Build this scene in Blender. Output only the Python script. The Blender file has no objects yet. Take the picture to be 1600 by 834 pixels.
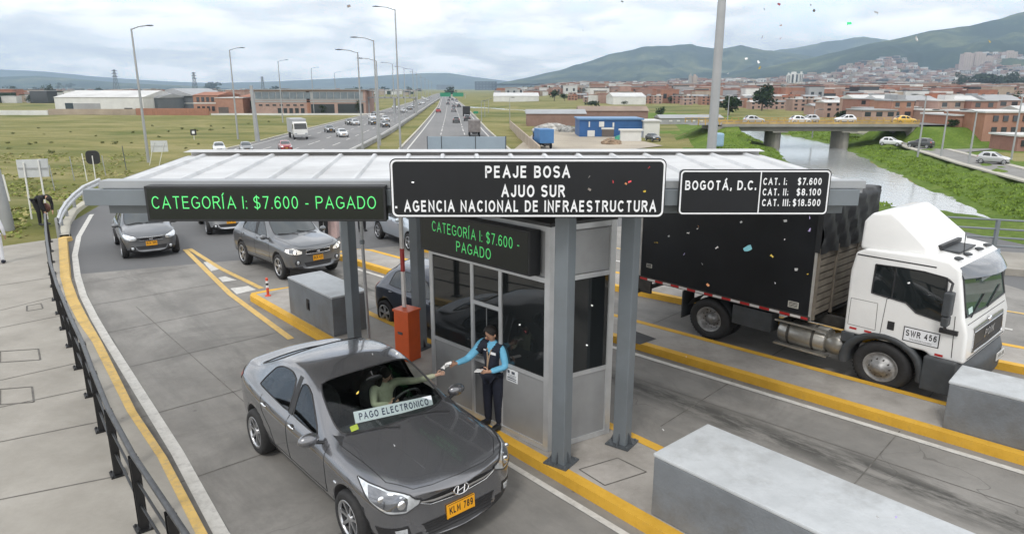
import bpy, bmesh, math, random
from mathutils import Vector, Matrix, noise
from mathutils.bvhtree import BVHTree
R = math.radians
random.seed(7)
SC = bpy.context.scene
COL = SC.collection

# ---------------------------------------------------------------- camera
CAM_H, FPX = 5.4, 1080.0
PITCH = math.atan((417 - 138) / FPX)
cd = bpy.data.cameras.new('camera'); cam = bpy.data.objects.new('camera', cd); COL.objects.link(cam)
cam.location = (0, 0, CAM_H); cam.rotation_euler = (math.pi / 2 - PITCH, 0, 0)
cd.sensor_width = 36; cd.lens = 36 * FPX / 1600; cd.clip_start = 0.1; cd.clip_end = 30000
SC.camera = cam

# ---------------------------------------------------------------- sky and sun
SUN_EL, SUN_AZ = R(52), R(200)      # azimuth clockwise from +Y
w = bpy.data.worlds.new('World'); SC.world = w; w.use_nodes = True
nt = w.node_tree; nd = nt.nodes; lk = nt.links
bg = nd['Background']; bg.inputs[1].default_value = 0.12
sky = nd.new('ShaderNodeTexSky'); sky.sky_type = 'NISHITA'; sky.sun_disc = False
sky.sun_elevation = SUN_EL; sky.sun_rotation = SUN_AZ; sky.air_density = 1.0; sky.dust_density = 2.0
tc = nd.new('ShaderNodeTexCoord')
sep = nd.new('ShaderNodeSeparateXYZ'); lk.new(tc.outputs['Generated'], sep.inputs[0])
def wmath(op, a, b=None, clamp=False):
    n = nd.new('ShaderNodeMath'); n.operation = op; n.use_clamp = clamp
    for i, v in enumerate((a, b)):
        if v is None: continue
        if isinstance(v, (int, float)): n.inputs[i].default_value = v
        else: lk.new(v, n.inputs[i])
    return n.outputs[0]
zz = wmath('MAXIMUM', sep.outputs[2], 0.0)
den = wmath('ADD', zz, 0.22)
cmb = nd.new('ShaderNodeCombineXYZ')
lk.new(wmath('DIVIDE', sep.outputs[0], den), cmb.inputs[0]); lk.new(wmath('DIVIDE', sep.outputs[1], den), cmb.inputs[1])
cmb.inputs[2].default_value = 3.7
def wnoise(scale, detail, rough, dist=0.0, off=0.0):
    mp = nd.new('ShaderNodeMapping'); mp.inputs['Location'].default_value = (off, off * .7, 0)
    lk.new(cmb.outputs[0], mp.inputs[0])
    n = nd.new('ShaderNodeTexNoise'); n.inputs['Scale'].default_value = scale; n.inputs['Detail'].default_value = detail
    n.inputs['Roughness'].default_value = rough; n.inputs['Distortion'].default_value = dist
    lk.new(mp.outputs[0], n.inputs['Vector']); return n.outputs[0]
def wramp(v, stops):
    r = nd.new('ShaderNodeValToRGB'); e = r.color_ramp.elements
    while len(e) < len(stops): e.new(0.5)
    for q, (p, c) in zip(e, stops): q.position = p; q.color = (c[0], c[1], c[2], 1)
    lk.new(v, r.inputs[0]); return r.outputs[0]
cover = wramp(wnoise(1.5, 7, .58, .3, 1.3), [(0.36, (.1,)*3), (0.47, (1,)*3)])
shade = wramp(wnoise(2.1, 8, .56, .25, 5.1), [(0.30, (9.0, 9.15, 9.5)), (0.44, (12.0, 12.1, 12.2)), (0.55, (17.0, 16.8, 16.6))])
mx = nd.new('ShaderNodeMix'); mx.data_type = 'RGBA'; mx.clamp_result = False; mx.clamp_factor = True
lk.new(cover, mx.inputs[0])
skyb = nd.new('ShaderNodeMix'); skyb.data_type = 'RGBA'; skyb.blend_type = 'ADD'; skyb.inputs[0].default_value = 1.0
lk.new(sky.outputs[0], skyb.inputs[6]); skyb.inputs[7].default_value = (7.6, 8.0, 8.5, 1)
lk.new(skyb.outputs[2], mx.inputs[6]); lk.new(shade, mx.inputs[7])
lk.new(mx.outputs[2], bg.inputs[0])

sl = bpy.data.lights.new('sun', 'SUN'); sl.energy = 1.5; sl.angle = R(11); sl.color = (1.0, .96, .90)
so = bpy.data.objects.new('sun', sl); COL.objects.link(so)
sd = Vector((math.sin(SUN_AZ) * math.cos(SUN_EL), math.cos(SUN_AZ) * math.cos(SUN_EL), math.sin(SUN_EL)))
so.rotation_euler = sd.to_track_quat('Z', 'Y').to_euler()
SC.view_settings.view_transform = 'Standard'; SC.view_settings.look = 'None'
SC.view_settings.exposure = -0.16; SC.view_settings.gamma = 1.0; SC.view_settings.use_curve_mapping = False
SC.cycles.volume_bounces = 0; SC.cycles.max_bounces = 8; SC.cycles.transparent_max_bounces = 12

# ---------------------------------------------------------------- terrain and pixel-to-ground
def sstep(a, b, x):
    t = min(1, max(0, (x - a) / (b - a))); return t * t * (3 - 2 * t)
DROP = 3.4
def ray(px, py):
    x = (px - 800) / FPX; y = -(py - 417) / FPX
    return Vector((x, math.cos(PITCH) + y * math.sin(PITCH), -math.sin(PITCH) + y * math.cos(PITCH)))
def gz(px, py, z=0.0):
    d = ray(px, py); t = (z - CAM_H) / d.z
    return Vector((d.x * t, d.y * t, z))
def base_h(x, y):
    f = sstep(30, 64, y)
    if x > 24: f = max(f, sstep(24, 37, x))
    z = -DROP * f
    if y > 420: z += (min(y, 4000)-420)*.0115*sstep(.0, .09, x/y)
    return z
def at(px, py):
    d = ray(px, py); t = 3.0
    f = lambda t: CAM_H + d.z * t - base_h(d.x * t, d.y * t)
    while f(t) > 0 and t < 8000: t *= 1.03
    a, b = t / 1.03, t
    for _ in range(40):
        m = (a + b) / 2
        if f(m) > 0: a = m
        else: b = m
    return Vector((d.x * a, d.y * a, CAM_H + d.z * a))
def ap(px, py, Y):
    d = ray(px, py); t = Y / d.y
    return Vector((d.x * t, Y, CAM_H + d.z * t))

# ---------------------------------------------------------------- object helpers
def tag(o, label=None, cat=None, group=None, kind=None):
    if label: o['label'] = label
    if cat: o['category'] = cat
    if group: o['group'] = group
    if kind: o['kind'] = kind
    return o
def thing(name, label, cat, loc=(0, 0, 0), rz=0.0, group=None):
    o = bpy.data.objects.new(name, None); COL.objects.link(o)
    o.empty_display_size = .2
    o.location = loc; o.rotation_euler = (0, 0, rz)
    return tag(o, label, cat, group)
def copy_tree(o, parent=None):
    c = o.copy(); COL.objects.link(c)
    if parent is not None:
        c.parent = parent
    for ch in KIDS.get(o.name, []):
        copy_tree(ch, c)
    if o.name in KIDS: pass
    return c
KIDS = {}
def setp(o, parent):
    if parent is not None:
        o.parent = parent; KIDS.setdefault(parent.name, []).append(o)
    return o
def dup(root, loc=None, rz=None, label=None, group=None, paint=None, scale=None):
    def rec(o, par):
        c = o.copy(); COL.objects.link(c)
        if par is not None: c.parent = par
        if par is not None: KIDS.setdefault(par.name, []).append(c)
        for ch in list(KIDS.get(o.name, [])): rec(ch, c)
        if paint and c.type == 'MESH':
            for i, s in enumerate(c.material_slots):
                if s.material and s.material.name in paint:
                    m = paint[s.material.name]; s.link = 'OBJECT'; s.material = m
        return c
    c = rec(root, None)
    if loc is not None: c.location = loc
    if rz is not None: c.rotation_euler = (0, 0, rz)
    if scale is not None: c.scale = scale if hasattr(scale, '__len__') else (scale,) * 3
    if label: c['label'] = label
    if group: c['group'] = group
    elif 'group' in c: del c['group']
    return c

class MB:
    def __init__(s): s.v = []; s.f = []; s.m = []; s.sm = []
    def add(s, vs, fs, m=0, smooth=False, M=None):
        b = len(s.v)
        s.v += [tuple(M @ Vector(p)) if M is not None else tuple(p) for p in vs]
        for f in fs: s.f.append([b + i for i in f]); s.m.append(m); s.sm.append(smooth)
        return s
    def box(s, x0, x1, y0, y1, z0, z1, m=0, M=None):
        vs = [(x0,y0,z0),(x1,y0,z0),(x1,y1,z0),(x0,y1,z0),(x0,y0,z1),(x1,y0,z1),(x1,y1,z1),(x0,y1,z1)]
        return s.add(vs, [(0,3,2,1),(4,5,6,7),(0,1,5,4),(1,2,6,5),(2,3,7,6),(3,0,4,7)], m, False, M)
    def cbox(s, c, d, m=0, M=None):
        return s.box(c[0]-d[0]/2, c[0]+d[0]/2, c[1]-d[1]/2, c[1]+d[1]/2, c[2]-d[2]/2, c[2]+d[2]/2, m, M)
    def prism(s, poly, z0, z1, m=0, M=None, top=None):
        n = len(poly)
        A = sum(poly[i][0]*poly[(i+1)%n][1]-poly[(i+1)%n][0]*poly[i][1] for i in range(n))
        if A < 0: poly = poly[::-1]
        vs = [(p[0],p[1],z0) for p in poly] + [(p[0],p[1],z1) for p in poly]
        fs = [tuple(range(n))[::-1], tuple(range(n, 2*n))] + [(i,(i+1)%n,n+(i+1)%n,n+i) for i in range(n)]
        return s.add(vs, fs, m, False, M)
    def tube(s, pts, r, n=8, m=0, smooth=True, M=None, caps=True, rs=None):
        pts = [Vector(p) for p in pts]; vs = []; fs = []
        up = Vector((0,0,1)); prev = None
        for i, p in enumerate(pts):
            if i == 0: t = pts[1]-p
            elif i == len(pts)-1: t = p-pts[i-1]
            else: t = (pts[i+1]-p).normalized()+(p-pts[i-1]).normalized()
            t.normalize()
            if prev is None:
                a = up if abs(t.z) < .95 else Vector((1,0,0))
                u = t.cross(a).normalized()
            else:
                u = prev - t*prev.dot(t)
                u = u.normalized() if u.length > 1e-6 else t.cross(up).normalized()
            prev = u; v = t.cross(u)
            rr = rs[i] if rs else r
            for k in range(n):
                a = 2*math.pi*k/n
                vs.append(p + u*(math.cos(a)*rr) + v*(math.sin(a)*rr))
        for i in range(len(pts)-1):
            for k in range(n):
                fs.append((i*n+k, i*n+(k+1)%n, (i+1)*n+(k+1)%n, (i+1)*n+k))
        s.add(vs, fs, m, smooth, M)
        if caps:
            s.add(vs[:n], [tuple(range(n))[::-1]], m, False, M); s.add(vs[-n:], [tuple(range(n))], m, False, M)
        return s
    def lathe(s, prof, n=24, m=0, M=None, smooth=True):   # prof: (r, z) about Z
        vs = []; fs = []
        for r, z in prof:
            for k in range(n):
                a = 2*math.pi*k/n; vs.append((r*math.cos(a), r*math.sin(a), z))
        for i in range(len(prof)-1):
            for k in range(n):
                fs.append((i*n+k, i*n+(k+1)%n, (i+1)*n+(k+1)%n, (i+1)*n+k))
        return s.add(vs, fs, m, smooth, M)
    def ball(s, c, r, m=0, nu=12, nv=8, M=None):
        r = r if hasattr(r, '__len__') else (r, r, r); vs = []; fs = []
        for j in range(nv+1):
            t = math.pi*j/nv
            for k in range(nu):
                a = 2*math.pi*k/nu
                vs.append((c[0]+r[0]*math.sin(t)*math.cos(a), c[1]+r[1]*math.sin(t)*math.sin(a), c[2]-r[2]*math.cos(t)))
        for j in range(nv):
            for k in range(nu):
                fs.append((j*nu+k, j*nu+(k+1)%nu, (j+1)*nu+(k+1)%nu, (j+1)*nu+k))
        return s.add(vs, fs, m, True, M)
    def grid(s, rows, m=0, smooth=True, flip=False):
        vs = [p for r in rows for p in r]; w_ = len(rows[0]); fs = []
        for i in range(len(rows)-1):
            for k in range(w_-1):
                q = (i*w_+k, i*w_+k+1, (i+1)*w_+k+1, (i+1)*w_+k)
                fs.append(q[::-1] if flip else q)
        return s.add(vs, fs, m, smooth)
    def quad(s, a, b, c, d, m=0): return s.add([a, b, c, d], [(0, 1, 2, 3)], m)
    def build(s, name, mats, parent=None, bevel=0.0, seg=2, merge=False, subsurf=0):
        me = bpy.data.meshes.new(name); me.from_pydata(s.v, [], s.f)
        mats = mats if isinstance(mats, (list, tuple)) else [mats]
        for q in mats: me.materials.append(q)
        me.polygons.foreach_set('material_index', s.m); me.polygons.foreach_set('use_smooth', s.sm)
        if merge or bevel:
            bm = bmesh.new(); bm.from_mesh(me)
            bmesh.ops.remove_doubles(bm, verts=bm.verts, dist=1e-5)
            if bevel:
                ed = [e for e in bm.edges if len(e.link_faces) == 2 and e.calc_face_angle(0) > R(25)]
                bmesh.ops.bevel(bm, geom=ed, offset=bevel, segments=seg, profile=.6, affect='EDGES', clamp_overlap=True)
            bm.to_mesh(me); bm.free()
        me.update()
        o = bpy.data.objects.new(name, me); COL.objects.link(o); setp(o, parent)
        if subsurf:
            md = o.modifiers.new('s', 'SUBSURF'); md.levels = md.render_levels = subsurf; bake(o)
        return o
def bake(o):
    dg = bpy.context.evaluated_depsgraph_get(); dg.update()
    me = bpy.data.meshes.new_from_object(o.evaluated_get(dg), preserve_all_data_layers=True, depsgraph=dg)
    nm = o.data.name; old = o.data; o.modifiers.clear(); o.data = me; bpy.data.meshes.remove(old); me.name = nm
    return o
def _arc(cx, cy, rx, ry, a0, a1, n=10):
    return [(cx+rx*math.cos(R(a0+(a1-a0)*k/n)), cy+ry*math.sin(R(a0+(a1-a0)*k/n))) for k in range(n+1)]
def _glyphs():
    a = _arc; G = {}
    S = lambda w_: a(w_/2, .75, w_/2, .25, 22, 180, 9)[:-1]+a(w_/2, .75, w_/2, .24, 180, 255, 4)+[(w_*.5, .50)]+a(w_/2, .25, w_/2, .25, 78, 0, 4)+a(w_/2, .25, w_/2, .25, 0, -158, 9)
    G['A'] = (.68, [[(0, 0), (.34, 1), (.68, 0)], [(.12, .33), (.56, .33)]])
    G['B'] = (.56, [[(0, 0), (0, 1), (.30, 1)]+a(.30, .765, .22, .235, 90, -90, 8)+[(0, .53)], [(.28, .53)]+a(.30, .265, .26, .265, 90, -90, 8)+[(0, 0)]])
    G['C'] = (.62, [a(.33, .5, .33, .5, 40, 320, 18)]); G['D'] = (.60, [[(0, 0), (0, 1), (.25, 1)]+a(.25, .5, .35, .5, 90, -90, 12)+[(0, 0)]])
    G['E'] = (.52, [[(.52, 1), (0, 1), (0, 0), (.53, 0)], [(0, .53), (.48, .53)]]); G['F'] = (.50, [[(.50, 1), (0, 1), (0, 0)], [(0, .52), (.44, .52)]])
    G['G'] = (.66, [a(.34, .5, .34, .5, 42, 312, 18)+[(.66, .16), (.66, .46), (.36, .46)]]); G['H'] = (.58, [[(0, 0), (0, 1)], [(.58, 0), (.58, 1)], [(0, .53), (.58, .53)]])
    G['I'] = (.0, [[(0, 0), (0, 1)]]); G['J'] = (.42, [[(.42, 1), (.42, .25)]+a(.21, .25, .21, .25, 0, -180, 9)[1:]+[(0, .30)]])
    G['K'] = (.58, [[(0, 0), (0, 1)], [(.56, 1), (.02, .40)], [(.20, .58), (.60, 0)]]); G['L'] = (.48, [[(0, 1), (0, 0), (.48, 0)]])
    G['M'] = (.70, [[(0, 0), (0, 1), (.35, .22), (.70, 1), (.70, 0)]]); G['N'] = (.58, [[(0, 0), (0, 1), (.58, 0), (.58, 1)]])
    G['O'] = (.68, [a(.34, .5, .34, .5, 90, 450, 24)]); G['P'] = (.55, [[(0, 0), (0, 1), (.29, 1)]+a(.29, .74, .26, .26, 90, -90, 9)+[(0, .48)]])
    G['R'] = (.58, [[(0, 0), (0, 1), (.30, 1)]+a(.30, .76, .25, .24, 90, -90, 9)+[(0, .52)], [(.30, .52), (.58, 0)]]); G['S'] = (.56, [S(.56)])
    G['T'] = (.58, [[(0, 1), (.58, 1)], [(.29, 1), (.29, 0)]]); G['U'] = (.58, [[(0, 1), (0, .29)]+a(.29, .29, .29, .29, 180, 360, 10)[1:]+[(.58, 1)]])
    G['V'] = (.62, [[(0, 1), (.31, 0), (.62, 1)]]); G['W'] = (.90, [[(0, 1), (.22, 0), (.45, .96), (.68, 0), (.90, 1)]]); G['X'] = (.58, [[(0, 0), (.58, 1)], [(0, 1), (.58, 0)]])
    G['Z'] = (.54, [[(.02, 1), (.54, 1), (0, 0), (.56, 0)]]); G['Y'] = (.6, [[(0, 1), (.3, .44), (.6, 1)], [(.3, .44), (.3, 0)]])
    G['0'] = (.48, [a(.24, .5, .24, .5, 90, 450, 20)]); G['1'] = (.26, [[(0, .74), (.24, 1), (.24, 0)]])
    G['2'] = (.48, [a(.24, .74, .24, .26, 165, -35, 10)+[(0, 0), (.50, 0)]]); G['3'] = (.48, [a(.22, .76, .22, .24, 160, -90, 10)+[(.16, .52)], [(.22, .52)]+a(.23, .265, .25, .265, 90, -160, 11)])
    G['4'] = (.52, [[(.40, 0), (.40, 1), (0, .30), (.54, .30)]]); G['5'] = (.48, [[(.46, 1), (.08, 1), (.03, .54)]+a(.23, .32, .25, .32, 120, -155, 12)])
    G['6'] = (.48, [a(.25, .31, .235, .31, 90, 450, 16), [(.02, .33)]+a(.28, .5, .27, .5, 175, 42, 10)]); G['7'] = (.48, [[(0, 1), (.48, 1), (.16, 0)]])
    G['8'] = (.48, [a(.24, .76, .21, .24, -90, 270, 16), a(.24, .265, .24, .265, 90, 450, 16)]); G['9'] = (.48, [a(.23, .69, .235, .31, -90, 270, 16), [(.46, .67)]+a(.20, .5, .27, .5, -5, -138, 10)])
    G['$'] = (.50, [S(.50), [(.25, 1.09), (.25, -.09)]]); G['.'] = (.0, [[(0, -.005), (0, .075)]]); G[','] = (.04, [[(.04, .07), (.04, -.02), (0, -.12)]]); G[':'] = (.0, [[(0, -.005), (0, .075)], [(0, .56), (0, .64)]])
    G['-'] = (.28, [[(0, .38), (.28, .38)]]); G['\u00c1'] = (.68, G['A'][1]+[[(.30, 1.13), (.42, 1.30)]]); G['\u00cd'] = (.12, [[(.0, 0), (.0, 1)], [(-.02, 1.13), (.10, 1.30)]]); G[' '] = (.12, [])
    return G
GLYPHS = _glyphs()
def text_mb(txt, size=1.0, bold=.0, xs=1.0, align='CENTER', depth=.004, spacing=1.0):
    """grotesque capitals drawn as strokes of even width; returns flat lettering of cap height 1"""
    t = .115+bold*2.2; x = 0; b = MB(); gap = .17+t*.35; q = 0
    for ch in txt:
        w_, st = GLYPHS[ch]
        for pl in st:
            P = []
            for p in pl:
                v = Vector((x+t/2+p[0]*1.0, t/2+p[1]*(1-t)))
                if not P or (v-P[-1]).length > 1e-4: P.append(v)
            if len(P) < 2: continue
            closed = (P[0]-P[-1]).length < 1e-3
            if not closed:
                for e, o_ in ((0, 1), (-1, -2)):
                    d = (P[e]-P[o_]).normalized(); vert = abs(d.y) > .6 or abs(d.x) > .97
                    if p is not None and vert: P[e] = P[e]+d*(t*.5 if abs(d.y) > .6 and (P[e].y < t or P[e].y > 1-t) else 0)
            L_, R_ = [], []; n = len(P)
            for i, p_ in enumerate(P):
                d0 = (p_-P[i-1]).normalized() if i > 0 else ((P[0]-P[-2]).normalized() if closed else None)
                d1 = (P[i+1]-p_).normalized() if i < n-1 else ((P[1]-P[0]).normalized() if closed else None)
                d0 = d0 or d1; d1 = d1 or d0
                n0 = Vector((-d0.y, d0.x)); n1 = Vector((-d1.y, d1.x)); m = n0+n1
                m = n0 if m.length < .2 else m.normalized(); k = min(1/max(m.dot(n0), .3), 2.2)
                L_.append(p_+m*(t/2*k)); R_.append(p_-m*(t/2*k))
            z = q*.012*min(depth, .004)*.0 ; zz = q*.00012; q += 1
            b.add([(v.x, v.y, zz) for v in L_]+[(v.x, v.y, zz) for v in R_], [(n+i, n+i+1, i+1, i) for i in range(n-1)])
        x += w_+t+gap
    return b
def fit_text(txt, W_, H_, bold=.0, depth=.002):
    """lettering scaled to a given width and cap height"""
    t = text_mb(txt, 1.0, bold, depth=depth)
    x0, x1 = min(p[0] for p in t.v), max(p[0] for p in t.v)
    t.v = [((p[0]-(x0+x1)/2)*W_/(x1-x0), (p[1]-.5)*H_, p[2]) for p in t.v]; return t
def frame(o, xdir, ydir):           # matrix: local x, y spread on a face, local z out of it
    x = Vector(xdir).normalized(); y = Vector(ydir); y = (y - x*y.dot(x)).normalized(); z = x.cross(y)
    return Matrix(((x.x,y.x,z.x,o[0]),(x.y,y.y,z.y,o[1]),(x.z,y.z,z.z,o[2]),(0,0,0,1)))
def merge_mb(b, t, M, m=0):
    b.add(t.v, t.f, m, False, M); return b

# ---------------------------------------------------------------- materials
MATS = {}
def mat(name, col, rough=.6, metal=0.0, var=0.12, scale=4.0, bump=0.0, bscale=40.0, coat=0.0, emit=0.0, spec=.5, col2=None, dirt=0.0):
    if name in MATS: return MATS[name]
    m = bpy.data.materials.new(name); m.use_nodes = True; n = m.node_tree.nodes; l = m.node_tree.links
    p = n['Principled BSDF']; p.inputs['Roughness'].default_value = rough; p.inputs['Metallic'].default_value = metal
    p.inputs['Coat Weight'].default_value = coat; p.inputs['Coat Roughness'].default_value = .04
    p.inputs['Specular IOR Level'].default_value = spec
    c = Vector(col[:3])
    if var or col2:
        t = n.new('ShaderNodeTexCoord'); x = n.new('ShaderNodeTexNoise'); x.inputs['Scale'].default_value = scale
        x.inputs['Detail'].default_value = 6; x.inputs['Roughness'].default_value = .62
        l.new(t.outputs['Object'], x.inputs['Vector'])
        r = n.new('ShaderNodeValToRGB'); e = r.color_ramp.elements
        c2 = Vector(col2) if col2 else c*(1+var)
        c1 = c*(1-var) if not col2 else c
        e[0].position = .34; e[1].position = .66; e[0].color = (*c1, 1); e[1].color = (*c2, 1)
        l.new(x.outputs[0], r.inputs[0]); out = r.outputs[0]
        if dirt:
            d = n.new('ShaderNodeTexNoise'); d.inputs['Scale'].default_value = scale*.35; d.inputs['Detail'].default_value = 9; d.inputs['Roughness'].default_value = .7
            l.new(t.outputs['Object'], d.inputs['Vector'])
            rr = n.new('ShaderNodeValToRGB'); rr.color_ramp.elements[0].position = .5; rr.color_ramp.elements[1].position = .75
            l.new(d.outputs[0], rr.inputs[0])
            k = n.new('ShaderNodeMath'); k.operation = 'MULTIPLY'; k.inputs[1].default_value = dirt; l.new(rr.outputs[0], k.inputs[0])
            q = n.new('ShaderNodeMix'); q.data_type = 'RGBA'; l.new(k.outputs[0], q.inputs[0]); l.new(out, q.inputs[6]); q.inputs[7].default_value = (.09, .075, .055, 1)
            out = q.outputs[2]
        l.new(out, p.inputs['Base Color'])
        if bump:
            b = n.new('ShaderNodeBump'); b.inputs['Strength'].default_value = bump; b.inputs['Distance'].default_value = .02
            y = n.new('ShaderNodeTexNoise'); y.inputs['Scale'].default_value = bscale; y.inputs['Detail'].default_value = 4
            l.new(t.outputs['Object'], y.inputs['Vector']); l.new(y.outputs[0], b.inputs['Height']); l.new(b.outputs[0], p.inputs['Normal'])
    else: p.inputs['Base Color'].default_value = (*c, 1)
    if emit:
        p.inputs['Emission Color'].default_value = (*c, 1); p.inputs['Emission Strength'].default_value = emit
    MATS[name] = m; return m
def glass(name, tint=(.75,.85,.82), refl_ior=1.5, opacity=0.0, dark=(.01,.012,.012)):
    if name in MATS: return MATS[name]
    m = bpy.data.materials.new(name); m.use_nodes = True; n = m.node_tree.nodes; l = m.node_tree.links
    n.remove(n['Principled BSDF']); out = n['Material Output']
    t = n.new('ShaderNodeBsdfTransparent'); t.inputs[0].default_value = (*tint, 1)
    g = n.new('ShaderNodeBsdfGlossy'); g.inputs[0].default_value = (.95,.97,1,1); g.inputs['Roughness'].default_value = .015
    f = n.new('ShaderNodeFresnel'); f.inputs[0].default_value = refl_ior
    s = n.new('ShaderNodeMixShader'); l.new(f.outputs[0], s.inputs[0]); l.new(t.outputs[0], s.inputs[1]); l.new(g.outputs[0], s.inputs[2])
    l.new(s.outputs[0], out.inputs[0]); MATS[name] = m; return m
# ---------------------------------------------------------------- cars
M_TYRE = mat('tyre rubber', (.018,.018,.019), .75, var=.25, scale=20)
M_RIM = mat('alloy', (.55,.56,.58), .28, .9, var=.1, scale=8)
M_BLK = mat('black plastic', (.018,.018,.02), .5, var=.2, scale=12)
M_SEAM = mat('panel gap', (.008,.008,.009), .7, var=0)
M_CHR = mat('chrome', (.82,.83,.85), .12, 1.0, var=0)
M_LENS = mat('lamp lens', (.62,.65,.68), .12, .55, var=.25, scale=14, coat=1.0)
M_LENSD = mat('lamp bowl', (.16,.17,.19), .15, .7, var=.2, scale=10, coat=1.0)
M_LIT = mat('lit headlamp', (1.0,.93,.78), .2, var=0, emit=2.2)
M_RED = mat('tail lamp', (.35,.012,.015), .15, var=.1, coat=1.0)
M_AMB = mat('indicator', (.8,.25,.03), .2, var=.1, coat=.6)
M_DGL = mat('car window', (.012,.015,.016), .03, var=0, spec=.7)
M_DGLS = mat('sky tinted windscreen', (.05,.06,.065), .03, var=0, spec=.8)
M_GLASS = glass('clear windscreen', (.86,.92,.89), 1.40)
M_TINT = glass('tinted window', (.16,.18,.18), 1.5)
M_YPL = mat('plate yellow', (.72,.33,.012), .4, var=.05)
M_TXT = mat('black ink', (.012,.012,.014), .5, var=0)
M_SEAT = mat('seat cloth', (.03,.03,.033), .85, var=.2, scale=30)
M_DASH = mat('dashboard', (.028,.029,.032), .6, var=.2, scale=20)
def paint(name, col, metal=.55, rough=.32):
    return mat(name, col, rough, metal, var=.035, scale=2.0, coat=1.0)

SPECS = {}
SPECS['sedan'] = dict(
 xlow =[2.13,2.05,1.86,1.60,1.285,1.00,.72,.60,.48,-.17,-.27,-.70,-1.08,-1.32,-1.60,-1.86,-2.09,-2.20],
 xbelt=[2.13,2.05,1.86,1.60,1.285,1.00,.80,.68,.55,-.17,-.27,-.74,-1.24,-1.40,-1.62,-1.86,-2.09,-2.20],
 xrail=[2.13,2.05,1.86,1.60,1.285,1.00,.74,.40,.05,-.21,-.30,-.66,-.98,-1.30,-1.62,-1.88,-2.10,-2.20],
 xtop =[2.13,2.06,1.90,1.66,1.37,1.12,.96,.58,.16,-.17,-.29,-.62,-.92,-1.32,-1.74,-1.93,-2.13,-2.20],
 ztop =[.735,.80,.855,.905,.95,.98,1.0,1.205,1.40,1.452,1.457,1.445,1.40,1.245,1.095,1.085,1.075,.90],
 z7   =[.73,.79,.84,.885,.925,.952,.962,1.165,1.345,1.395,1.40,1.388,1.34,1.195,1.07,1.065,1.05,.89],
 y7   =[.33,.47,.52,.55,.575,.60,.655,.62,.555,.545,.545,.54,.53,.555,.60,.58,.55,.42],
 z6   =[.725,.78,.825,.865,.90,.922,.945,1.115,1.285,1.335,1.34,1.325,1.275,1.14,1.04,1.045,1.03,.88],
 y6   =[.45,.60,.655,.68,.69,.70,.715,.675,.615,.605,.605,.60,.59,.62,.66,.64,.61,.50],
 z5   =[.67,.74,.785,.82,.85,.873,.895,.905,.91,.922,.925,.945,.97,.98,.985,.99,.97,.82],
 y5   =[.52,.68,.745,.77,.775,.775,.78,.78,.78,.78,.78,.775,.755,.735,.715,.70,.675,.56],
 y4   =[.55,.72,.795,.83,.84,.842,.842,.842,.844,.846,.846,.846,.842,.832,.815,.79,.745,.60],
 hgt4=-.085, z3=.56, z2=.31, z1=.2, plan=.30, tplan=.14, wheel=.305, axle=1.285, track=.755, wt=1.0)
def var_spec(base, **k):
    d = dict(SPECS[base]); d.update(k); return d
SPECS['hatch'] = var_spec('sedan',
 xlow =[1.84,1.77,1.62,1.42,1.22,1.00,.72,.60,.48,-.20,-.30,-.80,-1.10,-1.36,-1.58,-1.72,-1.80,-1.86],
 xbelt=[1.84,1.77,1.62,1.42,1.22,1.00,.82,.70,.58,-.20,-.30,-.80,-1.14,-1.40,-1.60,-1.72,-1.79,-1.83],
 xrail=[1.84,1.77,1.62,1.42,1.22,1.00,.74,.42,.08,-.22,-.32,-.78,-1.05,-1.38,-1.56,-1.70,-1.78,-1.82],
 xtop =[1.84,1.78,1.66,1.48,1.28,1.10,.94,.58,.18,-.18,-.30,-.80,-1.28,-1.50,-1.66,-1.76,-1.81,-1.84],
 ztop =[.68,.76,.84,.91,.965,1.00,1.03,1.24,1.44,1.505,1.51,1.50,1.46,1.28,1.06,.98,.92,.82],
 z7   =[.675,.75,.825,.89,.945,.975,.99,1.20,1.385,1.45,1.455,1.445,1.40,1.24,1.04,.97,.91,.81],
 z6   =[.67,.74,.81,.87,.92,.945,.975,1.15,1.325,1.39,1.395,1.38,1.33,1.19,1.02,.96,.90,.80],
 z5   =[.62,.70,.76,.815,.86,.90,.925,.935,.94,.955,.96,.98,1.0,1.0,.97,.92,.86,.76],
 y7   =[.33,.46,.51,.54,.565,.59,.64,.61,.55,.54,.54,.535,.53,.55,.57,.55,.53,.42],
 y5   =[.52,.66,.725,.75,.755,.755,.76,.76,.76,.76,.76,.755,.74,.725,.71,.69,.66,.56],
 y4   =[.55,.70,.775,.81,.82,.822,.822,.822,.824,.826,.826,.826,.822,.815,.80,.775,.735,.60], axle=1.22, plan=.28)
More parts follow.
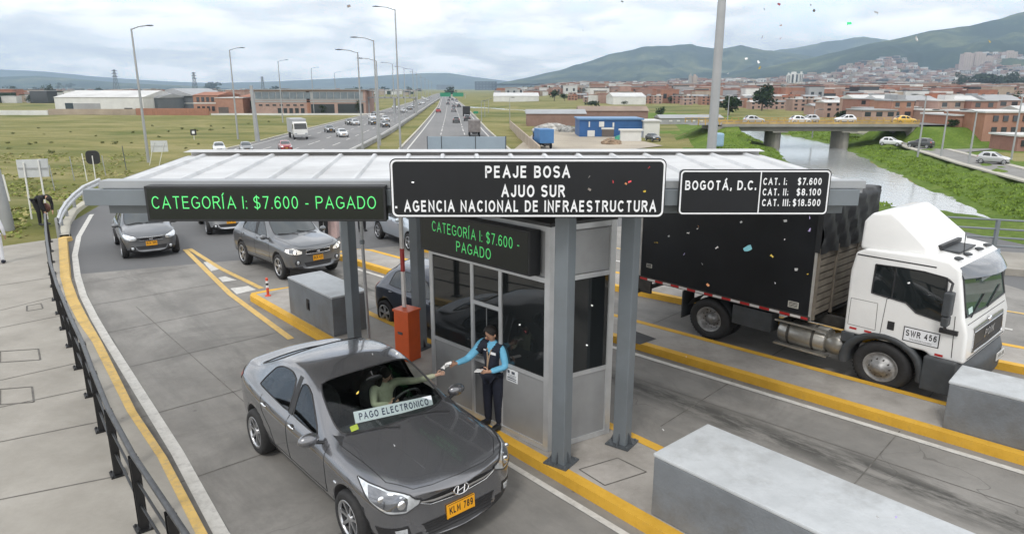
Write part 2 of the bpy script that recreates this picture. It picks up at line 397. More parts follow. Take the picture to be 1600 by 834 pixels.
SPECS['suv'] = var_spec('sedan',
 xlow =[2.30,2.22,2.04,1.74,1.35,1.02,.74,.62,.50,-.20,-.32,-.95,-1.30,-1.60,-1.95,-2.16,-2.28,-2.36],
 xbelt=[2.30,2.22,2.04,1.74,1.35,1.02,.82,.70,.58,-.20,-.32,-.95,-1.30,-1.70,-1.98,-2.16,-2.26,-2.32],
 xrail=[2.30,2.22,2.04,1.74,1.35,1.02,.76,.46,.14,-.22,-.34,-.95,-1.26,-1.70,-1.92,-2.12,-2.22,-2.29],
 xtop =[2.30,2.23,2.07,1.78,1.42,1.14,.98,.64,.26,-.18,-.30,-.95,-1.50,-1.82,-2.02,-2.18,-2.25,-2.31],
 ztop =[.86,.96,1.02,1.07,1.11,1.135,1.16,1.40,1.62,1.695,1.70,1.69,1.65,1.46,1.22,1.12,1.02,.88],
 z7   =[.855,.95,1.01,1.055,1.09,1.11,1.12,1.355,1.56,1.635,1.64,1.63,1.585,1.41,1.20,1.11,1.01,.87],
 z6   =[.85,.94,.995,1.035,1.065,1.085,1.10,1.30,1.50,1.57,1.575,1.56,1.51,1.36,1.17,1.10,1.0,.86],
 z5   =[.76,.86,.93,.97,1.0,1.02,1.04,1.05,1.055,1.07,1.075,1.10,1.12,1.13,1.10,1.04,.96,.82],
 y7   =[.40,.54,.59,.62,.64,.665,.72,.69,.63,.62,.62,.615,.61,.63,.65,.63,.60,.48],
 y6   =[.50,.68,.735,.76,.77,.78,.79,.755,.70,.69,.69,.685,.68,.70,.73,.71,.68,.56],
 y5   =[.60,.78,.84,.865,.87,.87,.87,.87,.87,.87,.87,.865,.85,.83,.81,.79,.76,.62],
 y4   =[.64,.83,.90,.93,.94,.94,.94,.94,.942,.944,.944,.944,.94,.93,.91,.885,.845,.68],
 hgt4=-.11, z3=.66, z2=.40, z1=.30, plan=.30, wheel=.36, axle=1.35, track=.82)
SPECS['mini'] = var_spec('hatch')

def cage(sp):
    N = len(sp['xlow']); rows = []
    for i in range(N):
        y4, y5, y6, y7 = sp['y4'][i], sp['y5'][i], sp['y6'][i], sp['y7'][i]
        z5 = sp['z5'][i]; zt = sp['ztop'][i]
        xl, xb, xr, xt = sp['xlow'][i], sp['xbelt'][i], sp['xrail'][i], sp['xtop'][i]
        z1, z2, z3 = sp['z1'], sp['z2'], sp['z3']
        if i == 0: z1 += .05; z2 += .02
        if i == N-1: z1 += .10; z2 += .08
        in_ = .035 if 2 < i < N-3 else .02
        P = [(xl, 0, z1), (xl, y4-.10, z1), (xl, y4-in_, z2), (xl, y4+.006, z3), (xl, y4, z5+sp['hgt4']),
             (xb, y5, z5), (xr, y6, sp['z6'][i]), (xr+(xt-xr)*.12, y7, sp['z7'][i]), (xr+(xt-xr)*.8, y7*.52, zt-.014), (xt, 0, zt)]
        # plan curvature of the two ends
        wf = {0: 1, 1: .8, 2: .45, 3: .12}.get(i, 0); wr = {N-1: 1, N-2: .8, N-3: .4}.get(i, 0)
        Q = []
        for (x, y, z) in P:
            k = (y/.8)**2
            Q.append((x - sp['plan']*wf*k*.75 + sp['tplan']*wr*k, y, z))
        rows.append(Q)
    return rows
def car_body(sp, mats, wells=True):
    """one closed smooth shell; material slots: paint, windscreen, front side, rear side, back glass, underside"""
    rows = cage(sp); N = len(rows); J = len(rows[0])
    bm = bmesh.new(); V = []
    for Q in rows:
        right = [bm.verts.new((x, -y, z)) for x, y, z in Q]
        left = [right[0]] + [bm.verts.new(Q[j]) for j in range(1, J-1)] + [right[-1]]
        V.append((right, left))
    cl = bm.edges.layers.float.new('crease_edge')
    def mid(i, j):
        if j == 0: return 5
        if j >= 7 and 6 <= i <= 7: return 1
        if j >= 7 and 12 <= i <= 13: return 4
        if j == 5 and i == 8: return 2
        if j == 5 and i in (10, 11): return 3
        if j == 1: return 5
        return 0
    for i in range(N-1):
        for s in (0, 1):
            a, b = V[i][s], V[i+1][s]
            for j in range(J-1):
                f = [a[j], b[j], b[j+1], a[j+1]]
                if s == 0: f = f[::-1]
                try: fc = bm.faces.new(f)
                except ValueError: continue
                fc.material_index = mid(i, j); fc.smooth = True
    for i in (0, N-1):
        r, l = V[i]
        for j in range(J-1):
            q = []
            for v in (r[j], r[j+1], l[j+1], l[j]):
                if v not in q: q.append(v)
            if i == N-1: q = q[::-1]
            fc = bm.faces.new(q); fc.material_index = 0; fc.smooth = True
    bmesh.ops.recalc_face_normals(bm, faces=bm.faces)
    for e in bm.edges:
        ms = {f.material_index for f in e.link_faces}
        c = 0
        if len(ms) > 1: c = .92 if (ms & {1, 2, 3, 4}) else .3
        e[cl] = c
    for i in range(N-1):                                   # belt, hood and deck edges
        for s in (0, 1):
            for j, c in ((5, .45 if i >= 6 else .3), (4, .35), (7, .35 if i < 5 else .2)):
                e = bm.edges.get((V[i][s][j], V[i+1][s][j]))
                if e: e[cl] = max(e[cl], c)
    me = bpy.data.meshes.new('body'); bm.to_mesh(me); bm.free()
    tmpm = [bpy.data.materials.new('slot%d' % k) for k in range(len(mats))]
    for m in tmpm: me.materials.append(m)
    o = bpy.data.objects.new('body', me); COL.objects.link(o)
    md = o.modifiers.new('s', 'SUBSURF'); md.levels = md.render_levels = 2; bake(o)
    if wells:
        tmp = []
        for sx in (1, -1):
            for sy in (1, -1):
                b = MB(); y0, y1 = (.42, 1.15)
                b.lathe([(0, y0), (sp['wheel']+.055, y0), (sp['wheel']+.055, y1), (0, y1)], 40, 0, Matrix.Translation((sx*sp['axle'], 0, sp['wheel']+.015)) @ Matrix.Rotation(math.pi/2*-sy, 4, 'X'))
                c = b.build('cut', M_BLK, merge=True); tmp.append(c)
                md = o.modifiers.new('b', 'BOOLEAN'); md.object = c; md.operation = 'DIFFERENCE'; md.solver = 'EXACT'
                md.material_mode = 'TRANSFER'
        bake(o)
        for c in tmp: bpy.data.objects.remove(c)
    me = o.data; idx = [tmpm.index(m) if m in tmpm else 5 for m in me.materials]
    mi = [idx[p.material_index] for p in me.polygons]
    me.materials.clear()
    for m in mats: me.materials.append(m)
    me.polygons.foreach_set('material_index', mi)
    for m in tmpm: bpy.data.materials.remove(m)
    return o
def split_mat(o, spec, parent):
    """move faces of given material slots to their own objects: spec = [(slot, name, side filter, material)]"""
    res = []; me = o.data
    for slot, name, side, m in spec:
        bm = bmesh.new(); bm.from_mesh(me)
        kill = [f for f in bm.faces if not (f.material_index == slot and (side == 0 or f.calc_center_median().y*side > 0))]
        bmesh.ops.delete(bm, geom=kill, context='FACES')
        if not bm.faces: bm.free(); continue
        for f in bm.faces: f.material_index = 0
        n2 = bpy.data.meshes.new(name); bm.to_mesh(n2); bm.free(); n2.materials.append(m)
        p = bpy.data.objects.new(name, n2); COL.objects.link(p); setp(p, parent); res.append(p)
    slots = {s for s, *_ in spec}
    bm = bmesh.new(); bm.from_mesh(me)
    bmesh.ops.delete(bm, geom=[f for f in bm.faces if f.material_index in slots], context='FACES')
    bm.to_mesh(me); bm.free()
    return res
def boundary_trim(b, p, r=.009, m=0):
    """rubber seal along the outline of a window"""
    bm = bmesh.new(); bm.from_mesh(p.data)
    ed = [e for e in bm.edges if len(e.link_faces) == 1]; adj = {}
    for e in ed:
        for v in e.verts: adj.setdefault(v, []).append(e)
    used = set()
    for e0 in ed:
        if e0 in used: continue
        loop = [e0.verts[0]]; v = e0.verts[1]; used.add(e0); loop.append(v)
        while v is not loop[0]:
            nx = [e for e in adj[v] if e not in used]
            if not nx: break
            used.add(nx[0]); v = nx[0].other_vert(v); loop.append(v)
        b.tube([q.co.copy() for q in loop], r, 5, m, caps=False)
    bm.free(); return b
class Skin:
    """snaps approximate points to a body surface"""
    def __init__(s, objs):
        vs = []; fs = []
        for o in objs:
            k = len(vs); vs += [v.co.copy() for v in o.data.vertices]; fs += [[k+i for i in p.vertices] for p in o.data.polygons]
        s.t = BVHTree.FromPolygons(vs, fs)
    def near(s, p, off=.003):
        q, n, i, d = s.t.find_nearest(Vector(p))
        if n.dot(Vector(p).to_3d()-Vector((Vector(p).x*.6, 0, .6))) < 0: n = -n
        return q + n*off
    def shoot(s, p, d, off=.003):
        d = Vector(d).normalized(); q, n, i, dd = s.t.ray_cast(Vector(p)-d*2.0, d)
        if q is None: return s.near(p, off)
        if n.dot(d) > 0: n = -n
        return q + n*off
    def line(s, b, pts, r=.004, m=0, n=14, off=.0005, d=None):
        pts = [Vector(p) for p in pts]; out = []
        for i in range(len(pts)-1):
            for k in range(n): out.append(pts[i].lerp(pts[i+1], k/n))
        out.append(pts[-1])
        return b.tube([s.shoot(p, d, off) if d else s.near(p, off) for p in out], r, 5, m)
    def patch(s, b, up, lo, m=0, nu=6, nv=5, off=.004, d=None, thick=0):
        def interp(pl, t):
            L = len(pl)-1; k = min(int(t*L), L-1); return Vector(pl[k]).lerp(Vector(pl[k+1]), t*L-k)
        N = nu*(max(len(up), len(lo))-1); rows = []
        for j in range(nv+1):
            r = []
            for i in range(N+1):
                p = interp(up, i/N).lerp(interp(lo, i/N), j/nv)
                r.append(s.shoot(p, d, off) if d else s.near(p, off))
            rows.append(r)
        b.grid(rows, m); return b
def wheel(parent, loc, r, side, wd=.20, spokes=5, rimr=.66, rim_m=None, twin=False):
    b = MB(); h = wd/2
    M = Matrix.Translation(loc) @ Matrix.Rotation(-math.pi/2*side, 4, 'X')
    rr = r*rimr
    b.lathe([(rr*.98,-h), (r*.9,-h), (r*.975,-h*.8), (r,-h*.45), (r,h*.45), (r*.975,h*.8), (r*.9,h), (rr*1.02,h), (rr*.97,h*.86), (rr*.96,-h*.5)], 36, 0, M)
    t = b.build('wheel', M_TYRE, parent)
    c = MB()
    c.lathe([(rr*1.01,h*.99), (rr*.93,h*.93), (rr*.9,h*.2), (rr*.86,-h*.4), (0.001,-h*.4)], 32, 1, M)
    c.lathe([(rr*1.02,h*.90),(rr*1.01,h*1.0),(rr*.9,h*.97),(rr*.89,h*.75)], 32, 0, M)
    c.lathe([(rr*.26,h*.2),(rr*.26,h*.78),(rr*.2,h*.86),(0.001,h*.88)], 18, 0, M)
    for k in range(spokes):
        a = 2*math.pi*k/spokes + .3
        for da in ((-.13, .13) if spokes <= 6 else (0,)):
            A = M @ Matrix.Rotation(a+da*.6, 4, 'Z')
            w0, w1 = rr*.085, rr*.07
            vs = [(rr*.18,-w0,h*.55),(rr*.92,-w1+rr*da*.55,h*.70),(rr*.92,w1+rr*da*.55,h*.70),(rr*.18,w0,h*.55),
                  (rr*.18,-w0,h*.80),(rr*.92,-w1+rr*da*.55,h*.92),(rr*.92,w1+rr*da*.55,h*.92),(rr*.18,w0,h*.80)]
            c.add(vs, [(4,5,6,7),(0,1,5,4),(2,3,7,6),(1,2,6,5)], 0, False, A)
    c.build('rim', [rim_m or M_RIM, M_BLK], t)
    return t
def plate(parent, sk, P, n, txt, m=None, wdt=.33, hgt=.155, sub=None):
    n = Vector(n).normalized(); x = Vector((0, 0, 1)).cross(n).normalized(); up = n.cross(x)
    M = frame(P, x, up)
    b = MB(); b.box(-wdt/2, wdt/2, -hgt/2, hgt/2, -.012, .006)
    b.v = [tuple(M @ Vector(v)) for v in b.v]
    o = b.build('number_plate', m or M_YPL, parent, bevel=.004)
    t = MB(); merge_mb(t, fit_text(txt, wdt*.84, hgt*.52, .03, .001), M @ Matrix.Translation((0, .008, .0075)))
    for s in (1, -1): t.box(-wdt/2+.008, wdt/2-.008, s*hgt/2*.93-.003, s*hgt/2*.93+.003, .0062, .0072, 0, M)
    if sub: merge_mb(t, fit_text(sub, wdt*.4, hgt*.10, .02, .001), M @ Matrix.Translation((0, -hgt*.36, .0075)))
    t.build('lettering', M_TXT, o); return o
def mirror_part(parent, sp, body_m, side, x=.55, y=None, z=.98):
    y = y or sp['y5'][7]
    b = MB(); b.ball((x-.02, side*(y+.135), z+.035), (.075, .115, .075), 0, 14, 10)
    b.tube([(x+.04, side*(y-.04), z-.03), (x+.01, side*(y+.07), z)], .022, 8, 1)
    o = b.build('wing_mirror', [body_m, M_BLK], parent)
    return o

def make_car(name, label, kind, pm, plate_txt, detail=2, lit=False, rim=None, group=None, clear=False):
    sp = SPECS[kind]; root = thing(name, label, 'car', group=group)
    sed = kind == 'sedan'; suv = kind == 'suv'
    body = car_body(sp, [pm, M_GLASS if clear else M_DGLS, M_TINT if clear else M_DGL, M_TINT if clear else M_DGL, M_TINT if clear else M_DGL, M_BLK], wells=detail > 0)
    setp(body, root); body.name = 'body'
    sk = Skin([body])
    gl = [(1, 'windscreen', 0, body.data.materials[1]), (4, 'rear_window', 0, body.data.materials[4])]
    for s in (1, -1):
        gl += [(2, 'side_window', s, body.data.materials[2]), (3, 'side_window', s, body.data.materials[3])]
    wins = split_mat(body, gl, root)
    if clear:                                              # driver's window is wound down
        for q in list(wins):
            if q.name.startswith('side_window') and all(v.co.y > 0 and v.co.x > -.3 for v in q.data.vertices):
                KIDS[root.name].remove(q); wins.remove(q); bpy.data.objects.remove(q)
    ax, wr = sp['axle'], sp['wheel']
    for sx in (1, -1):
        for sy in (1, -1):
            wheel(root, (sx*ax, sy*sp['track'], wr), wr, sy, .2 if not suv else .235, 5 if not sed else 7, .68, rim)
    N = len(sp['xlow']); x0 = sp['xlow'][0]; x1 = sp['xlow'][-1]
    y4 = sp['y4'][6]; yb = sp['y5'][6]
    Z = lambda k: k                       # front features scale with nose height
    X = lambda k: k*x0/2.13
    Y = lambda k: k*y4/.842
    if detail == 0: return root
    # seams
    b = MB()
    sl_, th = sp['z2']+.06, sp['z5'][9]-.005
    for s in (1, -1):
        xa, xm, xe = sp['xlow'][8]+.30, sp['xlow'][9]-.05, sp['xlow'][11]-.28
        if detail > 1:
            sk.line(b, [(xa-.03, s*y4, sl_), (xa, s*y4, .6), (xa-.02, s*y4, th)], .0035, d=(0, -s, 0))
            sk.line(b, [(xm, s*y4, sl_), (xm, s*y4, th)], .0035, d=(0, -s, 0))
            sk.line(b, [(xe+.28, s*y4, sl_), (xe+.22, s*y4, sl_+.2), (xe, s*y4, sl_+.36), (xe-.04, s*y4, th)], .0035, d=(0, -s, 0))
            sk.line(b, [(xa-.03, s*y4, sl_), (xe+.28, s*y4, sl_)], .0035, d=(0, -s, 0))
            # bonnet edge, from lamp to windscreen corner
            sk.line(b, [(X(1.72), s*Y(.64), 2), (X(1.3), s*Y(.665), 2), (X(.86), s*Y(.70), 2)], .0035, d=(0, 0, -1))
            sk.line(b, [(X(2.0), s*Y(.30), 2), (X(1.95), s*Y(.48), 2), (X(1.72), s*Y(.64), 2)], .0035, d=(0, 0, -1), n=8)
    if detail > 1:
        sk.line(b, [(X(2.0), -Y(.30), 2), (X(2.03), 0, 2), (X(2.0), Y(.30), 2)], .0035, d=(0, 0, -1), n=8)
        b.build('panel_gap', M_SEAM, root)
    # window seals
    tr = MB()
    for q in wins: boundary_trim(tr, q, .011 if q.name.startswith('wind') else .009)
    # solid B pillar covers
    for s in (1, -1):
        sk.patch(tr, [(sp['xrail'][9], s*sp['y6'][9], sp['z6'][9]), (sp['xrail'][10], s*sp['y6'][10], sp['z6'][10])],
                 [(sp['xbelt'][9], s*yb, sp['z5'][9]), (sp['xbelt'][10], s*yb, sp['z5'][10])], 0, 2, 5, .003)
    tr.build('window_seal', M_BLK, root)
    # headlamps
    for s in (1, -1):
        if sed:
            up = [(2.0, s*.43, .700), (1.95, s*.54, .755), (1.82, s*.67, .81), (1.58, s*.765, .845), (1.42, s*.79, .855)]
            lo = [(2.02, s*.45, .645), (1.98, s*.58, .585), (1.88, s*.72, .60), (1.70, s*.80, .69), (1.42, s*.80, .845)]
        elif suv:
            up = [(2.12, s*.50, .86), (2.06, s*.64, .89), (1.94, s*.80, .915), (1.82, s*.90, .92)]
            lo = [(2.12, s*.50, .775), (2.08, s*.64, .755), (1.96, s*.82, .78), (1.82, s*.91, .84)]
        else:
            up = [(1.72, s*.40, .70), (1.64, s*.54, .755), (1.52, s*.66, .80), (1.36, s*.75, .825)]
            lo = [(1.74, s*.42, .63), (1.68, s*.57, .61), (1.57, s*.70, .655), (1.38, s*.77, .75)]
        h = MB(); sk.patch(h, up, lo, 0, 6, 6, .006)
        hl = h.build('headlight', M_LENS if not lit else mat('lamp lens lit', (.85,.84,.80), .12, .2, var=.15, scale=14, coat=1.0, emit=.35), root)
        inner = MB()
        c = [(Vector(a)+Vector(q))/2 for a, q in zip(up, lo)]
        def sc(pl, k): return [c[i]+(Vector(p)-c[i])*k for i, p in enumerate(pl)]
        boundary_trim(inner, hl, .007, 0)
        if detail > 1:
            sk.patch(inner, sc(up, .72)[1:-1], sc(lo, .72)[1:-1], 1, 6, 4, .008)
            for p, rr in ((c[1].lerp(c[2], .25), .052), (c[2].lerp(c[3], .25), .04)):
                q = sk.near(p, .0); inner.ball(q, (.022, rr, rr), 2 if not lit else 3, 14, 8)
        inner.build('lamp_detail', [M_BLK, M_LENSD, M_CHR, M_LIT], hl)
        # tail lamps
        if sed:
            up = [(-2.16, s*.40, .97), (-2.10, s*.58, .975), (-1.98, s*.70, .97), (-1.82, s*.78, .95)]
            lo = [(-2.19, s*.40, .86), (-2.15, s*.58, .80), (-2.02, s*.74, .80), (-1.86, s*.80, .86)]
        elif suv:
            up = [(-2.28, s*.62, 1.08), (-2.2, s*.78, 1.08), (-2.05, s*.87, 1.05)]; lo = [(-2.30, s*.62, .90), (-2.24, s*.80, .88), (-2.08, s*.9, .92)]
        else:
            up = [(-1.74, s*.58, 1.05), (-1.68, s*.68, 1.05), (-1.56, s*.74, 1.02)]; lo = [(-1.82, s*.60, .78), (-1.77, s*.72, .78), (-1.64, s*.8, .80)]
        MB_ = MB(); sk.patch(MB_, up, lo, 0, 5, 5, .006); MB_.build('tail_light', M_RED, root)
        # fog lamps
        fx, fy, fz = (1.94, .60, .33) if sed else ((2.16, .66, .54) if suv else (1.7, .55, .36))
        f = MB()
        if sed:
            sk.patch(f, [(1.98, s*.56, .44), (1.86, s*.70, .435), (1.74, s*.79, .43)], [(2.0, s*.54, .34), (1.93, s*.68, .31), (1.80, s*.79, .285)], 0, 5, 4, .005)
            sk.patch(f, [(1.97, s*.57, .415), (1.91, s*.66, .41)], [(1.98, s*.57, .345), (1.93, s*.655, .335)], 1, 5, 4, .009)
            sk.patch(f, [(1.93, s*.655, .350), (1.84, s*.74, .33), (1.76, s*.80, .33)], [(1.93, s*.655, .325), (1.85, s*.74, .298), (1.78, s*.80, .29)], 2, 5, 3, .010)
        else:
            q = sk.near((fx, s*fy, fz), 0); f.ball(q, (.03, .10, .075), 0, 14, 8); q2 = sk.near((fx, s*fy, fz), .012); f.ball(q2, (.025, .055, .055), 1, 12, 8)
        f.build('fog_light', [M_BLK, M_LENS, M_CHR], root)
    # grille
    g = MB()
    if sed:
        sk.patch(g, [(2, -.44, 0.663), (2.08, -.30, 0.676), (2.12, 0, 0.678), (2.08, .30, 0.676), (2, .44, 0.663)], [(2, -.44, 0.648), (2.10, -.33, 0.593), (2.13, 0, 0.568), (2.10, .33, 0.593), (2, .44, 0.648)], 0, 6, 5, .005, d=(-1, 0, 0))
        sk.patch(g, [(2, -.44, 0.676), (2.08, -.30, 0.648), (2.12, 0, 0.640), (2.08, .30, 0.648), (2, .44, 0.676)], [(2, -.44, 0.660), (2.1, -.30, 0.620), (2.13, 0, 0.608), (2.1, .30, 0.620), (2, .44, 0.660)], 1, 6, 3, .014, d=(-1, 0, 0))
        sk.line(g, [(2, -.44, 0.650), (2.1, -.33, 0.591), (2.13, 0, 0.564), (2.1, .33, 0.591), (2, .44, 0.650)], .005, 1, 8, .004, d=(-1, 0, 0))
        sk.patch(g, [(2.08, -.42, .40), (2.12, 0, .395), (2.08, .42, .40)], [(2.08, -.36, .262), (2.12, 0, .25), (2.08, .36, .262)], 0, 8, 5, .004, d=(-1, 0, 0))
        for z_ in (.375, .345, .315, .285):
            sk.line(g, [(2.08, -.40, z_), (2.12, 0, z_-.004), (2.08, .40, z_)], .005, 2, 10, .006, d=(-1, 0, 0))
        sk.line(g, [(2.08, -.43, .405), (2.12, 0, .40), (2.08, .43, .405), ], .006, 2, 10, .004, d=(-1, 0, 0))
        gr = g.build('grille', [M_BLK, M_CHR, M_SEAM], root)
        # oval badge with a slanted H
        e = MB(); P = sk.shoot((2.2, 0, .635), (-1, 0, 0), .012); Mx = frame(P, (0, 1, 0), (-.28, 0, 1)) @ Matrix.Scale(1.15, 4)
        ring = [Vector((.075*math.cos(t), .043*math.sin(t), .012)) for t in [2*math.pi*k/28 for k in range(29)]]
        e.tube([Mx @ q for q in ring], .0075, 6, 0, caps=False)
        for (a, q, c2, d2) in ((-.042, -.026, -.022, .034), (.022, -.034, .042, .026)):
            e.tube([Mx @ Vector((a, q, .012)), Mx @ Vector((c2, d2, .012))], .0085, 6, 0)
        e.tube([Mx @ Vector((-.034, -.008, .012)), Mx @ Vector((0, .002, .014)), Mx @ Vector((.034, .008, .012))], .0075, 6, 0)
        bk = [Vector((.072*math.cos(t), .04*math.sin(t), .004)) for t in [2*math.pi*k/28 for k in range(28)]]
        e.add([Mx @ q for q in bk], [tuple(range(28))], 1)
        e.build('emblem', [M_CHR, M_BLK], gr)
    else:
        zc = .80 if suv else .66; hw = .40 if suv else .34; xg = x0-.02
        sk.patch(g, [(xg, -hw, zc+.055), (xg, 0, zc+.05), (xg, hw, zc+.055)], [(xg, -hw*.9, zc-.045), (xg, 0, zc-.06), (xg, hw*.9, zc-.045)], 0, 6, 4, .005, d=(-1, 0, 0))
        for a in (zc+.058, zc-.05):
            sk.line(g, [(xg, -hw, a), (xg, 0, a-.006), (xg, hw, a)], .010 if suv else .006, 1, 10, .004, d=(-1, 0, 0))
        if suv:
            for s in (1, -1): sk.line(g, [(xg, s*hw, zc+.056), (xg, s*hw*.92, zc-.05)], .010, 1, 5, .004, d=(-1, 0, 0))
        zl = .45 if suv else .36
        sk.patch(g, [(xg, -.46, zl+.07), (xg, 0, zl+.07), (xg, .46, zl+.07)], [(xg, -.40, zl-.05), (xg, 0, zl-.06), (xg, .40, zl-.05)], 0, 6, 4, .005, d=(-1, 0, 0))
        P = sk.shoot((x0+.3, 0, zc), (-1, 0, 0), .012); gr = g.build('grille', [M_BLK, M_CHR], root)
        e = MB(); e.ball(P, (.01, .06 if suv else .065, .024), 0, 14, 8); e.build('emblem', M_CHR, gr)
    # plate
    zp = .425 if sed else (.61 if suv else .50)
    P = sk.shoot((x0+.3, 0, zp), (-1, 0, 0), .016)
    plate(root, sk, P, (1, 0, .05), plate_txt)
    # door handles, mirrors, wipers
    for s in (1, -1):
        for hx in (sp['xlow'][9]+.10, sp['xlow'][11]-.18):
            q = sk.shoot((hx, s*y4, sp['z5'][9]-.085), (0, -s, 0), .012)
            hb = MB(); hb.ball(q, (.085, .016, .016), 0, 10, 6); hb.ball(q+Vector((0, -s*.012, .0)), (.05, .012, .032), 1, 10, 6)
            hb.build('door_handle', [pm if not sed else M_CHR, M_BLK], root)
        mirror_part(root, sp, pm, s, sp['xbelt'][7]-.06, None, sp['z5'][7]+.02)
    wp = MB()
    for (a, c2) in (((X(1.0), -.10), (.80, -.60)), ((X(1.0), .52), (.90, -.02))):
        pts = [sk.shoot((a[0]+(c2[0]-a[0])*t+ (.05 if t == 0 else 0), a[1]+(c2[1]-a[1])*t, 2), (0, 0, -1), .014) for t in (0, .25, .5, .75, 1)]
        wp.tube(pts, .009, 6)
    wp.build('wiper', M_BLK, root)
    if detail > 1 and sed:
        cr = MB()
        for s in (1, -1): sk.line(cr, [(1.05, s*.36, 2), (1.4, s*.28, 2), (1.80, s*.24, 2)], .06, off=-.0572, d=(0, 0, -1))
        cr.build('bonnet_crease', pm, body)
        for s in (1, -1):
            q = sk.shoot((1.02, s*y4, .62), (0, -s, 0), .004); ib = MB(); ib.ball(q, (.035, .008, .014), 0, 10, 6); ib.build('side_indicator', M_LENS, root)
    if suv:
        rr = MB()
        for s in (1, -1):
            pts = [sk.shoot((sp['xtop'][8]-.1 - t*1.5, s*.60, 3), (0, 0, -1), .035) for t in (0, .2, .5, .8, 1)]
            pts = [pts[0]-Vector((-.06, 0, .04))]+pts+[pts[-1]-Vector((.06, 0, .04))]
            rr = MB(); rr.tube(pts, .018, 8); rr.build('roof_rail', M_BLK, root)
    return root
def interior(root, mc=None):
    b = MB()
    b.grid([[(1.00, y, .90), (.80, y, .975), (.62, y, .985), (.55, y, .95), (.50, y, .80), (.55, y, .55)] for y in (-.70, -.4, 0, .15, .37, .6, .70)], 0)
    b.ball((.57, .37, .97), (.10, .20, .05), 0); b.cbox((.15, 0, .62), (.9, .16, .18), 0)
    b.cbox((-.2, 0, .28), (2.0, 1.4, .06), 0); b.cbox((-1.35, 0, .93), (.55, 1.1, .04), 0)
    b.build('dashboard', M_DASH, root, merge=True)
    for y in (-.37, .37):
        s = MB(); s.ball((-.05, y, .48), (.27, .25, .12), 0); s.ball((-.36, y, .78), (.12, .25, .36), 0, 14, 10)
        s.ball((-.42, y, 1.20), (.06, .13, .10), 0); s.build('seat', M_SEAT, root)
    s = MB(); s.ball((-1.0, 0, .45), (.3, .65, .12), 0); s.ball((-1.25, 0, .78), (.12, .65, .34), 0); s.build('seat', M_SEAT, root)
    sw = MB(); c = Vector((.36, .37, .92)); Mx = Matrix.Translation(c) @ Matrix.Rotation(R(-62), 4, 'Y')
    sw.tube([Mx @ Vector((.18*math.cos(t), .18*math.sin(t), 0)) for t in [2*math.pi*k/28 for k in range(29)]], .016, 8, 0, caps=False)
    sw.ball(c+Vector((.02, 0, -.01)), (.045, .06, .06), 0)
    for a in (0, math.pi, -math.pi/2): sw.tube([Mx @ Vector((.03*math.cos(a+math.pi/2), .03*math.sin(a+math.pi/2), -.01)), Mx @ Vector((.18*math.cos(a+math.pi/2), .18*math.sin(a+math.pi/2), 0))], .016, 6, 0)
    sw.tube([c, c+Vector((.22, 0, -.12))], .03, 8, 0); sw.build('steering_wheel', M_DASH, root)
    m = MB(); m.ball((.30, 0, 1.30), (.02, .11, .035), 0); m.tube([(.30, 0, 1.30), (.24, 0, 1.37)], .01); m.build('rear_view_mirror', M_BLK, root)
# ================================================================ setting
def pmat(name, build):
    if name in MATS: return MATS[name]
    m = bpy.data.materials.new(name); m.use_nodes = True
    n, l = m.node_tree.nodes, m.node_tree.links
    class K: pass
    k = K(); k.n = n; k.l = l; k.p = n['Principled BSDF']
    k.pos = n.new('ShaderNodeNewGeometry').outputs['Position']
    def math_(op, a, b=None, c=None, clamp=False):
        x = n.new('ShaderNodeMath'); x.operation = op; x.use_clamp = clamp
        for i, v in enumerate((a, b, c)):
            if v is None: continue
            if isinstance(v, (int, float)): x.inputs[i].default_value = v
            else: l.new(v, x.inputs[i])
        return x.outputs[0]
    def noise_(scale, detail=5, rough=.6, vec=None, stretch=None, rot=0, dist=0):
        x = n.new('ShaderNodeTexNoise'); x.inputs['Scale'].default_value = scale; x.inputs['Detail'].default_value = detail; x.inputs['Roughness'].default_value = rough
        x.inputs['Distortion'].default_value = dist
        v = vec or k.pos
        if stretch:
            mp = n.new('ShaderNodeMapping'); mp.inputs['Rotation'].default_value = (0, 0, rot); mp.inputs['Scale'].default_value = stretch
            # Mapping scales before it rotates, so rotate first in a node of its own
            m0 = n.new('ShaderNodeMapping'); m0.inputs['Rotation'].default_value = (0, 0, rot); l.new(v, m0.inputs[0])
            mp.inputs['Rotation'].default_value = (0, 0, 0); l.new(m0.outputs[0], mp.inputs[0]); v = mp.outputs[0]
        l.new(v, x.inputs['Vector']); return x.outputs[0]
    def ramp_(v, stops):
        r = n.new('ShaderNodeValToRGB'); e = r.color_ramp.elements
        while len(e) < len(stops): e.new(.5)
        for q, (p, c) in zip(e, stops):
            q.position = p; q.color = (*(c if hasattr(c, '__len__') else (c, c, c)), 1)
        l.new(v, r.inputs[0]); return r.outputs[0]
    def mix_(f, a, b, mode='MIX'):
        x = n.new('ShaderNodeMix'); x.data_type = 'RGBA'; x.blend_type = mode
        for i, v in ((0, f), (6, a), (7, b)):
            if isinstance(v, (int, float)): x.inputs[i].default_value = v
            elif isinstance(v, tuple): x.inputs[i].default_value = (*v[:3], 1)
            else: l.new(v, x.inputs[i])
        return x.outputs[2]
    def bump_(h, s=.3, d=.02):
        b = n.new('ShaderNodeBump'); b.inputs['Strength'].default_value = s; b.inputs['Distance'].default_value = d
        l.new(h, b.inputs['Height']); l.new(b.outputs[0], k.p.inputs['Normal'])
    k.math = math_; k.noise = noise_; k.ramp = ramp_; k.mix = mix_; k.bump = bump_
    build(k); MATS[name] = m; return m

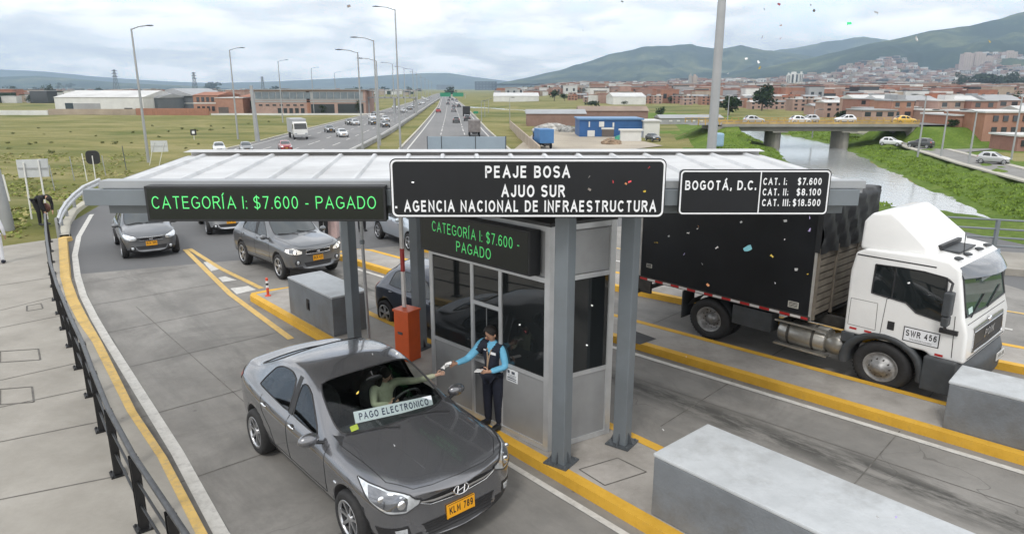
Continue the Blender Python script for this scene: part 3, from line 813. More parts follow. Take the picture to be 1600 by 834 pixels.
LU = Vector((.658, -.753, 0)); LN = Vector((.753, .658, 0))       # along and across the toll lanes
def lane(s, n, z=0.0): return LU*s + LN*n + Vector((0, 0, z))
LROT = math.atan2(LU.y, LU.x)
U2 = Vector((.723, -.691, 0)); N2 = Vector((.691, .723, 0))
def lane2(s, n, z=0.0): return U2*s + N2*n + Vector((0, 0, z))

def m_slab(k):
    a = k.noise(.55, 8, .65); b = k.noise(9, 6, .7); st = k.noise(1.1, 8, .68, stretch=(.22, 1.6, 1), rot=-LROT)
    base = k.ramp(a, [(.30, (.150,.144,.134)), (.5, (.215,.206,.191)), (.7, (.275,.264,.246))])
    base = k.mix(k.math('MULTIPLY', k.ramp(b, [(.35, 0), (.75, 1)]), .35), base, (.20,.195,.185))
    base = k.mix(k.math('MULTIPLY', k.ramp(st, [(.50, 0), (.74, 1)]), .5), base, (.13,.127,.122))
    sp = n_sep = k.n.new('ShaderNodeSeparateXYZ'); k.l.new(k.pos, sp.inputs[0])
    def band(nx, ny, c, wd, nscale, amt, col, lo=.42, hi=.62):
        d = k.math('ADD', k.math('MULTIPLY', sp.outputs[0], nx), k.math('MULTIPLY', sp.outputs[1], ny))
        wob = k.math('MULTIPLY', k.math('SUBTRACT', k.noise(.7, 4, .6), .5), .5)
        d = k.math('ABSOLUTE', k.math('ADD', k.math('SUBTRACT', d, c), wob))
        g = k.math('SUBTRACT', 1.0, k.math('DIVIDE', d, wd), clamp=True)
        nz = k.ramp(k.noise(nscale, 8, .72, stretch=(.35, 1.3, 1), rot=-LROT), [(lo, 0), (hi, 1)])
        return k.math('MULTIPLY', k.math('MULTIPLY', g, nz), amt), col
    for (nx, ny, c, wd, nsc, amt, col, lo, hi) in (
        (.715, .699, 10.05, .52, 2.2, 1.25, (.065,.063,.058), .38, .56),
        (.753, .658, 4.62, .75, 2.0, .55, (.11,.107,.10), .42, .6), (.753, .658, 3.1, .5, 2.0, .30, (.12,.117,.11), .42, .6),
        (.753, .658, 5.6, .4, 2.0, .30, (.12,.117,.11), .45, .6), (.715, .699, 9.0, .35, 2.4, .35, (.13,.126,.12), .42, .6), (.69, .723, 15.2, 1.2, 1.6, .4, (.12,.117,.11), .4, .6)):
        f, c2 = band(nx, ny, c, wd, nsc, amt, col, lo, hi); base = k.mix(k.math('MINIMUM', f, 1.0), base, c2)
    vo = k.n.new('ShaderNodeTexVoronoi'); vo.inputs['Scale'].default_value = 1.3; k.l.new(k.pos, vo.inputs['Vector'])
    spot = k.math('MULTIPLY', k.math('SUBTRACT', 1.0, k.math('DIVIDE', vo.outputs['Distance'], .06), clamp=True), .8)
    base = k.mix(spot, base, (.06,.055,.05))
    pt = k.ramp(k.noise(.42, 9, .76, dist=.8), [(.50, 0), (.66, 1)])
    base = k.mix(k.math('MULTIPLY', pt, .62), base, (.115,.11,.103))
    sw = k.n.new('ShaderNodeVectorMath'); sw.operation = 'ADD'; nv = k.n.new('ShaderNodeTexNoise'); nv.inputs['Scale'].default_value = 1.2; k.l.new(k.pos, nv.inputs['Vector']); k.l.new(k.pos, sw.inputs[0]); k.l.new(nv.outputs['Color'], sw.inputs[1])
    ce = k.n.new('ShaderNodeTexVoronoi'); ce.feature = 'DISTANCE_TO_EDGE'; ce.inputs['Scale'].default_value = .30; k.l.new(sw.outputs[0], ce.inputs['Vector'])
    cr = k.math('MULTIPLY', k.math('LESS_THAN', ce.outputs['Distance'], .0016), k.ramp(k.noise(.5, 3, .5), [(.52, 0), (.58, .45)]))
    base = k.mix(cr, base, (.07,.066,.06))
    k.l.new(base, k.p.inputs['Base Color']); k.p.inputs['Roughness'].default_value = .85
    k.bump(k.noise(60, 5, .7), .35, .01)
def m_walk(k):
    a = k.noise(.8, 8, .65); b = k.noise(13, 5, .7)
    base = k.ramp(a, [(.3, (.235,.220,.192)), (.52, (.30,.282,.249)), (.72, (.36,.341,.306))])
    base = k.mix(k.math('MULTIPLY', k.ramp(b, [(.35, 0), (.8, 1)]), .3), base, (.25,.232,.205))
    st = k.noise(1.2, 8, .7, stretch=(.3, 1.5, 1), rot=.35)
    base = k.mix(k.math('MULTIPLY', k.ramp(st, [(.52, 0), (.74, 1)]), .35), base, (.19,.175,.15))
    vo = k.n.new('ShaderNodeTexVoronoi'); vo.inputs['Scale'].default_value = 1.1; k.l.new(k.pos, vo.inputs['Vector'])
    spot = k.math('MULTIPLY', k.math('SUBTRACT', 1.0, k.math('DIVIDE', vo.outputs['Distance'], .05), clamp=True), .7)
    base = k.mix(spot, base, (.08,.07,.055))
    k.l.new(base, k.p.inputs['Base Color']); k.p.inputs['Roughness'].default_value = .88; k.bump(k.noise(50, 5, .7), .3, .01)
def m_asph(k):
    a = k.noise(.25, 6, .6); b = k.noise(35, 5, .75)
    base = k.ramp(a, [(.3, (.095,.097,.10)), (.7, (.135,.136,.138))])
    base = k.mix(k.math('MULTIPLY', k.ramp(b, [(.35, 0), (.75, 1)]), .45), base, (.09,.09,.092))
    k.l.new(base, k.p.inputs['Base Color']); k.p.inputs['Roughness'].default_value = .82; k.bump(b, .4, .008)
def m_hwy(k):
    a = k.noise(.06, 6, .6); b = k.noise(6, 5, .75); s = k.noise(.5, 5, .6, stretch=(1, .03, 1), rot=R(-6))
    base = k.ramp(a, [(.3, (.15,.148,.148)), (.7, (.20,.197,.195))])
    base = k.mix(k.math('MULTIPLY', k.ramp(s, [(.4, 0), (.7, 1)]), .35), base, (.10,.10,.10))
    k.l.new(base, k.p.inputs['Base Color']); k.p.inputs['Roughness'].default_value = .85
def m_grass(k):
    a = k.noise(.022, 7, .62, dist=.6); b = k.noise(.28, 7, .68); c = k.noise(3.2, 6, .75); e = k.noise(.07, 6, .68, stretch=(.35, 1.7, 1), rot=.1); e2 = k.noise(.05, 7, .7, stretch=(.4, 1.8, 1), rot=-.05)
    b2 = e2
    base = k.ramp(a, [(.36, (.105,.125,.032)), (.46, (.20,.19,.062)), (.55, (.29,.25,.105)), (.66, (.14,.155,.042))])
    base = k.mix(k.math('MULTIPLY', k.ramp(b, [(.42, 0), (.68, 1)]), .5), base, (.095,.12,.03))
    base = k.mix(k.math('MULTIPLY', k.ramp(e, [(.50, 0), (.62, 1)]), .65), base, (.33,.285,.14))
    base = k.mix(k.math('MULTIPLY', k.ramp(b2, [(.52, 0), (.62, 1)]), .6), base, (.085,.11,.03))
    base = k.mix(k.math('MULTIPLY', k.ramp(c, [(.38, 1), (.66, 0)]), .35), base, (.07,.085,.022))
    # bare and worn soil
    d = k.ramp(k.noise(.05, 8, .7), [(.66, 0), (.72, 1)])
    base = k.mix(k.math('MULTIPLY', d, .55), base, (.30,.255,.17))
    k.l.new(base, k.p.inputs['Base Color']); k.p.inputs['Roughness'].default_value = .95; k.p.inputs['Specular IOR Level'].default_value = .15
    k.bump(k.noise(4.5, 6, .75), .9, .12)
def m_lush(k):
    b = k.noise(.35, 7, .68); c = k.noise(3.0, 6, .75)
    base = k.ramp(b, [(.3, (.085,.15,.02)), (.55, (.14,.21,.035)), (.72, (.20,.25,.06))])
    base = k.mix(k.math('MULTIPLY', k.ramp(c, [(.36, 1), (.64, 0)]), .6), base, (.05,.085,.018))
    k.l.new(base, k.p.inputs['Base Color']); k.p.inputs['Roughness'].default_value = .95; k.p.inputs['Specular IOR Level'].default_value = .15
    k.bump(k.noise(2.5, 6, .75), 1.0, .2)
def m_yel(k):
    a = k.noise(3, 8, .7); base = k.ramp(a, [(.3, (.52,.29,.025)), (.6, (.66,.38,.04))])
    d = k.ramp(k.noise(6, 9, .75), [(.54, 0), (.74, 1)])
    base = k.mix(k.math('MULTIPLY', d, .5), base, (.25,.17,.06)); k.l.new(base, k.p.inputs['Base Color']); k.p.inputs['Roughness'].default_value = .7
def m_ylw(k):
    base = k.ramp(k.noise(3, 8, .7), [(.3, (.50,.33,.10)), (.65, (.62,.42,.13))])
    d = k.ramp(k.noise(9, 9, .75), [(.48, 0), (.66, 1)])
    base = k.mix(k.math('MULTIPLY', d, .65), base, (.30,.25,.17)); k.l.new(base, k.p.inputs['Base Color']); k.p.inputs['Roughness'].default_value = .75
def m_wht(k):
    base = k.ramp(k.noise(3, 8, .7), [(.3, (.46,.45,.42)), (.65, (.60,.59,.56))])
    d = k.ramp(k.noise(8, 9, .75), [(.48, 0), (.7, 1)])
    base = k.mix(k.math('MULTIPLY', d, .6), base, (.27,.26,.25)); k.l.new(base, k.p.inputs['Base Color']); k.p.inputs['Roughness'].default_value = .75
def m_water(k):
    k.p.inputs['Base Color'].default_value = (.30,.315,.315, 1); k.p.inputs['Roughness'].default_value = .12
    k.p.inputs['Specular IOR Level'].default_value = .9
    k.bump(k.noise(.9, 5, .6, stretch=(1, .5, 1)), .4, .08)
def m_bark(k): pass
A_SLAB = pmat('worn lane concrete', m_slab); A_WALK = pmat('sidewalk concrete', m_walk); A_ASPH = pmat('asphalt', m_asph)
A_HWY = pmat('highway asphalt', m_hwy); A_GRASS = pmat('dry meadow grass', m_grass); A_LUSH = pmat('lush bank grass', m_lush)
A_YEL = pmat('kerb yellow', m_yel); A_YLW = pmat('worn yellow line', m_ylw); A_WHT = pmat('worn white line', m_wht); A_WAT = pmat('river water', m_water)
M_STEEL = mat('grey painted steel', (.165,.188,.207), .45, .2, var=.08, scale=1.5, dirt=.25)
M_STEELD = mat('dark grey steel', (.085,.095,.105), .45, .2, var=.1, scale=2)
M_GALV = mat('galvanised steel', (.36,.37,.38), .45, .6, var=.12, scale=6)
M_JOINT = mat('joint filler', (.115,.108,.098), .9, var=.3, scale=5)
M_ROOF = mat('white corrugated sheet', (.50,.505,.51), .45, .1, var=.12, scale=.9, dirt=.4)
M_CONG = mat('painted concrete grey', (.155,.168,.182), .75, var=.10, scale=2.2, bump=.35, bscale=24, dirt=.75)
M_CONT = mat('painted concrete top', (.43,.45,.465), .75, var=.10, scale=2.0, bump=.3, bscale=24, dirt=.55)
M_ISL = mat('island concrete', (.33,.31,.285), .9, var=.15, scale=1.4, bump=.3, bscale=50, dirt=.6)

# ---- terrain
ZW = -4.7
rl = [gz(*p, ZW) for p in [(1150,200),(1161,205),(1194,219),(1216,229),(1233,242),(1239,250),(1262,270),(1300,300),(1360,345),(1430,405)]]
rr = [gz(p[0]+(24 if p[1] > 260 else (16 if p[1] > 225 else 6)), p[1], ZW) for p in [(1165,200),(1178,205),(1217,212),(1256,220),(1287,229),(1309,242),(1350,268),(1400,292),(1440,308),(1500,340),(1560,372),(1600,402)]]
d0 = Vector((-60, 150, 0)); rl = [rl[0]+Vector((-120, 260, 0)), rl[0]+Vector((-30, 80, 0))] + rl + [Vector((34, 22, ZW)), Vector((42, -30, ZW))]
rr = [rr[0]+Vector((-112, 268, 0)), rr[0]+Vector((-24, 84, 0))] + rr + [Vector((58, 22, ZW)), Vector((70, -30, ZW))]
rr = [p + Vector((0, 0, 0)) for p in rr]
def xat(pl, y):
    for a, b in zip(pl, pl[1:]):
        y0, y1 = max(a.y, b.y), min(a.y, b.y)
        if y1 <= y <= y0:
            t = (y - a.y)/((b.y - a.y) or 1e-6); return a.x+(b.x-a.x)*t
    return None
RY1, RY0 = rl[0].y, -29
def river_d(x, y):
    """signed distance (approx.) to the river: negative inside, and side"""
    if y > RY1 or y < RY0: return 99, 0
    a, b = xat(rl, y), xat(rr, y)
    if a is None or b is None: return 99, 0
    if a > b: a, b = b, a
    k = .72
    if x < a: return (a-x)*k, -1
    if x > b: return (x-b)*k, 1
    return -min(x-a, b-x)*k, 0
def emb(x, y):
    """bridge approach embankments"""
    d = max(0, max(117.5-y, y-130.5)); f = max(0, 1-d/6.5)
    f = f*f*(3-2*f); e = 0
    if x < 39: e = min(1, (39.5-x)/1.0)*sstep(29, 37, x)
    elif x > 67: e = min(1, (x-66.5)/1.5)*(1-sstep(95, 150, x))
    return 2.55*f*max(0, e)
def mound(x, y):
    return 0
def ground(x, y):
    z = base_h(x, y) + emb(x, y)
    d, s = river_d(x, y)
    if d < 0: return ZW-.5
    wd = 9.0 if s > 0 else 6.5
    if d < wd:
        t = d/wd; lump = .55*(noise.noise(Vector((x*.35, y*.22, 0)))+.6*noise.noise(Vector((x*.9, y*.6, 3))))*min(1, 4*t*(1.15-t))
        z2 = ZW-.15 + (z-ZW+.15)*(1-(1-t)**1.6)
        return min(z2+lump*.9, z+1.0)
    return z
def build_terrain():
    ys = []; y = -28.0
    while y < 170: ys.append(y); y += 1.6 if y < 20 else (1.1 if y < 135 else 2.0)
    while y < 16000: ys.append(y); y *= 1.045
    NX = 190; rows = []; vs = []; fs = []; mi = []
    for y in ys:
        r = []
        for i in range(NX+1):
            t = -1.25 + 2.5*i/NX
            x = t*(y+42)*.95; z = ground(x, y) - .07
            if y > 55 and x < 15:
                z += .22*noise.noise(Vector((x*.07, y*.07, 1))) * min(1, (y-55)/30) - .1
            r.append((x, y, z))
        rows.append(r)
    b = MB()
    for i in range(len(rows)-1):
        for k in range(NX):
            p = rows[i][k]; d, s = river_d(p[0], p[1])
            lush = (d < 12 and s != 0 and p[1] < 260) or (30+9*noise.noise(Vector((p[0]*.1, p[1]*.1, 2))) < p[0] < 110 and 98+9*noise.noise(Vector((p[0]*.1, p[1]*.1, 4))) < p[1] < 150)
            b.f.append([i*(NX+1)+k, i*(NX+1)+k+1, (i+1)*(NX+1)+k+1, (i+1)*(NX+1)+k]); b.m.append(1 if lush else 0); b.sm.append(True)
    b.v = [p for r in rows for p in r]
    o = b.build('ground', [A_GRASS, A_LUSH]); tag(o, 'grassy plain of dry meadow and green river banks', 'ground', kind='structure')
build_terrain()
def structure(o, label, cat): return tag(o, label, cat, kind='structure')
wb = MB()
N_ = 60
ysr = [rl[0].y + (-29-rl[0].y)*((i/N_)**.55) for i in range(N_+1)]
wb.grid([[(min(xat(rl, y) or 0, xat(rr, y) or 0)-2.0, y, ZW), (max(xat(rl, y) or 0, xat(rr, y) or 0)+2.0, y, ZW)] for y in [min(max(q, -28.9), rl[0].y-.1) for q in ysr]], 0, False)
structure(wb.build('river', A_WAT), 'pale grey river winding past green banks', 'river')

# ---- roads
def strip(name, left, right, m, dz, label, cat, n=24, follow=True):
    """road ribbon draped on the plain between two edge polylines"""
    b = MB(); rows = []
    for (a, c), (a2, c2) in zip(zip(left, right), zip(left[1:], right[1:])):
        L = int(max(1, min(n, (a2-a).length/2.0)))
        for k in range(L):
            p, q = a.lerp(a2, k/L), c.lerp(c2, k/L); rows.append((p, q))
    rows.append((left[-1], right[-1])); g = []
    for p, q in rows:
        r = []
        for k in range(5):
            x = p.lerp(q, k/4); r.append((x.x, x.y, (base_h(x.x, x.y) if follow else 0)+dz))
        g.append(r)
    b.grid(g, 0, False); o = b.build(name, m)
    return structure(o, label, cat)
def line_on(b, pts, wd, dz, m=0, dash=None, n=1):
    pts = [Vector(p) for p in pts]; acc = 0
    for a, c in zip(pts, pts[1:]):
        L = (c-a).length; t = (c-a).normalized(); s = Vector((-t.y, t.x, 0))*(wd/2)
        if dash:
            d = 0
            while d < L:
                e = min(d+dash[0], L)
                p, q = a+t*d, a+t*e
                v = [p-s, q-s, q+s, p+s]
                b.add([(w_.x, w_.y, base_h(w_.x, w_.y)+dz) for w_ in v], [(0, 1, 2, 3)], m); d += dash[0]+dash[1]
        else:
            K = max(1, int(L/2.5))
            for i in range(K):
                p, q = a.lerp(c, i/K), a.lerp(c, (i+1)/K); v = [p-s, q-s, q+s, p+s]
                b.add([(w_.x, w_.y, base_h(w_.x, w_.y)+dz) for w_ in v], [(0, 1, 2, 3)], m)
V3 = lambda x, y, z=0: Vector((x, y, z))
# outgoing carriageway (right) and incoming one (left), traced on the plain
BL = [at(*p) for p in [(693.5,146),(690,152),(684.5,166.5),(672,183),(655,203),(627,233)]]
BR = [at(*p) for p in [(699,146),(708,152),(726,166.5),(742,183),(760,203),(793,234)]]
BL.append(V3(-3.5, 34)); BR.append(V3(8, 34))
AL = [at(*p) for p in [(683,146),(664,153),(632,163),(590,175),(485,200.5),(408,221),(358,232.5)]]
AR = [at(*p) for p in [(690,146),(689,153),(673,163),(650,179),(606,208),(572,226),(548,238)]]
AL.append(V3(-31, 60)); AR.append(V3(-13, 62))
AL.append(V3(-23, 40)); AR.append(V3(-6, 40))
strip('highway', AL, AR, A_HWY, .02, 'dark asphalt carriageway with traffic coming towards the toll', 'road')
strip('highway', BL, BR, A_HWY, .02, 'grey asphalt carriageway leading straight away to the horizon', 'road')
mk = MB()
line_on(mk, [p.lerp(q, .06) for p, q in zip(BL, BR)], .25, .035); line_on(mk, [p.lerp(q, .94) for p, q in zip(BL, BR)], .25, .035)
for f in (.34, .65): line_on(mk, [p.lerp(q, f) for p, q in zip(BL, BR)], .2, .035, dash=(6, 5))
for f in (.28, .52, .74): line_on(mk, [p.lerp(q, f) for p, q in zip(AL, AR)], .22, .035, dash=(4, 6))
line_on(mk, [p.lerp(q, .06) for p, q in zip(AL, AR)], .22, .035); line_on(mk, [p.lerp(q, .95) for p, q in zip(AL, AR)], .22, .035)
structure(mk.build('lane_marking', A_WHT), 'white dashed and edge lines on the highway', 'road marking')
# highway kerbs and the concrete median barrier
kb = MB()
def kerb_wall(b, pts, wd, h, dz=0.0, m=0):
    pts = [Vector(p) for p in pts]; P = []
    for a, c in zip(pts, pts[1:]):
        K = max(1, int((c-a).length/3))
        P += [a.lerp(c, i/K) for i in range(K)]
    P.append(pts[-1]); rows = []
    for i, p in enumerate(P):
        t = (P[min(i+1, len(P)-1)]-P[max(i-1, 0)]).normalized(); s = Vector((-t.y, t.x, 0))*(wd/2); z = base_h(p.x, p.y)+dz
        a, c = p-s, p+s
        rows.append([(a.x, a.y, z-.1), (a.x, a.y, z+h), (c.x, c.y, z+h), (c.x, c.y, z-.1)])
    b.grid(rows, m, False, True)
for pl, o_ in ((BL, -1), (BR, 1), (AL, -1)): kerb_wall(kb, [p+V3(o_*.25, 0) for p in pl[1:]], .35, .16)
structure(kb.build('kerb', mat('pale kerb', (.42,.40,.34), .9, var=.12, scale=.4)), 'pale concrete kerbs along the highway', 'kerb')
bb = MB(); kerb_wall(bb, [p+V3(.5, 0) for p in AR[:-1]], .45, .55); 
tag(bb.build('median_barrier', mat('barrier concrete', (.24,.24,.235), .9, var=.15, scale=.4)), 'long low grey concrete barrier beside the incoming carriageway', 'barrier')
# service road on the right bank
SL = [at(*p) for p in [(1330,205),(1371,214),(1427,232),(1458,241),(1503,255),(1548,267),(1600,281),(1700,306)]]
SR = [at(*p) for p in [(1352,203),(1402,215),(1437,229),(1476,234),(1512,243),(1557,255),(1600,266),(1700,290)]]
strip('road', SL, SR, mat('service road', (.20,.195,.185), .9, var=.12, scale=.3), .03, 'grey service road beside the brick flats across the river', 'road')
kb = MB(); kerb_wall(kb, [p+V3(-.4, -.2) for p in SL], .9, .06, .03); kerb_wall(kb, [p+V3(.5, .2) for p in SR[3:]], .9, .10, .03)
structure(kb.build('pavement', mat('pale paving', (.40,.38,.33), .9, var=.1, scale=.6)), 'pale pavement strips along the service road', 'pavement')
sv = MB(); a_, c_, e_, g_ = at(1470,234), at(1500,239), at(1552,234), at(1545,232)
sv.add([(p.x, p.y, base_h(p.x, p.y)+.025) for p in (a_, c_, e_, g_)], [(0, 1, 2, 3)]); structure(sv.build('side_street', mat('service road', (0,0,0))), 'short side street between grass in front of brick flats', 'road')

# ---- toll plaza surfaces (level ground near the camera)
YEL_IN = [gz(*p, .15) for p in [(91,372),(94,432),(104,468),(122,503),(144,534),(198,642),(246,714),(306,834)]]
YEL_OUT = [gz(*p, .15) for p in [(104,372),(109,432),(121,465),(139,500),(159,534),(213,642),(261,714),(325,834)]]
for pl in (YEL_IN, YEL_OUT):
    pl.append(pl[-1]+LU*6); pl.insert(0, pl[0]+V3(-.0, .3))
WLN = [gz(*p) for p in [(160,318),(142,337),(123,370),(117,399),(121,431),(130,462),(148,498),(169,534),(217,611),(277,707),(346,834)]]
WLN.append(WLN[-1]+LU*6)
def sheet(name, pts, z, m, label, cat, sub=0):
    b = MB(); pts = [(p[0], p[1], z) for p in pts]
    A = sum(pts[i][0]*pts[(i+1)%len(pts)][1]-pts[(i+1)%len(pts)][0]*pts[i][1] for i in range(len(pts)))
    if A < 0: pts = pts[::-1]
    b.add(pts, [tuple(range(len(pts)))]); return structure(b.build(name, m), label, cat)
ledge = [V3(-30, 58), V3(-25.5, 46), V3(-23.2, 40), gz(140,312), gz(118,330), gz(106,350)] + [p for p in YEL_OUT]
apron = MB()
ap_poly = [p for p in ledge if p.y < 30.2]
sheet('plaza_asphalt', [V3(-19.9, 33.5)]+ap_poly+[V3(6, -6), V3(22, -6), V3(19.5, 20), V3(15.5, 33.5)], 0.0, A_ASPH, 'dark asphalt apron of the toll plaza', 'road')
# ramp of asphalt down to the carriageways
rb = MB(); g = []
for i in range(15):
    t = i/14; y = 33.5+28*t; g.append([(-19.9-8.5*t**.9+(k/6)*(35.4-6*t), y, base_h(0, y)+.004) for k in range(7)])
rb.grid(g, 0, False); structure(rb.build('plaza_ramp', A_ASPH), 'asphalt ramp between the plaza and the carriageways', 'road')
e1, e2 = gz(118,429), gz(390,405); ed = (e2-e1).normalized()
cpoly = [e1] + [p for p in YEL_OUT if p.y < e1.y] + [V3(6, -6), V3(14.5, -6), V3(16.5, 6), e1+ed*27]
sheet('lane_concrete', cpoly, .004, A_SLAB, 'worn concrete slabs of the toll lanes', 'road')
# slab joints
jb = MB()
for i in range(-16, 2):
    s = i*2.55+.55
    a, c = lane(s, -9, 0), lane(s, 30, 0)
    # clip to the concrete between left kerb and islands
    def nclip(s): 
        best = None
        for p, q in zip(YEL_OUT, YEL_OUT[1:]):
            sp_, sq = p.dot(LU), q.dot(LU)
            if min(sp_, sq) <= s <= max(sp_, sq) and abs(sq-sp_) > 1e-6:
                best = p.lerp(q, (s-sp_)/(sq-sp_)).dot(LN)
        return best
    n0 = nclip(s)
    if n0 is None: n0 = 1.5 if s > -4 else None
    if n0 is None: continue
    a = lane(s, n0+.02); c = lane(s, 6.15)
    if (a-e1).dot(V3(-ed.y, ed.x)) > 0 or (c-e1).dot(V3(-ed.y, ed.x)) > 0: continue
    line_on(jb, [a, c], .020, .0085)
for i in range(-8, 4): 
    s = i*2.9+.4; line_on(jb, [lane2(s, 8.9+ .3), lane2(s, 11.75)], .020, .0085); line_on(jb, [lane2(s, 13.3), lane2(s, 16.9)], .020, .0085)
line_on(jb, [lane(s_, 3.85) for s_ in (-19, 1)], .014, .0086); line_on(jb, [lane2(s_, 10.55) for s_ in (-12, 6)], .014, .0086)
structure(jb.build('slab_joint', M_JOINT), 'dark joints between the lane slabs', 'joint')
# sidewalk on the left, its yellow edge, gutter and white line
far_l = gz(-40,391,.15)
swp = [far_l] + YEL_IN[1:] + [V3(-4, -6), V3(-40, -6), V3(-40, far_l.y-1)]
b = MB(); b.prism([(p.x, p.y) for p in swp], -.3, .15); structure(b.build('sidewalk', A_WALK), 'pale concrete sidewalk left of the railing', 'sidewalk')
b = MB(); g = []
for p, q in zip(YEL_IN, YEL_OUT):
    g.append([(p.x, p.y, .152), (q.x, q.y, .152), (q.x+.02, q.y+.02, .004)])
b.grid(g, 0, False, False); structure(b.build('kerb_edge', A_YLW), 'faded yellow painted kerb beside the railing', 'kerb')
b = MB(); line_on(b, WLN, .17, .009); structure(b.build('edge_line', A_WHT), 'worn white edge line along the left kerb', 'road marking')
b = MB(); pl = [p+V3(.12, .1) for p in YEL_OUT[2:]]; line_on(b, pl, .24, .0065); structure(b.build('gutter', mat('gutter grime', (.17,.165,.155), .9, var=.25, scale=2)), 'grimy gutter at the foot of the yellow kerb', 'gutter')
b = MB()
for (p, q) in (((0,446),(84,433)),((0,485),(92,462)),((0,512),(100,492)),((0,594),(125,566)),((0,636),(142,606)),((0,690),(163,657)),((0,780),(200,740)),((-60,905),(255,850))):
    a, c = gz(*p, .15), gz(*q, .15); a = a+(a-c).normalized()*9; d = (c-a); 
    t = d.normalized(); s = V3(-t.y, t.x)*.012; b.add([(w_.x, w_.y, .1545) for w_ in (a-s, c-s, c+s, a+s)], [(0, 1, 2, 3)])
for cx0, cy0, cx1, cy1 in ((0,545,60,566),(0,604,50,632),(42,474,64,486)):        # inspection covers
    P = [gz(cx0, cy0+4, .15), gz(cx1, cy0, .15), gz(cx1+3, cy1-4, .15), gz(cx0, cy1, .15)]
    for u, v in zip(P, P[1:]+P[:1]):
        t = (v-u).normalized(); s = V3(-t.y, t.x)*.016; b.add([(w_.x, w_.y, .1560) for w_ in (u-s, v-s, v+s, u+s)], [(0, 1, 2, 3)])
structure(b.build('pavement_joint', M_JOINT), 'joints and cover outlines in the sidewalk', 'joint')
# splitter markings
b = MB()
line_on(b, [gz(289,390), gz(360,460), gz(455,530)], .15, .0125); line_on(b, [gz(296,389), gz(345,420), gz(409,451)], .15, .0125)
structure(b.build('splitter_line', A_YLW), 'double yellow lines splitting the lanes before the island', 'road marking')
b = MB()
for q in (((318,410),(331,408),(347,420),(330,424)),((341,434),(352,432),(370,438),(348,441)),((360,451),(388,447),(400,453),(370,460))):
    b.add([(*gz(*p).xy, .0105) for p in q], [(0, 1, 2, 3)])
structure(b.build('hatch_marking', A_WHT), 'white hatch bars between the yellow lines', 'road marking')

# ---- islands
def island(name, s0, s1, n0, n1, fn, label, tip=.5, h=.16, kw=.17):
    root = thing(name, label, 'kerb island', fn((s0+s1)/2, (n0+n1)/2)); O = root.location.copy()
    out = [(s0, n0+tip*.2), (s0+tip*.35, n0), (s1, n0), (s1, n1), (s0+tip, n1), (s0+tip*.25, n1-.25), (s0, n0+tip)]
    cx, cy = (s0+s1)/2, (n0+n1)/2
    inn = []
    for s, n in out:
        inn.append((min(max(s, s0+kw), s1-kw), min(max(n, n0+kw), n1-kw)))
    b = MB(); W = lambda p, z: fn(p[0], p[1], z)-O
    K = len(out)
    vs = [W(p, 0) for p in out]+[W(p, h) for p in out]+[W(p, h) for p in inn]
    fs = []
    for i in range(K):
        j = (i+1) % K; fs += [(i, j, K+j, K+i), (K+i, K+j, 2*K+j, 2*K+i)]
    b.add(vs, fs); b.build('kerb', A_YEL, root)
    b = MB(); b.add([W(p, h-.004) for p in inn], [tuple(range(K))]); b.build('paving', M_ISL, root)
    return root
island('toll_island', -17.75, 2.5, 6.23, 7.93, lane, 'toll island with bright yellow kerb carrying the grey booth', .6)
island('toll_island', -19.6, 5.0, 11.84, 13.12, lane2, 'long yellow kerbed island between the booth lane and the truck', .6)
c3a, c3b = gz(1000,463), gz(1592,584); U3 = (c3b-c3a).normalized(); N3 = V3(-U3.y, U3.x)
lane3 = lambda s, n, z=0: c3a+U3*s+N3*n+V3(0, 0, z)
island('toll_island', -9, 13, 0, 1.35, lane3, 'yellow kerbed island on the far side of the white truck', .6)
b = MB(); line_on(b, [lane2(s, 11.60) for s in (-18, 5)], .12, .0125); line_on(b, [lane(s, 6.02) for s in (-10.5, 1)], .10, .0125); line_on(b, [lane3(s, 3.0) for s in (-9, 13)], .12, .0125, dash=(2, 3))
structure(b.build('lane_edge_line', A_WHT), 'thin white lines beside the island kerbs', 'road marking')
b = MB(); line_on(b, [lane3(s, 4.6) for s in (-20, 12)], .12, .0125); structure(b.build('lane_edge_line', A_YLW), 'faded yellow edge line in the far lane', 'road marking')
b = MB()       # inspection cover outline and drain cover on the islands
P = [gz(*p, .156) for p in ((905,733),(965,715),(1010,737),(945,758))]
for u, v in zip(P, P[1:]+P[:1]):
    t = (v-u).normalized(); s = V3(-t.y, t.x)*.010; b.add([(w_.x, w_.y, .160) for w_ in (u-s, v-s, v+s, u+s)], [(0, 1, 2, 3)])
structure(b.build('cover_outline', M_JOINT), 'outline of a concrete cover in front of the booth', 'joint')
b = MB(); b.add([gz(*p, .161) for p in ((975,530),(990,516),(1026,529),(1000,538))], [(0, 1, 2, 3)]); structure(b.build('drain_cover', mat('iron cover', (.05,.05,.05), .7, .4)), 'dark iron drain cover on the island by the columns', 'cover')
# far kerb walk and parapet by the river
wk = [gz(1420,418), gz(1600,432)]; wd_ = (wk[1]-wk[0]).normalized(); wn = V3(-wd_.y, wd_.x)
b = MB(); a, c = wk[0]-wd_*8, wk[1]+wd_*14
b.prism([tuple(p.xy) for p in (a, c, c+wn*2.6, a+wn*2.6)], -.3, .2); structure(b.build('sidewalk', A_WALK), 'narrow raised footway by the river railing', 'sidewalk')
RA, RB = a+wn*2.2, c+wn*2.2

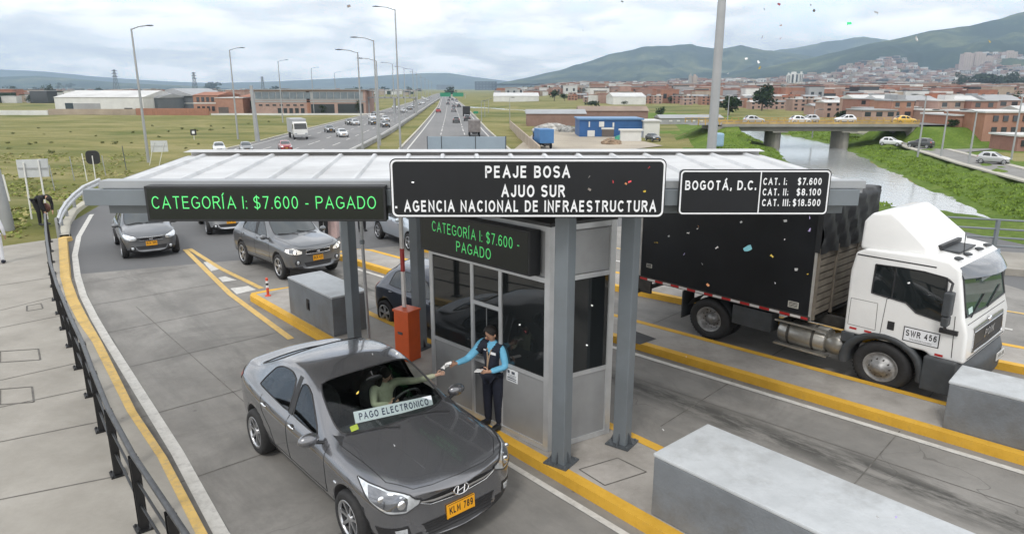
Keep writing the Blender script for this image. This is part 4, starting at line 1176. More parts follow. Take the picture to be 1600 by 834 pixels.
# ---- canopy
def canopy():
    root = thing('toll_canopy', 'wide white corrugated canopy roof on four grey steel columns', 'canopy', (0, 11.5, 0))
    O = root.location.copy(); L = lambda b: setattr(b, 'v', [tuple(Vector(p)-O) for p in b.v]) or b
    fl, fr, br, bl_ = V3(-5.20, 8.95, 4.21), V3(4.46, 9.0, 4.21), V3(5.10, 14.3, 4.08), V3(-6.55, 14.1, 4.08)
    nr = 17; prof = []
    for i in range(nr):
        prof += [((i+0)/nr, 0), ((i+.42)/nr, 0), ((i+.46)/nr, .045), ((i+.54)/nr, .045), ((i+.58)/nr, 0)]
    prof.append((1, 0)); b = MB(); g = []
    for t, m_ in ((0, 0), (.5, 0), (1, 0)):
        g.append([tuple(fl.lerp(bl_, t).lerp(fr.lerp(br, t), u)+V3(0, 0, z)) for u, z in prof])
    b.grid(g, 0, False)
    b.grid([[tuple(Vector(p)-V3(0, 0, .012)) for p in r] for r in g], 0, False, True)
    L(b).build('roof_sheet', M_ROOF, root)
    b = MB()      # ridge flashing at the back
    for p, q in ((bl_, br),):
        b.add([tuple(w_) for w_ in (p+V3(-.05, -.10, .075), q+V3(.05, -.10, .075), q+V3(.05, .25, .10), p+V3(-.05, .25, .10), p+V3(-.05, .25, -.05), q+V3(.05, .25, -.05))], [(0, 1, 2, 3), (3, 2, 5, 4)])
    L(b).build('ridge_flashing', M_ROOF, root)
    b = MB(); b.box(-5.22, 4.48, 8.80, 8.96, 4.105, 4.195); b.box(-5.25, 4.50, 8.77, 8.80, 4.17, 4.262); b.box(-5.25, 4.50, 8.801, 8.99, 4.257, 4.262); L(b).build('gutter', mat('gutter grey', (.33,.345,.36), .45, .3, var=.06, scale=1.5, dirt=.2), root)
    b = MB(); b.box(-5.43, 4.40, 8.70, 8.82, 3.955, 4.16); L(b).build('fascia_beam', M_STEEL, root, bevel=.008)
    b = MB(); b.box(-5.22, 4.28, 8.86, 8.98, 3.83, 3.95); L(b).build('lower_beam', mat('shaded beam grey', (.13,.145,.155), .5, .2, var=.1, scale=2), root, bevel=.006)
    sb = MB()
    for p, q in ((fl, bl_), (fr, br)):
        d = (q-p); t = d.normalized(); s = V3(t.y, -t.x)*.05
        sb.add([tuple(w_) for w_ in (p-s+V3(0, 0, -.14), q-s+V3(0, 0, -.14), q+s+V3(0, 0, -.14), p+s+V3(0, 0, -.14), p-s+V3(0, 0, -.01), q-s+V3(0, 0, -.01), q+s+V3(0, 0, -.01), p+s+V3(0, 0, -.01))],
               [(0, 3, 2, 1), (4, 5, 6, 7), (0, 1, 5, 4), (1, 2, 6, 5), (2, 3, 7, 6), (3, 0, 4, 7)])
    sb.box(-6.4, 5.0, 13.9, 14.02, 3.92, 4.06)
    for x in (-3.2, -.6, 2.0): sb.box(x-.05, x+.05, 8.99, 13.9, 3.92, 4.05)
    L(sb).build('roof_frame', M_STEELD, root)
    cols = [lane(-6.31, 6.46), lane(-6.09, 7.55), lane(-12.45, 6.50), lane(-11.5, 7.50)]
    for c in cols:
        b = MB(); Mx = Matrix.Translation(c-O) @ Matrix.Rotation(LROT+R(14), 4, 'Z')
        b.box(-.105, .105, -.105, .105, .17, 3.95, 0, Mx); o = b.build('column', M_STEEL, root, bevel=.012)
        p = MB(); p.box(-.19, .19, -.19, .19, .16, .185, 0, Mx)
        for s in (1, -1):
            p.add([Mx @ Vector(v) for v in ((s*.105, -.008, .185), (s*.185, -.008, .185), (s*.105, -.008, .36), (s*.105, .008, .185), (s*.185, .008, .185), (s*.105, .008, .36))], [(0, 1, 2), (3, 5, 4), (1, 4, 5, 2)])
            p.add([Mx @ Vector(v) for v in ((-.008, s*.105, .185), (-.008, s*.185, .185), (-.008, s*.105, .36), (.008, s*.105, .185), (.008, s*.185, .185), (.008, s*.105, .36))], [(0, 1, 2), (3, 5, 4), (1, 4, 5, 2)])
            for s2 in (1, -1):
                p.lathe([(.018, .185), (.018, .21), (0.001, .212)], 6, 0, Mx @ Matrix.Translation((s*.15, s2*.15, 0)))
        p.build('base_plate', M_STEELD, o)
    return root
CANOPY = canopy()

M_SIGN = mat('sign black', (.006,.007,.010), .35, var=.15, scale=2, spec=.4)
M_SIGNW = mat('sign white', (.72,.73,.75), .45, var=.05, scale=6)
M_LEDB = mat('display black', (.006,.009,.007), .25, var=.2, scale=50)
M_LED = mat('green led', (.09,.62,.17), .4, var=0, emit=.5)
def rrect(w_, h_, r, n=6):
    P = []
    for cx, cy, a0 in ((w_/2-r, h_/2-r, 0), (-w_/2+r, h_/2-r, 90), (-w_/2+r, -h_/2+r, 180), (w_/2-r, -h_/2+r, 270)):
        for k in range(n+1):
            a = R(a0+90*k/n); P.append((cx+r*math.cos(a), cy+r*math.sin(a)))
    return P
def board(name, cat, label, px, Y, M_face, ry=.0):
    """flat sign panel in the plane of the canopy front; px = left, top, right, bottom on that plane"""
    a = ap(px[0], px[1], Y); c = ap(px[2], px[3], Y); w_, h_ = c.x-a.x, a.z-c.z
    root = thing(name, label, cat, ((a.x+c.x)/2, Y, (a.z+c.z)/2)); return root, w_, h_
FR = Matrix(((1,0,0,0),(0,0,-1,0),(0,1,0,0),(0,0,0,1)))         # face local (x, y, out) -> world, facing the camera side (-Y)
def sign_panel(root, w_, h_, border=.022, r=.07, inset=.012, dv=None):
    b = MB(); b.prism(rrect(w_, h_, r), -.05, 0, 0, FR); b.build('panel', M_SIGN, root)
    b = MB(); o, i = rrect(w_-2*inset, h_-2*inset, r-inset*.5), rrect(w_-2*inset-2*border, h_-2*inset-2*border, r-inset-border*.4); n = len(o)
    b.add([FR @ Vector((*p, .003)) for p in o]+[FR @ Vector((*p, .003)) for p in i], [(k, (k+1) % n, n+(k+1) % n, n+k) for k in range(n)])
    if dv is not None: b.add([FR @ Vector(p) for p in ((dv-border*.4, -h_/2+inset+.01, .0035), (dv+border*.4, -h_/2+inset+.01, .0035), (dv+border*.4, h_/2-inset-.01, .0035), (dv-border*.4, h_/2-inset-.01, .0035))], [(0, 1, 2, 3)])
    b.build('border', M_SIGNW, root)
def pxtext(root, Y, items, m, off=.004, bold=.034, name='lettering'):
    for txt, x0, x1, y0, y1 in items:
        a, c = ap(x0, y0, Y), ap(x1, y1, Y); O = root.location
        t = fit_text(txt, c.x-a.x, a.z-c.z, bold)
        Mx = Matrix.Translation(Vector(((a.x+c.x)/2-O.x, 0, (a.z+c.z)/2-O.z))) @ FR @ Matrix.Translation((0, 0, off))
        b = MB(); merge_mb(b, t, Mx); b.build(name, m, root)
Y1 = 8.52
s1, w1, h1 = board('toll_sign', 'sign', 'big black sign with three lines of white capitals on the canopy front', (608, 248, 1037, 340), Y1, M_SIGN)
sign_panel(s1, w1, h1, .022, .075)
pxtext(s1, Y1, [('PEAJE BOSA', 758, 891, 259, 278), ('AJUO SUR', 783, 883, 289, 308), ('- AGENCIA NACIONAL DE INFRAESTRUCTURA', 617, 1025, 313, 331)], M_SIGNW)
Y2 = 8.62
s2, w2, h2 = board('price_sign', 'sign', 'black price sign headed with a city name, right end of canopy', (1063, 265, 1292, 336), Y2, M_SIGN)
sign_panel(s2, w2, h2, .018, .055, dv=ap(1187, 300, Y2).x-s2.location.x)
pxtext(s2, Y2, [('BOGOT\u00c1, D.C.', 1071, 1181, 282, 297), ('CAT. I:', 1193, 1229, 278, 289), ('$7.600', 1247, 1283, 278, 289), ('CAT. II:', 1192, 1231, 294.5, 305.5), ('$8.100', 1245, 1282, 294.5, 305.5), ('CAT. III:', 1191, 1234, 311, 322), ('$18.500', 1239, 1281, 311, 322)], M_SIGNW)
Y3 = 8.60
s3, w3, h3 = board('led_display', 'display', 'long black LED display with green price line, left on canopy', (224, 291, 604, 346), Y3, M_LEDB)
b = MB(); b.box(-w3/2, w3/2, -h3/2, h3/2, -.16, 0, 0, FR); b.build('housing', mat('display housing', (.012,.013,.015), .5, var=.2), s3, bevel=.008)
b = MB(); b.add([FR @ Vector(p) for p in ((-w3/2+.03, -h3/2+.03, .002), (w3/2-.03, -h3/2+.03, .002), (w3/2-.03, h3/2-.03, .002), (-w3/2+.03, h3/2-.03, .002))], [(0, 1, 2, 3)]); b.build('screen', M_LEDB, s3)
pxtext(s3, Y3, [('CATEGOR\u00cdA I: $7.600 - PAGADO', 236, 588, 306.5, 326)], M_LED, .005, -.010)
# hanging hooks of the signs onto the beam
for r_, w_ in ((s1, w1), (s2, w2), (s3, w3)):
    for k in (-.35, .35):
        h = MB(); h.box(k*w_-.03, k*w_+.03, .05 if r_ is not s3 else .16, 8.705-r_.location.y, -.05, .05); h.build('bracket', M_STEELD, r_)

# ---- toll booth
BC = Vector((.53, 9.31)); BLf = Vector((-1.35, 11.19)); 
bu = (BLf-BC).normalized(); bLen = (BLf-BC).length; bv = Vector((.86, .51)).normalized(); bDep = 1.12
def booth():
    root = thing('toll_booth', 'aluminium toll booth with dark windows and a green LED panel', 'booth', (BC.x, BC.y, .16))
    M_AL = mat('aluminium frame', (.55,.56,.57), .38, .5, var=.08, scale=3)
    M_PAN = mat('grey booth panel', (.33,.335,.34), .5, .35, var=.07, scale=2.5, dirt=.2)
    M_BG = mat('booth glass', (.012,.014,.015), .03, var=0, spec=.75)
    HB = 3.40
    def W(u, v, z): p = bu*u+bv*v; return Vector((p.x, p.y, z))
    side = W(0, 0, 0), Vector((bu.x, bu.y, 0)), 'u'
    def slab(b, face, a0, a1, z0, z1, d0, d1, m=0):
        """box on a face: a along it, d outward"""
        n_u = Vector((-bv.x, -bv.y)) ; n_v = Vector((-bu.x, -bu.y))
        vs = []
        for z in (z0, z1):
            for a, d in ((a0, d0), (a1, d0), (a1, d1), (a0, d1)):
                p = (bu*a + n_u*d) if face == 'u' else ((bv*a + n_v*d) if face == 'v' else ((bu*a+bv*bDep-n_u*d) if face == 'ub' else (bu*bLen+bv*a-n_v*d)))
                vs.append((p.x, p.y, z))
        b.add(vs, [(0, 3, 2, 1), (4, 5, 6, 7), (0, 1, 5, 4), (1, 2, 6, 5), (2, 3, 7, 6), (3, 0, 4, 7)], m)
    core = MB()
    core.prism([tuple((bu*a+bv*d).xy) for a, d in ((.03, .03), (bLen-.03, .03), (bLen-.03, bDep-.03), (.03, bDep-.03))], .03, HB-.02); core.build('wall', M_PAN, root)
    t1, t2, t3 = .98, 1.62, bLen                     # mullions of the long side, measured from the near corner
    zs, zt = 1.13, 2.62
    lower = MB(); 
    for a0, a1 in ((.07, t1-.03), (t2+.03, bLen-.06)):
        p = MB(); slab(p, 'u', a0, a1, .08, zs-.03, -.03, .004); p.build('lower_panel', M_PAN, root)
    p = MB(); slab(p, 'v', .07, bDep-.07, .08, zs-.03, -.03, .004); p.build('lower_panel', M_PAN, root)
    p = MB(); slab(p, 'v', .07, bDep-.07, zt+.05, HB-.1, -.03, .004); p.build('upper_panel', M_PAN, root)
    for a0, a1, z0, z1 in ((.07, t1-.03, zs+.03, zt-.03), (t2+.03, bLen-.06, zs+.03, zt-.03), (t1+.03, t2-.03, 2.02, zt-.03)):
        p = MB(); slab(p, 'u', a0, a1, z0, z1, -.03, .006); p.build('window', M_BG, root)
    p = MB(); slab(p, 'v', .07, bDep-.07, zs+.03, zt-.03, -.03, .006); p.build('window', M_BG, root)
    # doorway: dark reveal, leaf lower half, hatch with shelf
    p = MB(); slab(p, 'u', t1+.03, t2-.03, .08, 1.96, -.03, .002); d = p.build('door', mat('door grey', (.20,.205,.21), .5, .35, var=.08, scale=2.5), root)
    p = MB(); slab(p, 'u', t1+.05, t1+.31, 1.12, 1.94, 0, .008); p.build('window_pane', M_BG, d)
    p = MB(); slab(p, 'u', t1+.34, t2-.05, 1.12, 1.94, 0, .008); p.build('window_pane', M_BG, d)
    p = MB(); slab(p, 'u', t1+.04, t2-.04, 1.05, 1.10, 0, .10); p.build('shelf', M_AL, d)
    f = MB()
    for a0, a1 in ((-.02, .07), (t1-.03, t1+.03), (t2-.03, t2+.03), (bLen-.06, bLen+.02)): slab(f, 'u', a0, a1, .0, HB-.003, -.03, .025)
    for z0, z1 in ((.0, .08), (zt-.03, zt+.04), (HB-.07, HB)): slab(f, 'u', 0, bLen, z0, z1, -.02, .022)
    for a0, a1 in ((.07, t1-.03), (t2+.03, bLen-.06)): slab(f, 'u', a0, a1, zs-.03, zs+.03, -.02, .020)
    slab(f, 'u', t1+.03, t2-.03, 1.96, 2.02, -.02, .021)
    for a0, a1 in ((-.023, .06), (bDep-.08, bDep+.02)): slab(f, 'v', a0, a1, .002, HB-.004, -.03, .027)
    for z0, z1 in ((.002, .082), (zs-.032, zs+.032), (zt-.032, zt+.042), (HB-.072, HB+.002)): slab(f, 'v', .03, bDep, z0, z1, -.02, .021)
    slab(f, 'ub', 0, bLen, 0, .08, -.02, .02); slab(f, 'ub', 0, bLen, HB-.07, HB, -.02, .02); slab(f, 'ub', 0, bLen, zs-.03, zs+.03, -.02, .018)
    for a0, a1 in ((0, .07), (bLen-.07, bLen), (bLen/2-.03, bLen/2+.03)): slab(f, 'ub', a0, a1, 0, HB, -.03, .022)
    f.build('frame', M_AL, root)
    p = MB(); slab(p, 'ub', .1, bLen-.1, zs+.04, zt-.04, -.03, .006); p.build('window', M_BG, root)
    r = MB(); r.prism([tuple((bu*a+bv*d).xy) for a, d in ((-.03, -.03), (bLen+.03, -.03), (bLen+.03, bDep+.03), (-.03, bDep+.03))], HB+.004, HB+.05)
    r.build('roof', mat('booth roof', (.06,.062,.065), .8, var=.25, scale=2), root)
    # LED panel on the long side
    L0, L1 = .16, bLen-.03
    e = MB(); slab(e, 'u', L0, L1, zt+.07, HB-.06, .02, .20); e = e.build('led_panel', mat('display housing', (0,0,0)), root, bevel=.006)
    s = MB(); slab(s, 'u', L0+.03, L1-.03, zt+.10, HB-.09, .201, .203); s.build('screen', M_LEDB, e)
    x = Vector((-bu.x, -bu.y, 0)); n_ = Vector((-bv.x, -bv.y, 0))
    for txt, wd, zc, ac in (('CATEGOR\u00cdA I: $7.600 -', 1.95, zt+.50, 1.33), ('PAGADO', .78, zt+.26, 1.33)):
        t = fit_text(txt, wd, .165, -.004)
        o = bu*ac - bv*.205
        b = MB(); merge_mb(b, t, frame((o.x, o.y, zc), x, (0, 0, 1))); b.build('lettering', M_LED, e)
    # paper notice on the lower panel
    a0, a1 = .62, .86; zc0, zc1 = .88, 1.08
    p = MB(); slab(p, 'u', a0, a1, zc0, zc1, .004, .008); nt_ = p.build('notice', mat('notice paper', (.68,.70,.72), .6, var=.04), root)
    b = MB()
    for k, (q0, q1, w0, w1) in enumerate(((.79, .835, 1.01, 1.06), (.68, .75, 1.01, 1.055), (.65, .84, .985, .992), (.66, .82, .965, .972), (.65, .84, .93, .945), (.65, .84, .90, .915), (.70, .84, .948, .953))):
        slab(b, 'u', q0, q1, w0, w1, .008, .0088)
    b.build('print', mat('print ink', (.06,.07,.09), .6, var=0), nt_)
    return root
BOOTH = booth()

# ---- plinth blocks
def block(label, P, h, z0=.156, name='concrete_block'):
    """low concrete block on four footprint corners with a slightly paler top slab"""
    c = sum((Vector(p) for p in P), Vector((0, 0, 0)))/4; root = thing(name, label, 'block', (c.x, c.y, z0)); L = [tuple((Vector(p)-c).xy) for p in P]
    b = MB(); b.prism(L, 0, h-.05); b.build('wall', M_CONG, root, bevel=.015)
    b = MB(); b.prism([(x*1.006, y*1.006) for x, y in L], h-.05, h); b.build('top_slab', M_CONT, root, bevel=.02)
    return root
def rect_n(s0, s1, n0, n1, fn=lane): return [fn(s0, n0), fn(s1, n0), fn(s1, n1), fn(s0, n1)]
B1 = block('grey concrete block with a small dark socket behind the steel column', rect_n(-15.5, -13.25, 6.43, 7.30), .90)
b = MB(); P = lane(-14.45, 6.43)-B1.location; Mx = frame((P.x, P.y, .45), LU, (0, 0, 1))
b.box(-.07, .07, -.13, .13, -.01, .012, 0, Mx); b.box(-.04, .04, -.09, .05, .012, .03, 0, Mx); b.build('socket', M_BLK, B1)
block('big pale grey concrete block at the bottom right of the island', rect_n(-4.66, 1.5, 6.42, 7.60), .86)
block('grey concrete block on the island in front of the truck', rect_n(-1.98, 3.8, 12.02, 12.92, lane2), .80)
# ================================================================ truck
def make_truck():
    f = V3(.664, -.748).normalized(); l = V3(-f.y, f.x)
    C = V3(6.85, 11.90) + l*1.05
    root = thing('box_truck', 'white cab box truck with black cargo box and roof deflector in the right lane', 'truck', C, math.atan2(f.y, f.x)); root.scale = (1.07, 1.06, .97)
    WH = mat('truck white', (.74,.74,.73), .35, var=.05, scale=1.2, coat=.5, dirt=.12)
    DK = mat('truck dark plastic', (.045,.05,.055), .55, var=.2, scale=5, dirt=.3)
    BX = mat('cargo black sheet', (.010,.011,.013), .35, var=.25, scale=1.0, spec=.4)
    ST = mat('chassis steel', (.05,.047,.043), .7, .2, var=.3, scale=5, dirt=.5)
    SL = mat('weathered slats', (.15,.13,.105), .8, var=.3, scale=3, dirt=.6)
    AL = mat('tank aluminium', (.42,.41,.38), .35, .75, var=.15, scale=5, dirt=.4)
    GW = mat('truck windscreen', (.045,.075,.068), .04, var=0, spec=.8)
    W = 1.15; H2 = W+.03
    # cargo box
    b = MB(); b.box(-5.15, -1.27, -H2, H2, 1.13, 3.46); box = b.build('cargo_box', BX, root, bevel=.01)
    b = MB()
    for y in (-H2, H2):
        s = 1 if y > 0 else -1
        b.box(-1.30, -1.255, y-.012*(1), y+.012, 1.05, 3.47); b.box(-5.165, -5.125, y-.012, y+.012, 1.05, 3.47)
        b.box(-5.16, -1.26, y-.012, y+.012, 3.43, 3.475)
    b.build('edge_trim', mat('box trim', (.40,.39,.37), .5, .4, var=.15, scale=4), box)
    b = MB()
    for z in [1.15+.145*i for i in range(9)]: b.box(-1.262, -1.235, -H2+.03, H2-.03, z, z+.115)
    for y in (-H2+.02, -.45, .45, H2-.06): b.box(-1.262, -1.215, y, y+.05, 1.06, 2.52)
    b.build('front_slats', SL, box)
    g = []
    for i in range(13):
        z = 2.42+1.12*i/12; r = []
        for k in range(19):
            y = -H2-.02+(2*H2+.04)*k/18
            r.append((-1.20+.03*math.sin(k*1.7+i*.6)+.02*math.sin(k*3.1-i)+(0 if i < 12 else -.05), y, z+(.015*math.sin(k*2.2) if i == 0 else 0)))
        g.append(r)
    g.append([(-1.6, p[1]*.99, 3.535) for p in g[-1]])
    b = MB(); b.grid(g, 0, True)
    for s in (-1, 1): b.grid([[(-1.21, s*(H2+.02), z), (-1.29, s*(H2+.022), z), (-1.31, s*(H2+.02), z)] for z in (2.45, 2.8, 3.2, 3.53)], 0, True, s > 0)
    b.build('tarpaulin', mat('black tarpaulin', (.014,.015,.017), .5, var=.3, scale=5, spec=.5), box)
    b = MB()
    for s in (-1, 1):
        b.box(-5.17, -1.26, s*H2-.02, s*H2+.02, 1.04, 1.13, 0)
    rail = b.build('bottom_rail', ST, box)
    for s in (-1,):
        b = MB(); x = -5.12; k = 0
        while x < -1.35:
            b.box(x, min(x+.20, -1.3), s*(H2+.021)-.003, s*(H2+.021)+.003, 1.055, 1.105, k % 2); x += .205; k += 1
        b.build('reflective_strip', [mat('reflective red', (.42,.02,.02), .4, var=.1), mat('reflective white', (.62,.60,.58), .4, var=.1)], rail)
    for (x, z, w_, h_) in ((-1.60, 1.30, .20, .13), (-4.9, 1.42, .14, .09)):
        b = MB(); b.box(x-w_/2, x+w_/2, -H2-.008, -H2-.001, z-h_/2, z+h_/2, 0)
        for q in (-.3, -.08, .14, .34): b.box(x-w_*.42, x+w_*.42, -H2-.010, -H2-.0085, z+q*h_-.006, z+q*h_+.008, 1)
        b.build('data_plate', [mat('data plate', (.55,.53,.47), .5, var=.08), M_TXT], box)
    # chassis
    b = MB()
    for y in (-.42, .42): b.box(-5.1, .9, y-.05, y+.05, .78, 1.0)
    b.box(-5.15, -1.3, -1.05, 1.05, 1.0, 1.06); b.box(-5.45, -5.40, -1.0, 1.0, .55, .66)
    for y in (-.8, .8): b.box(-5.45, -5.1, y-.03, y+.03, .58, 1.02)
    b.tube([(-3.37, -.95, .475), (-3.37, .95, .475)], .08); b.tube([(0, -.95, .475), (0, .95, .475)], .07)
    b.box(-2.1, -1.95, -.3, .3, .4, .9); b.build('chassis', ST, root)
    for x, sides in ((0, 1), (-3.37, 2)):
        for s in (-1, 1):
            for q in range(sides):
                yy = s*(1.0-q*.30)
                b = MB(); Mx = Matrix.Translation((x, yy, .475)) @ Matrix.Rotation(-math.pi/2*s, 4, 'X'); h = .135
                b.lathe([(.28,-h),(.43,-h),(.465,-h*.75),(.475,-h*.3),(.475,h*.3),(.465,h*.75),(.43,h),(.40,h*1.03),(.29,h*1.0),(.275,h*.7),(.27,-h)], 40, 0, Mx)
                for k in range(44):
                    a = 2*math.pi*k/44; A = Mx @ Matrix.Rotation(a, 4, 'Z'); b.box(.472, .479, -.012, .012, -h*.75, h*.75, 0, A)
                t = b.build('wheel', M_TYRE, root)
                if q == 0:
                    r_ = MB(); rm = mat('steel rim', (.30,.30,.30), .5, .5, var=.3, scale=9, dirt=.6)
                    if x == 0: r_.lathe([(.285,h),(.265,h*1.02),(.25,h*.75),(.19,h*.85),(.15,h*1.35),(.10,h*1.4),(.09,h*1.65),(.001,h*1.7)], 30, 0, Mx)
                    else: r_.lathe([(.285,h),(.265,h*1.02),(.255,h*.2),(.20,-h*.1),(.12,-h*.1),(.11,h*.5),(.001,h*.55)], 30, 0, Mx)
                    for k in range(10):
                        a = 2*math.pi*k/10; A = Mx @ Matrix.Translation((.165*math.cos(a), .165*math.sin(a), h*1.15 if x == 0 else -h*.1)); r_.lathe([(.014, -.03), (.014, .02), (.001, .022)], 6, 1, A)
                        if x: A = Mx @ Matrix.Translation((.225*math.cos(a+.3), .225*math.sin(a+.3), h*.02)); r_.lathe([(.022, 0), (.001, .002)], 10, 1, A)
                    r_.build('rim', [rm, ST], t)
    for s in (-1, 1):
        b = MB(); g = []
        for k in range(11):
            a = math.pi*(.12+.76*k/10); g.append([(-3.37+.56*math.cos(a), s*.72, .475+.56*math.sin(a)), (-3.37+.56*math.cos(a), s*1.16, .475+.56*math.sin(a))])
        b.grid(g, 0, True, s > 0); b.box(-4.02, -4.0, s*.95-.22, s*.95+.22, .35, 1.0); b.build('mudguard', DK, root)
        b = MB(); b.box(-2.85, -2.02, s*.98-.16, s*.98+.16, .55, .98); b.build('tool_box', DK, root, bevel=.02)
        b = MB(); Mx = Matrix.Translation((-1.9, s*.86, .62)) @ Matrix.Rotation(math.pi/2, 4, 'Y')
        b.lathe([(.001, 0), (.24, 0), (.26, .03), (.26, .87), (.24, .90), (.001, .90)], 26, 0, Mx)
        for x in (-1.72, -1.25): b.lathe([(.268, 0), (.268, .05)], 26, 1, Matrix.Translation((x, s*.86, .62)) @ Matrix.Rotation(math.pi/2, 4, 'Y'))
        b.build('fuel_tank', [AL, ST], root)
        b = MB(); b.box(-1.95, -.92, s*1.08-.05, s*1.08+.05, .35, .39); b.build('tank_step', AL, root); b = MB(); b.box(-1.95, -.95, s*1.10-.04, s*1.10+.04, .86, .90); b.build('tank_step', AL, root)
        b = MB(); b.lathe([(.001, -.17), (.17, -.17), (.19, -.13), (.19, .13), (.17, .17), (.001, .17)], 24, 0, Matrix.Translation((-.83, s*.90, .62)) @ Matrix.Rotation(math.pi/2, 4, 'X')); b.build('air_tank', AL, root)
    # cab
    prof = [(-.68, .98), (-.70, 2.2), (-.66, 2.56), (-.50, 2.66), (.45, 2.70), (.78, 2.66), (.93, 2.55), (1.10, 1.72), (1.18, 1.45), (1.20, .92), (.72, .92), (.62, .99)]
    def cab_w(z): return W-.02-.075*max(0, (z-1.75)/.95)
    b = MB(); n = len(prof)
    vs = []
    for s in (-1, 1): vs += [(x-(0.0), s*cab_w(z), z) for x, z in prof]
    b.add(vs, [tuple(range(n)), tuple(range(2*n-1, n-1, -1))]+[((i+1) % n, i, n+i, n+(i+1) % n) for i in range(n)])
    cab = b.build('cab', WH, root, bevel=.075, seg=4)
    for p in cab.data.polygons: p.use_smooth = True
    sk = Skin([cab])
    def near(p, off=.004, d=None): return sk.shoot(p, d, off) if d else sk.near(p, off)
    # windscreen, visor, panels
    b = MB(); sk.patch(b, [(1.2, -.98, 2.47), (1.3, 0, 2.52), (1.2, .98, 2.47)], [(1.3, -1.04, 1.74), (1.4, 0, 1.70), (1.3, 1.04, 1.74)], 0, 7, 7, .006, d=(-1, 0, 0)); ws = b.build('windscreen', GW, cab)
    b = MB(); boundary_trim(b, ws, .018); b.build('seal', M_BLK, ws)
    b = MB(); g = []
    for k in range(9):
        y = -1.02+2.04*k/8; q = 1-(y/1.1)**2*.25; g.append([(.93, y, 2.60), (1.08*q+.06, y, 2.55), (1.20*q+.05, y, 2.40)])
    b.grid(g, 0, True, True); b.grid([[(p[0]-.012, p[1], p[2]-.012) for p in r] for r in g], 0, True); b.build('sun_visor', mat('smoked visor', (.10,.11,.125), .15, var=.1, coat=.6), cab)
    b = MB(); b.box(1.02, 1.03, -.25, .75, 2.22, 2.33); b.v = [(1.14-.19*(z-1.72)/.83+.02, y, z) for x, y, z in b.v]; b.build('windscreen_sticker', mat('white band', (.55,.58,.58), .5, var=.05), ws)
    b = MB(); sk.patch(b, [(1.3, -.90, 1.86), (1.3, -.70, 1.86)], [(1.3, -.90, 1.76), (1.3, -.70, 1.76)], 0, 2, 2, .010, d=(-1, 0, 0)); b.build('windscreen_label', mat('pale label', (.45,.60,.55), .5, var=.1), ws)
    for s in (-1, 1):
        D = (0, -s, 0)
        up = [(-.30, s*2, 2.40), (.2, s*2, 2.42), (.74, s*2, 2.40)]; lo = [(-.30, s*2, 1.86), (.25, s*2, 1.80), (.42, s*2, 1.66), (.84, s*2, 1.60)]
        up = [(-.30, s*2, 2.40), (.1, s*2, 2.42), (.45, s*2, 2.42), (.78, s*2, 2.38)]
        b = MB(); sk.patch(b, up, lo, 0, 6, 5, .006, d=D); sw_ = b.build('side_window', M_DGL, cab)
        t = MB(); boundary_trim(t, sw_, .014); sk.line(t, [(.02, s*2, 2.41), (.02, s*2, 1.83)], .016, d=D); t.build('seal', M_BLK, sw_)
        t = MB()
        sk.line(t, [(-.05, s*2, 1.80), (-.08, s*2, 1.02), ], .005, d=D); sk.line(t, [(.98, s*2, 1.75), (1.02, s*2, 1.0)], .006, d=D)
        sk.line(t, [(-.05, s*2, 1.80), (.02, s*2, 1.83)], .005, d=D)
        sk.line(t, [(-.62, s*2, 1.68), (-.18, s*2, 1.68), (-.16, s*2, 1.16), (-.62, s*2, 1.16), (-.62, s*2, 1.68)], .004, d=D)
        sk.line(t, [(-.62, s*2, 2.53), (.60, s*2, 2.53)], .012, d=D)
        t.build('panel_gap', M_SEAM, cab)
        t = MB(); sk.patch(t, [(.02, s*2, 1.40), (.13, s*2, 1.40)], [(.02, s*2, 1.24), (.13, s*2, 1.24)], 0, 3, 3, .008, d=D); t.build('door_handle', M_BLK, cab)
        for x0, x1 in ((-.58, -.46), (-.33, -.21), (-.10, .03), (.78, .90)):
            z = 1.10 if x0 < .5 else .99
            t = MB(); sk.patch(t, [(x0, s*2, z+.02), (x1, s*2, z+.02)], [(x0, s*2, z-.02), (x1, s*2, z-.02)], 0, 2, 2, .006, d=D); t.build('reflector', MATS['reflective red'], cab)
        # mirrors
        t = MB(); y = s*1.36
        t.box(.86, .98, y-.09, y+.09, 1.80, 2.22); t.box(.87, .97, y-.085, y+.085, 1.62, 1.79); mr = t.build('wing_mirror', DK, cab, bevel=.03, seg=3)
        t = MB(); t.tube([(.80, s*1.10, 2.36), (.92, s*1.30, 2.36), (.92, y, 2.2)], .02); t.tube([(.86, s*1.13, 1.52), (.90, s*1.28, 1.54), (.92, y, 1.64)], .022); t.box(.80, 1.06, s*1.15-.03, s*1.15+.03, 1.42, 1.50); t.build('mirror_arm', M_BLK, mr)
        # wheel arch, step and bumper corner
        g = []
        for k in range(15):
            a = R(-8+ (196)*k/14); x, z = .62*math.cos(a), .475+.60*math.sin(a)
            g.append([(x*.90, s*.70, .475+(z-.475)*.90), (x*.90, s*1.13, .475+(z-.475)*.90), (x, s*1.175, z), (x*1.12, s*1.165, .475+(z-.475)*1.06+.02), (x*1.12, s*1.08, .475+(z-.475)*1.06+.02)])
        b = MB(); b.grid(g, 0, True, s > 0); b.build('wheel_arch', DK, root)
        b = MB(); b.box(-.70, -.48, s*1.06-.10, s*1.06+.08, .80, 1.0); b.build('mud_flap', DK, root, bevel=.02); b = MB(); b.box(.66, 1.12, s*1.05-.20, s*1.05+.10, .33, .95); b.build('step_well', DK, root, bevel=.03)
        b = MB(); b.box(.70, 1.02, s*1.155-.02, s*1.155+.02, .39, .45); b.build('step', AL, root); b = MB(); b.box(.72, 1.0, s*1.155-.02, s*1.155+.02, .68, .73); b.build('step', AL, root)
    b = MB(); gp = []
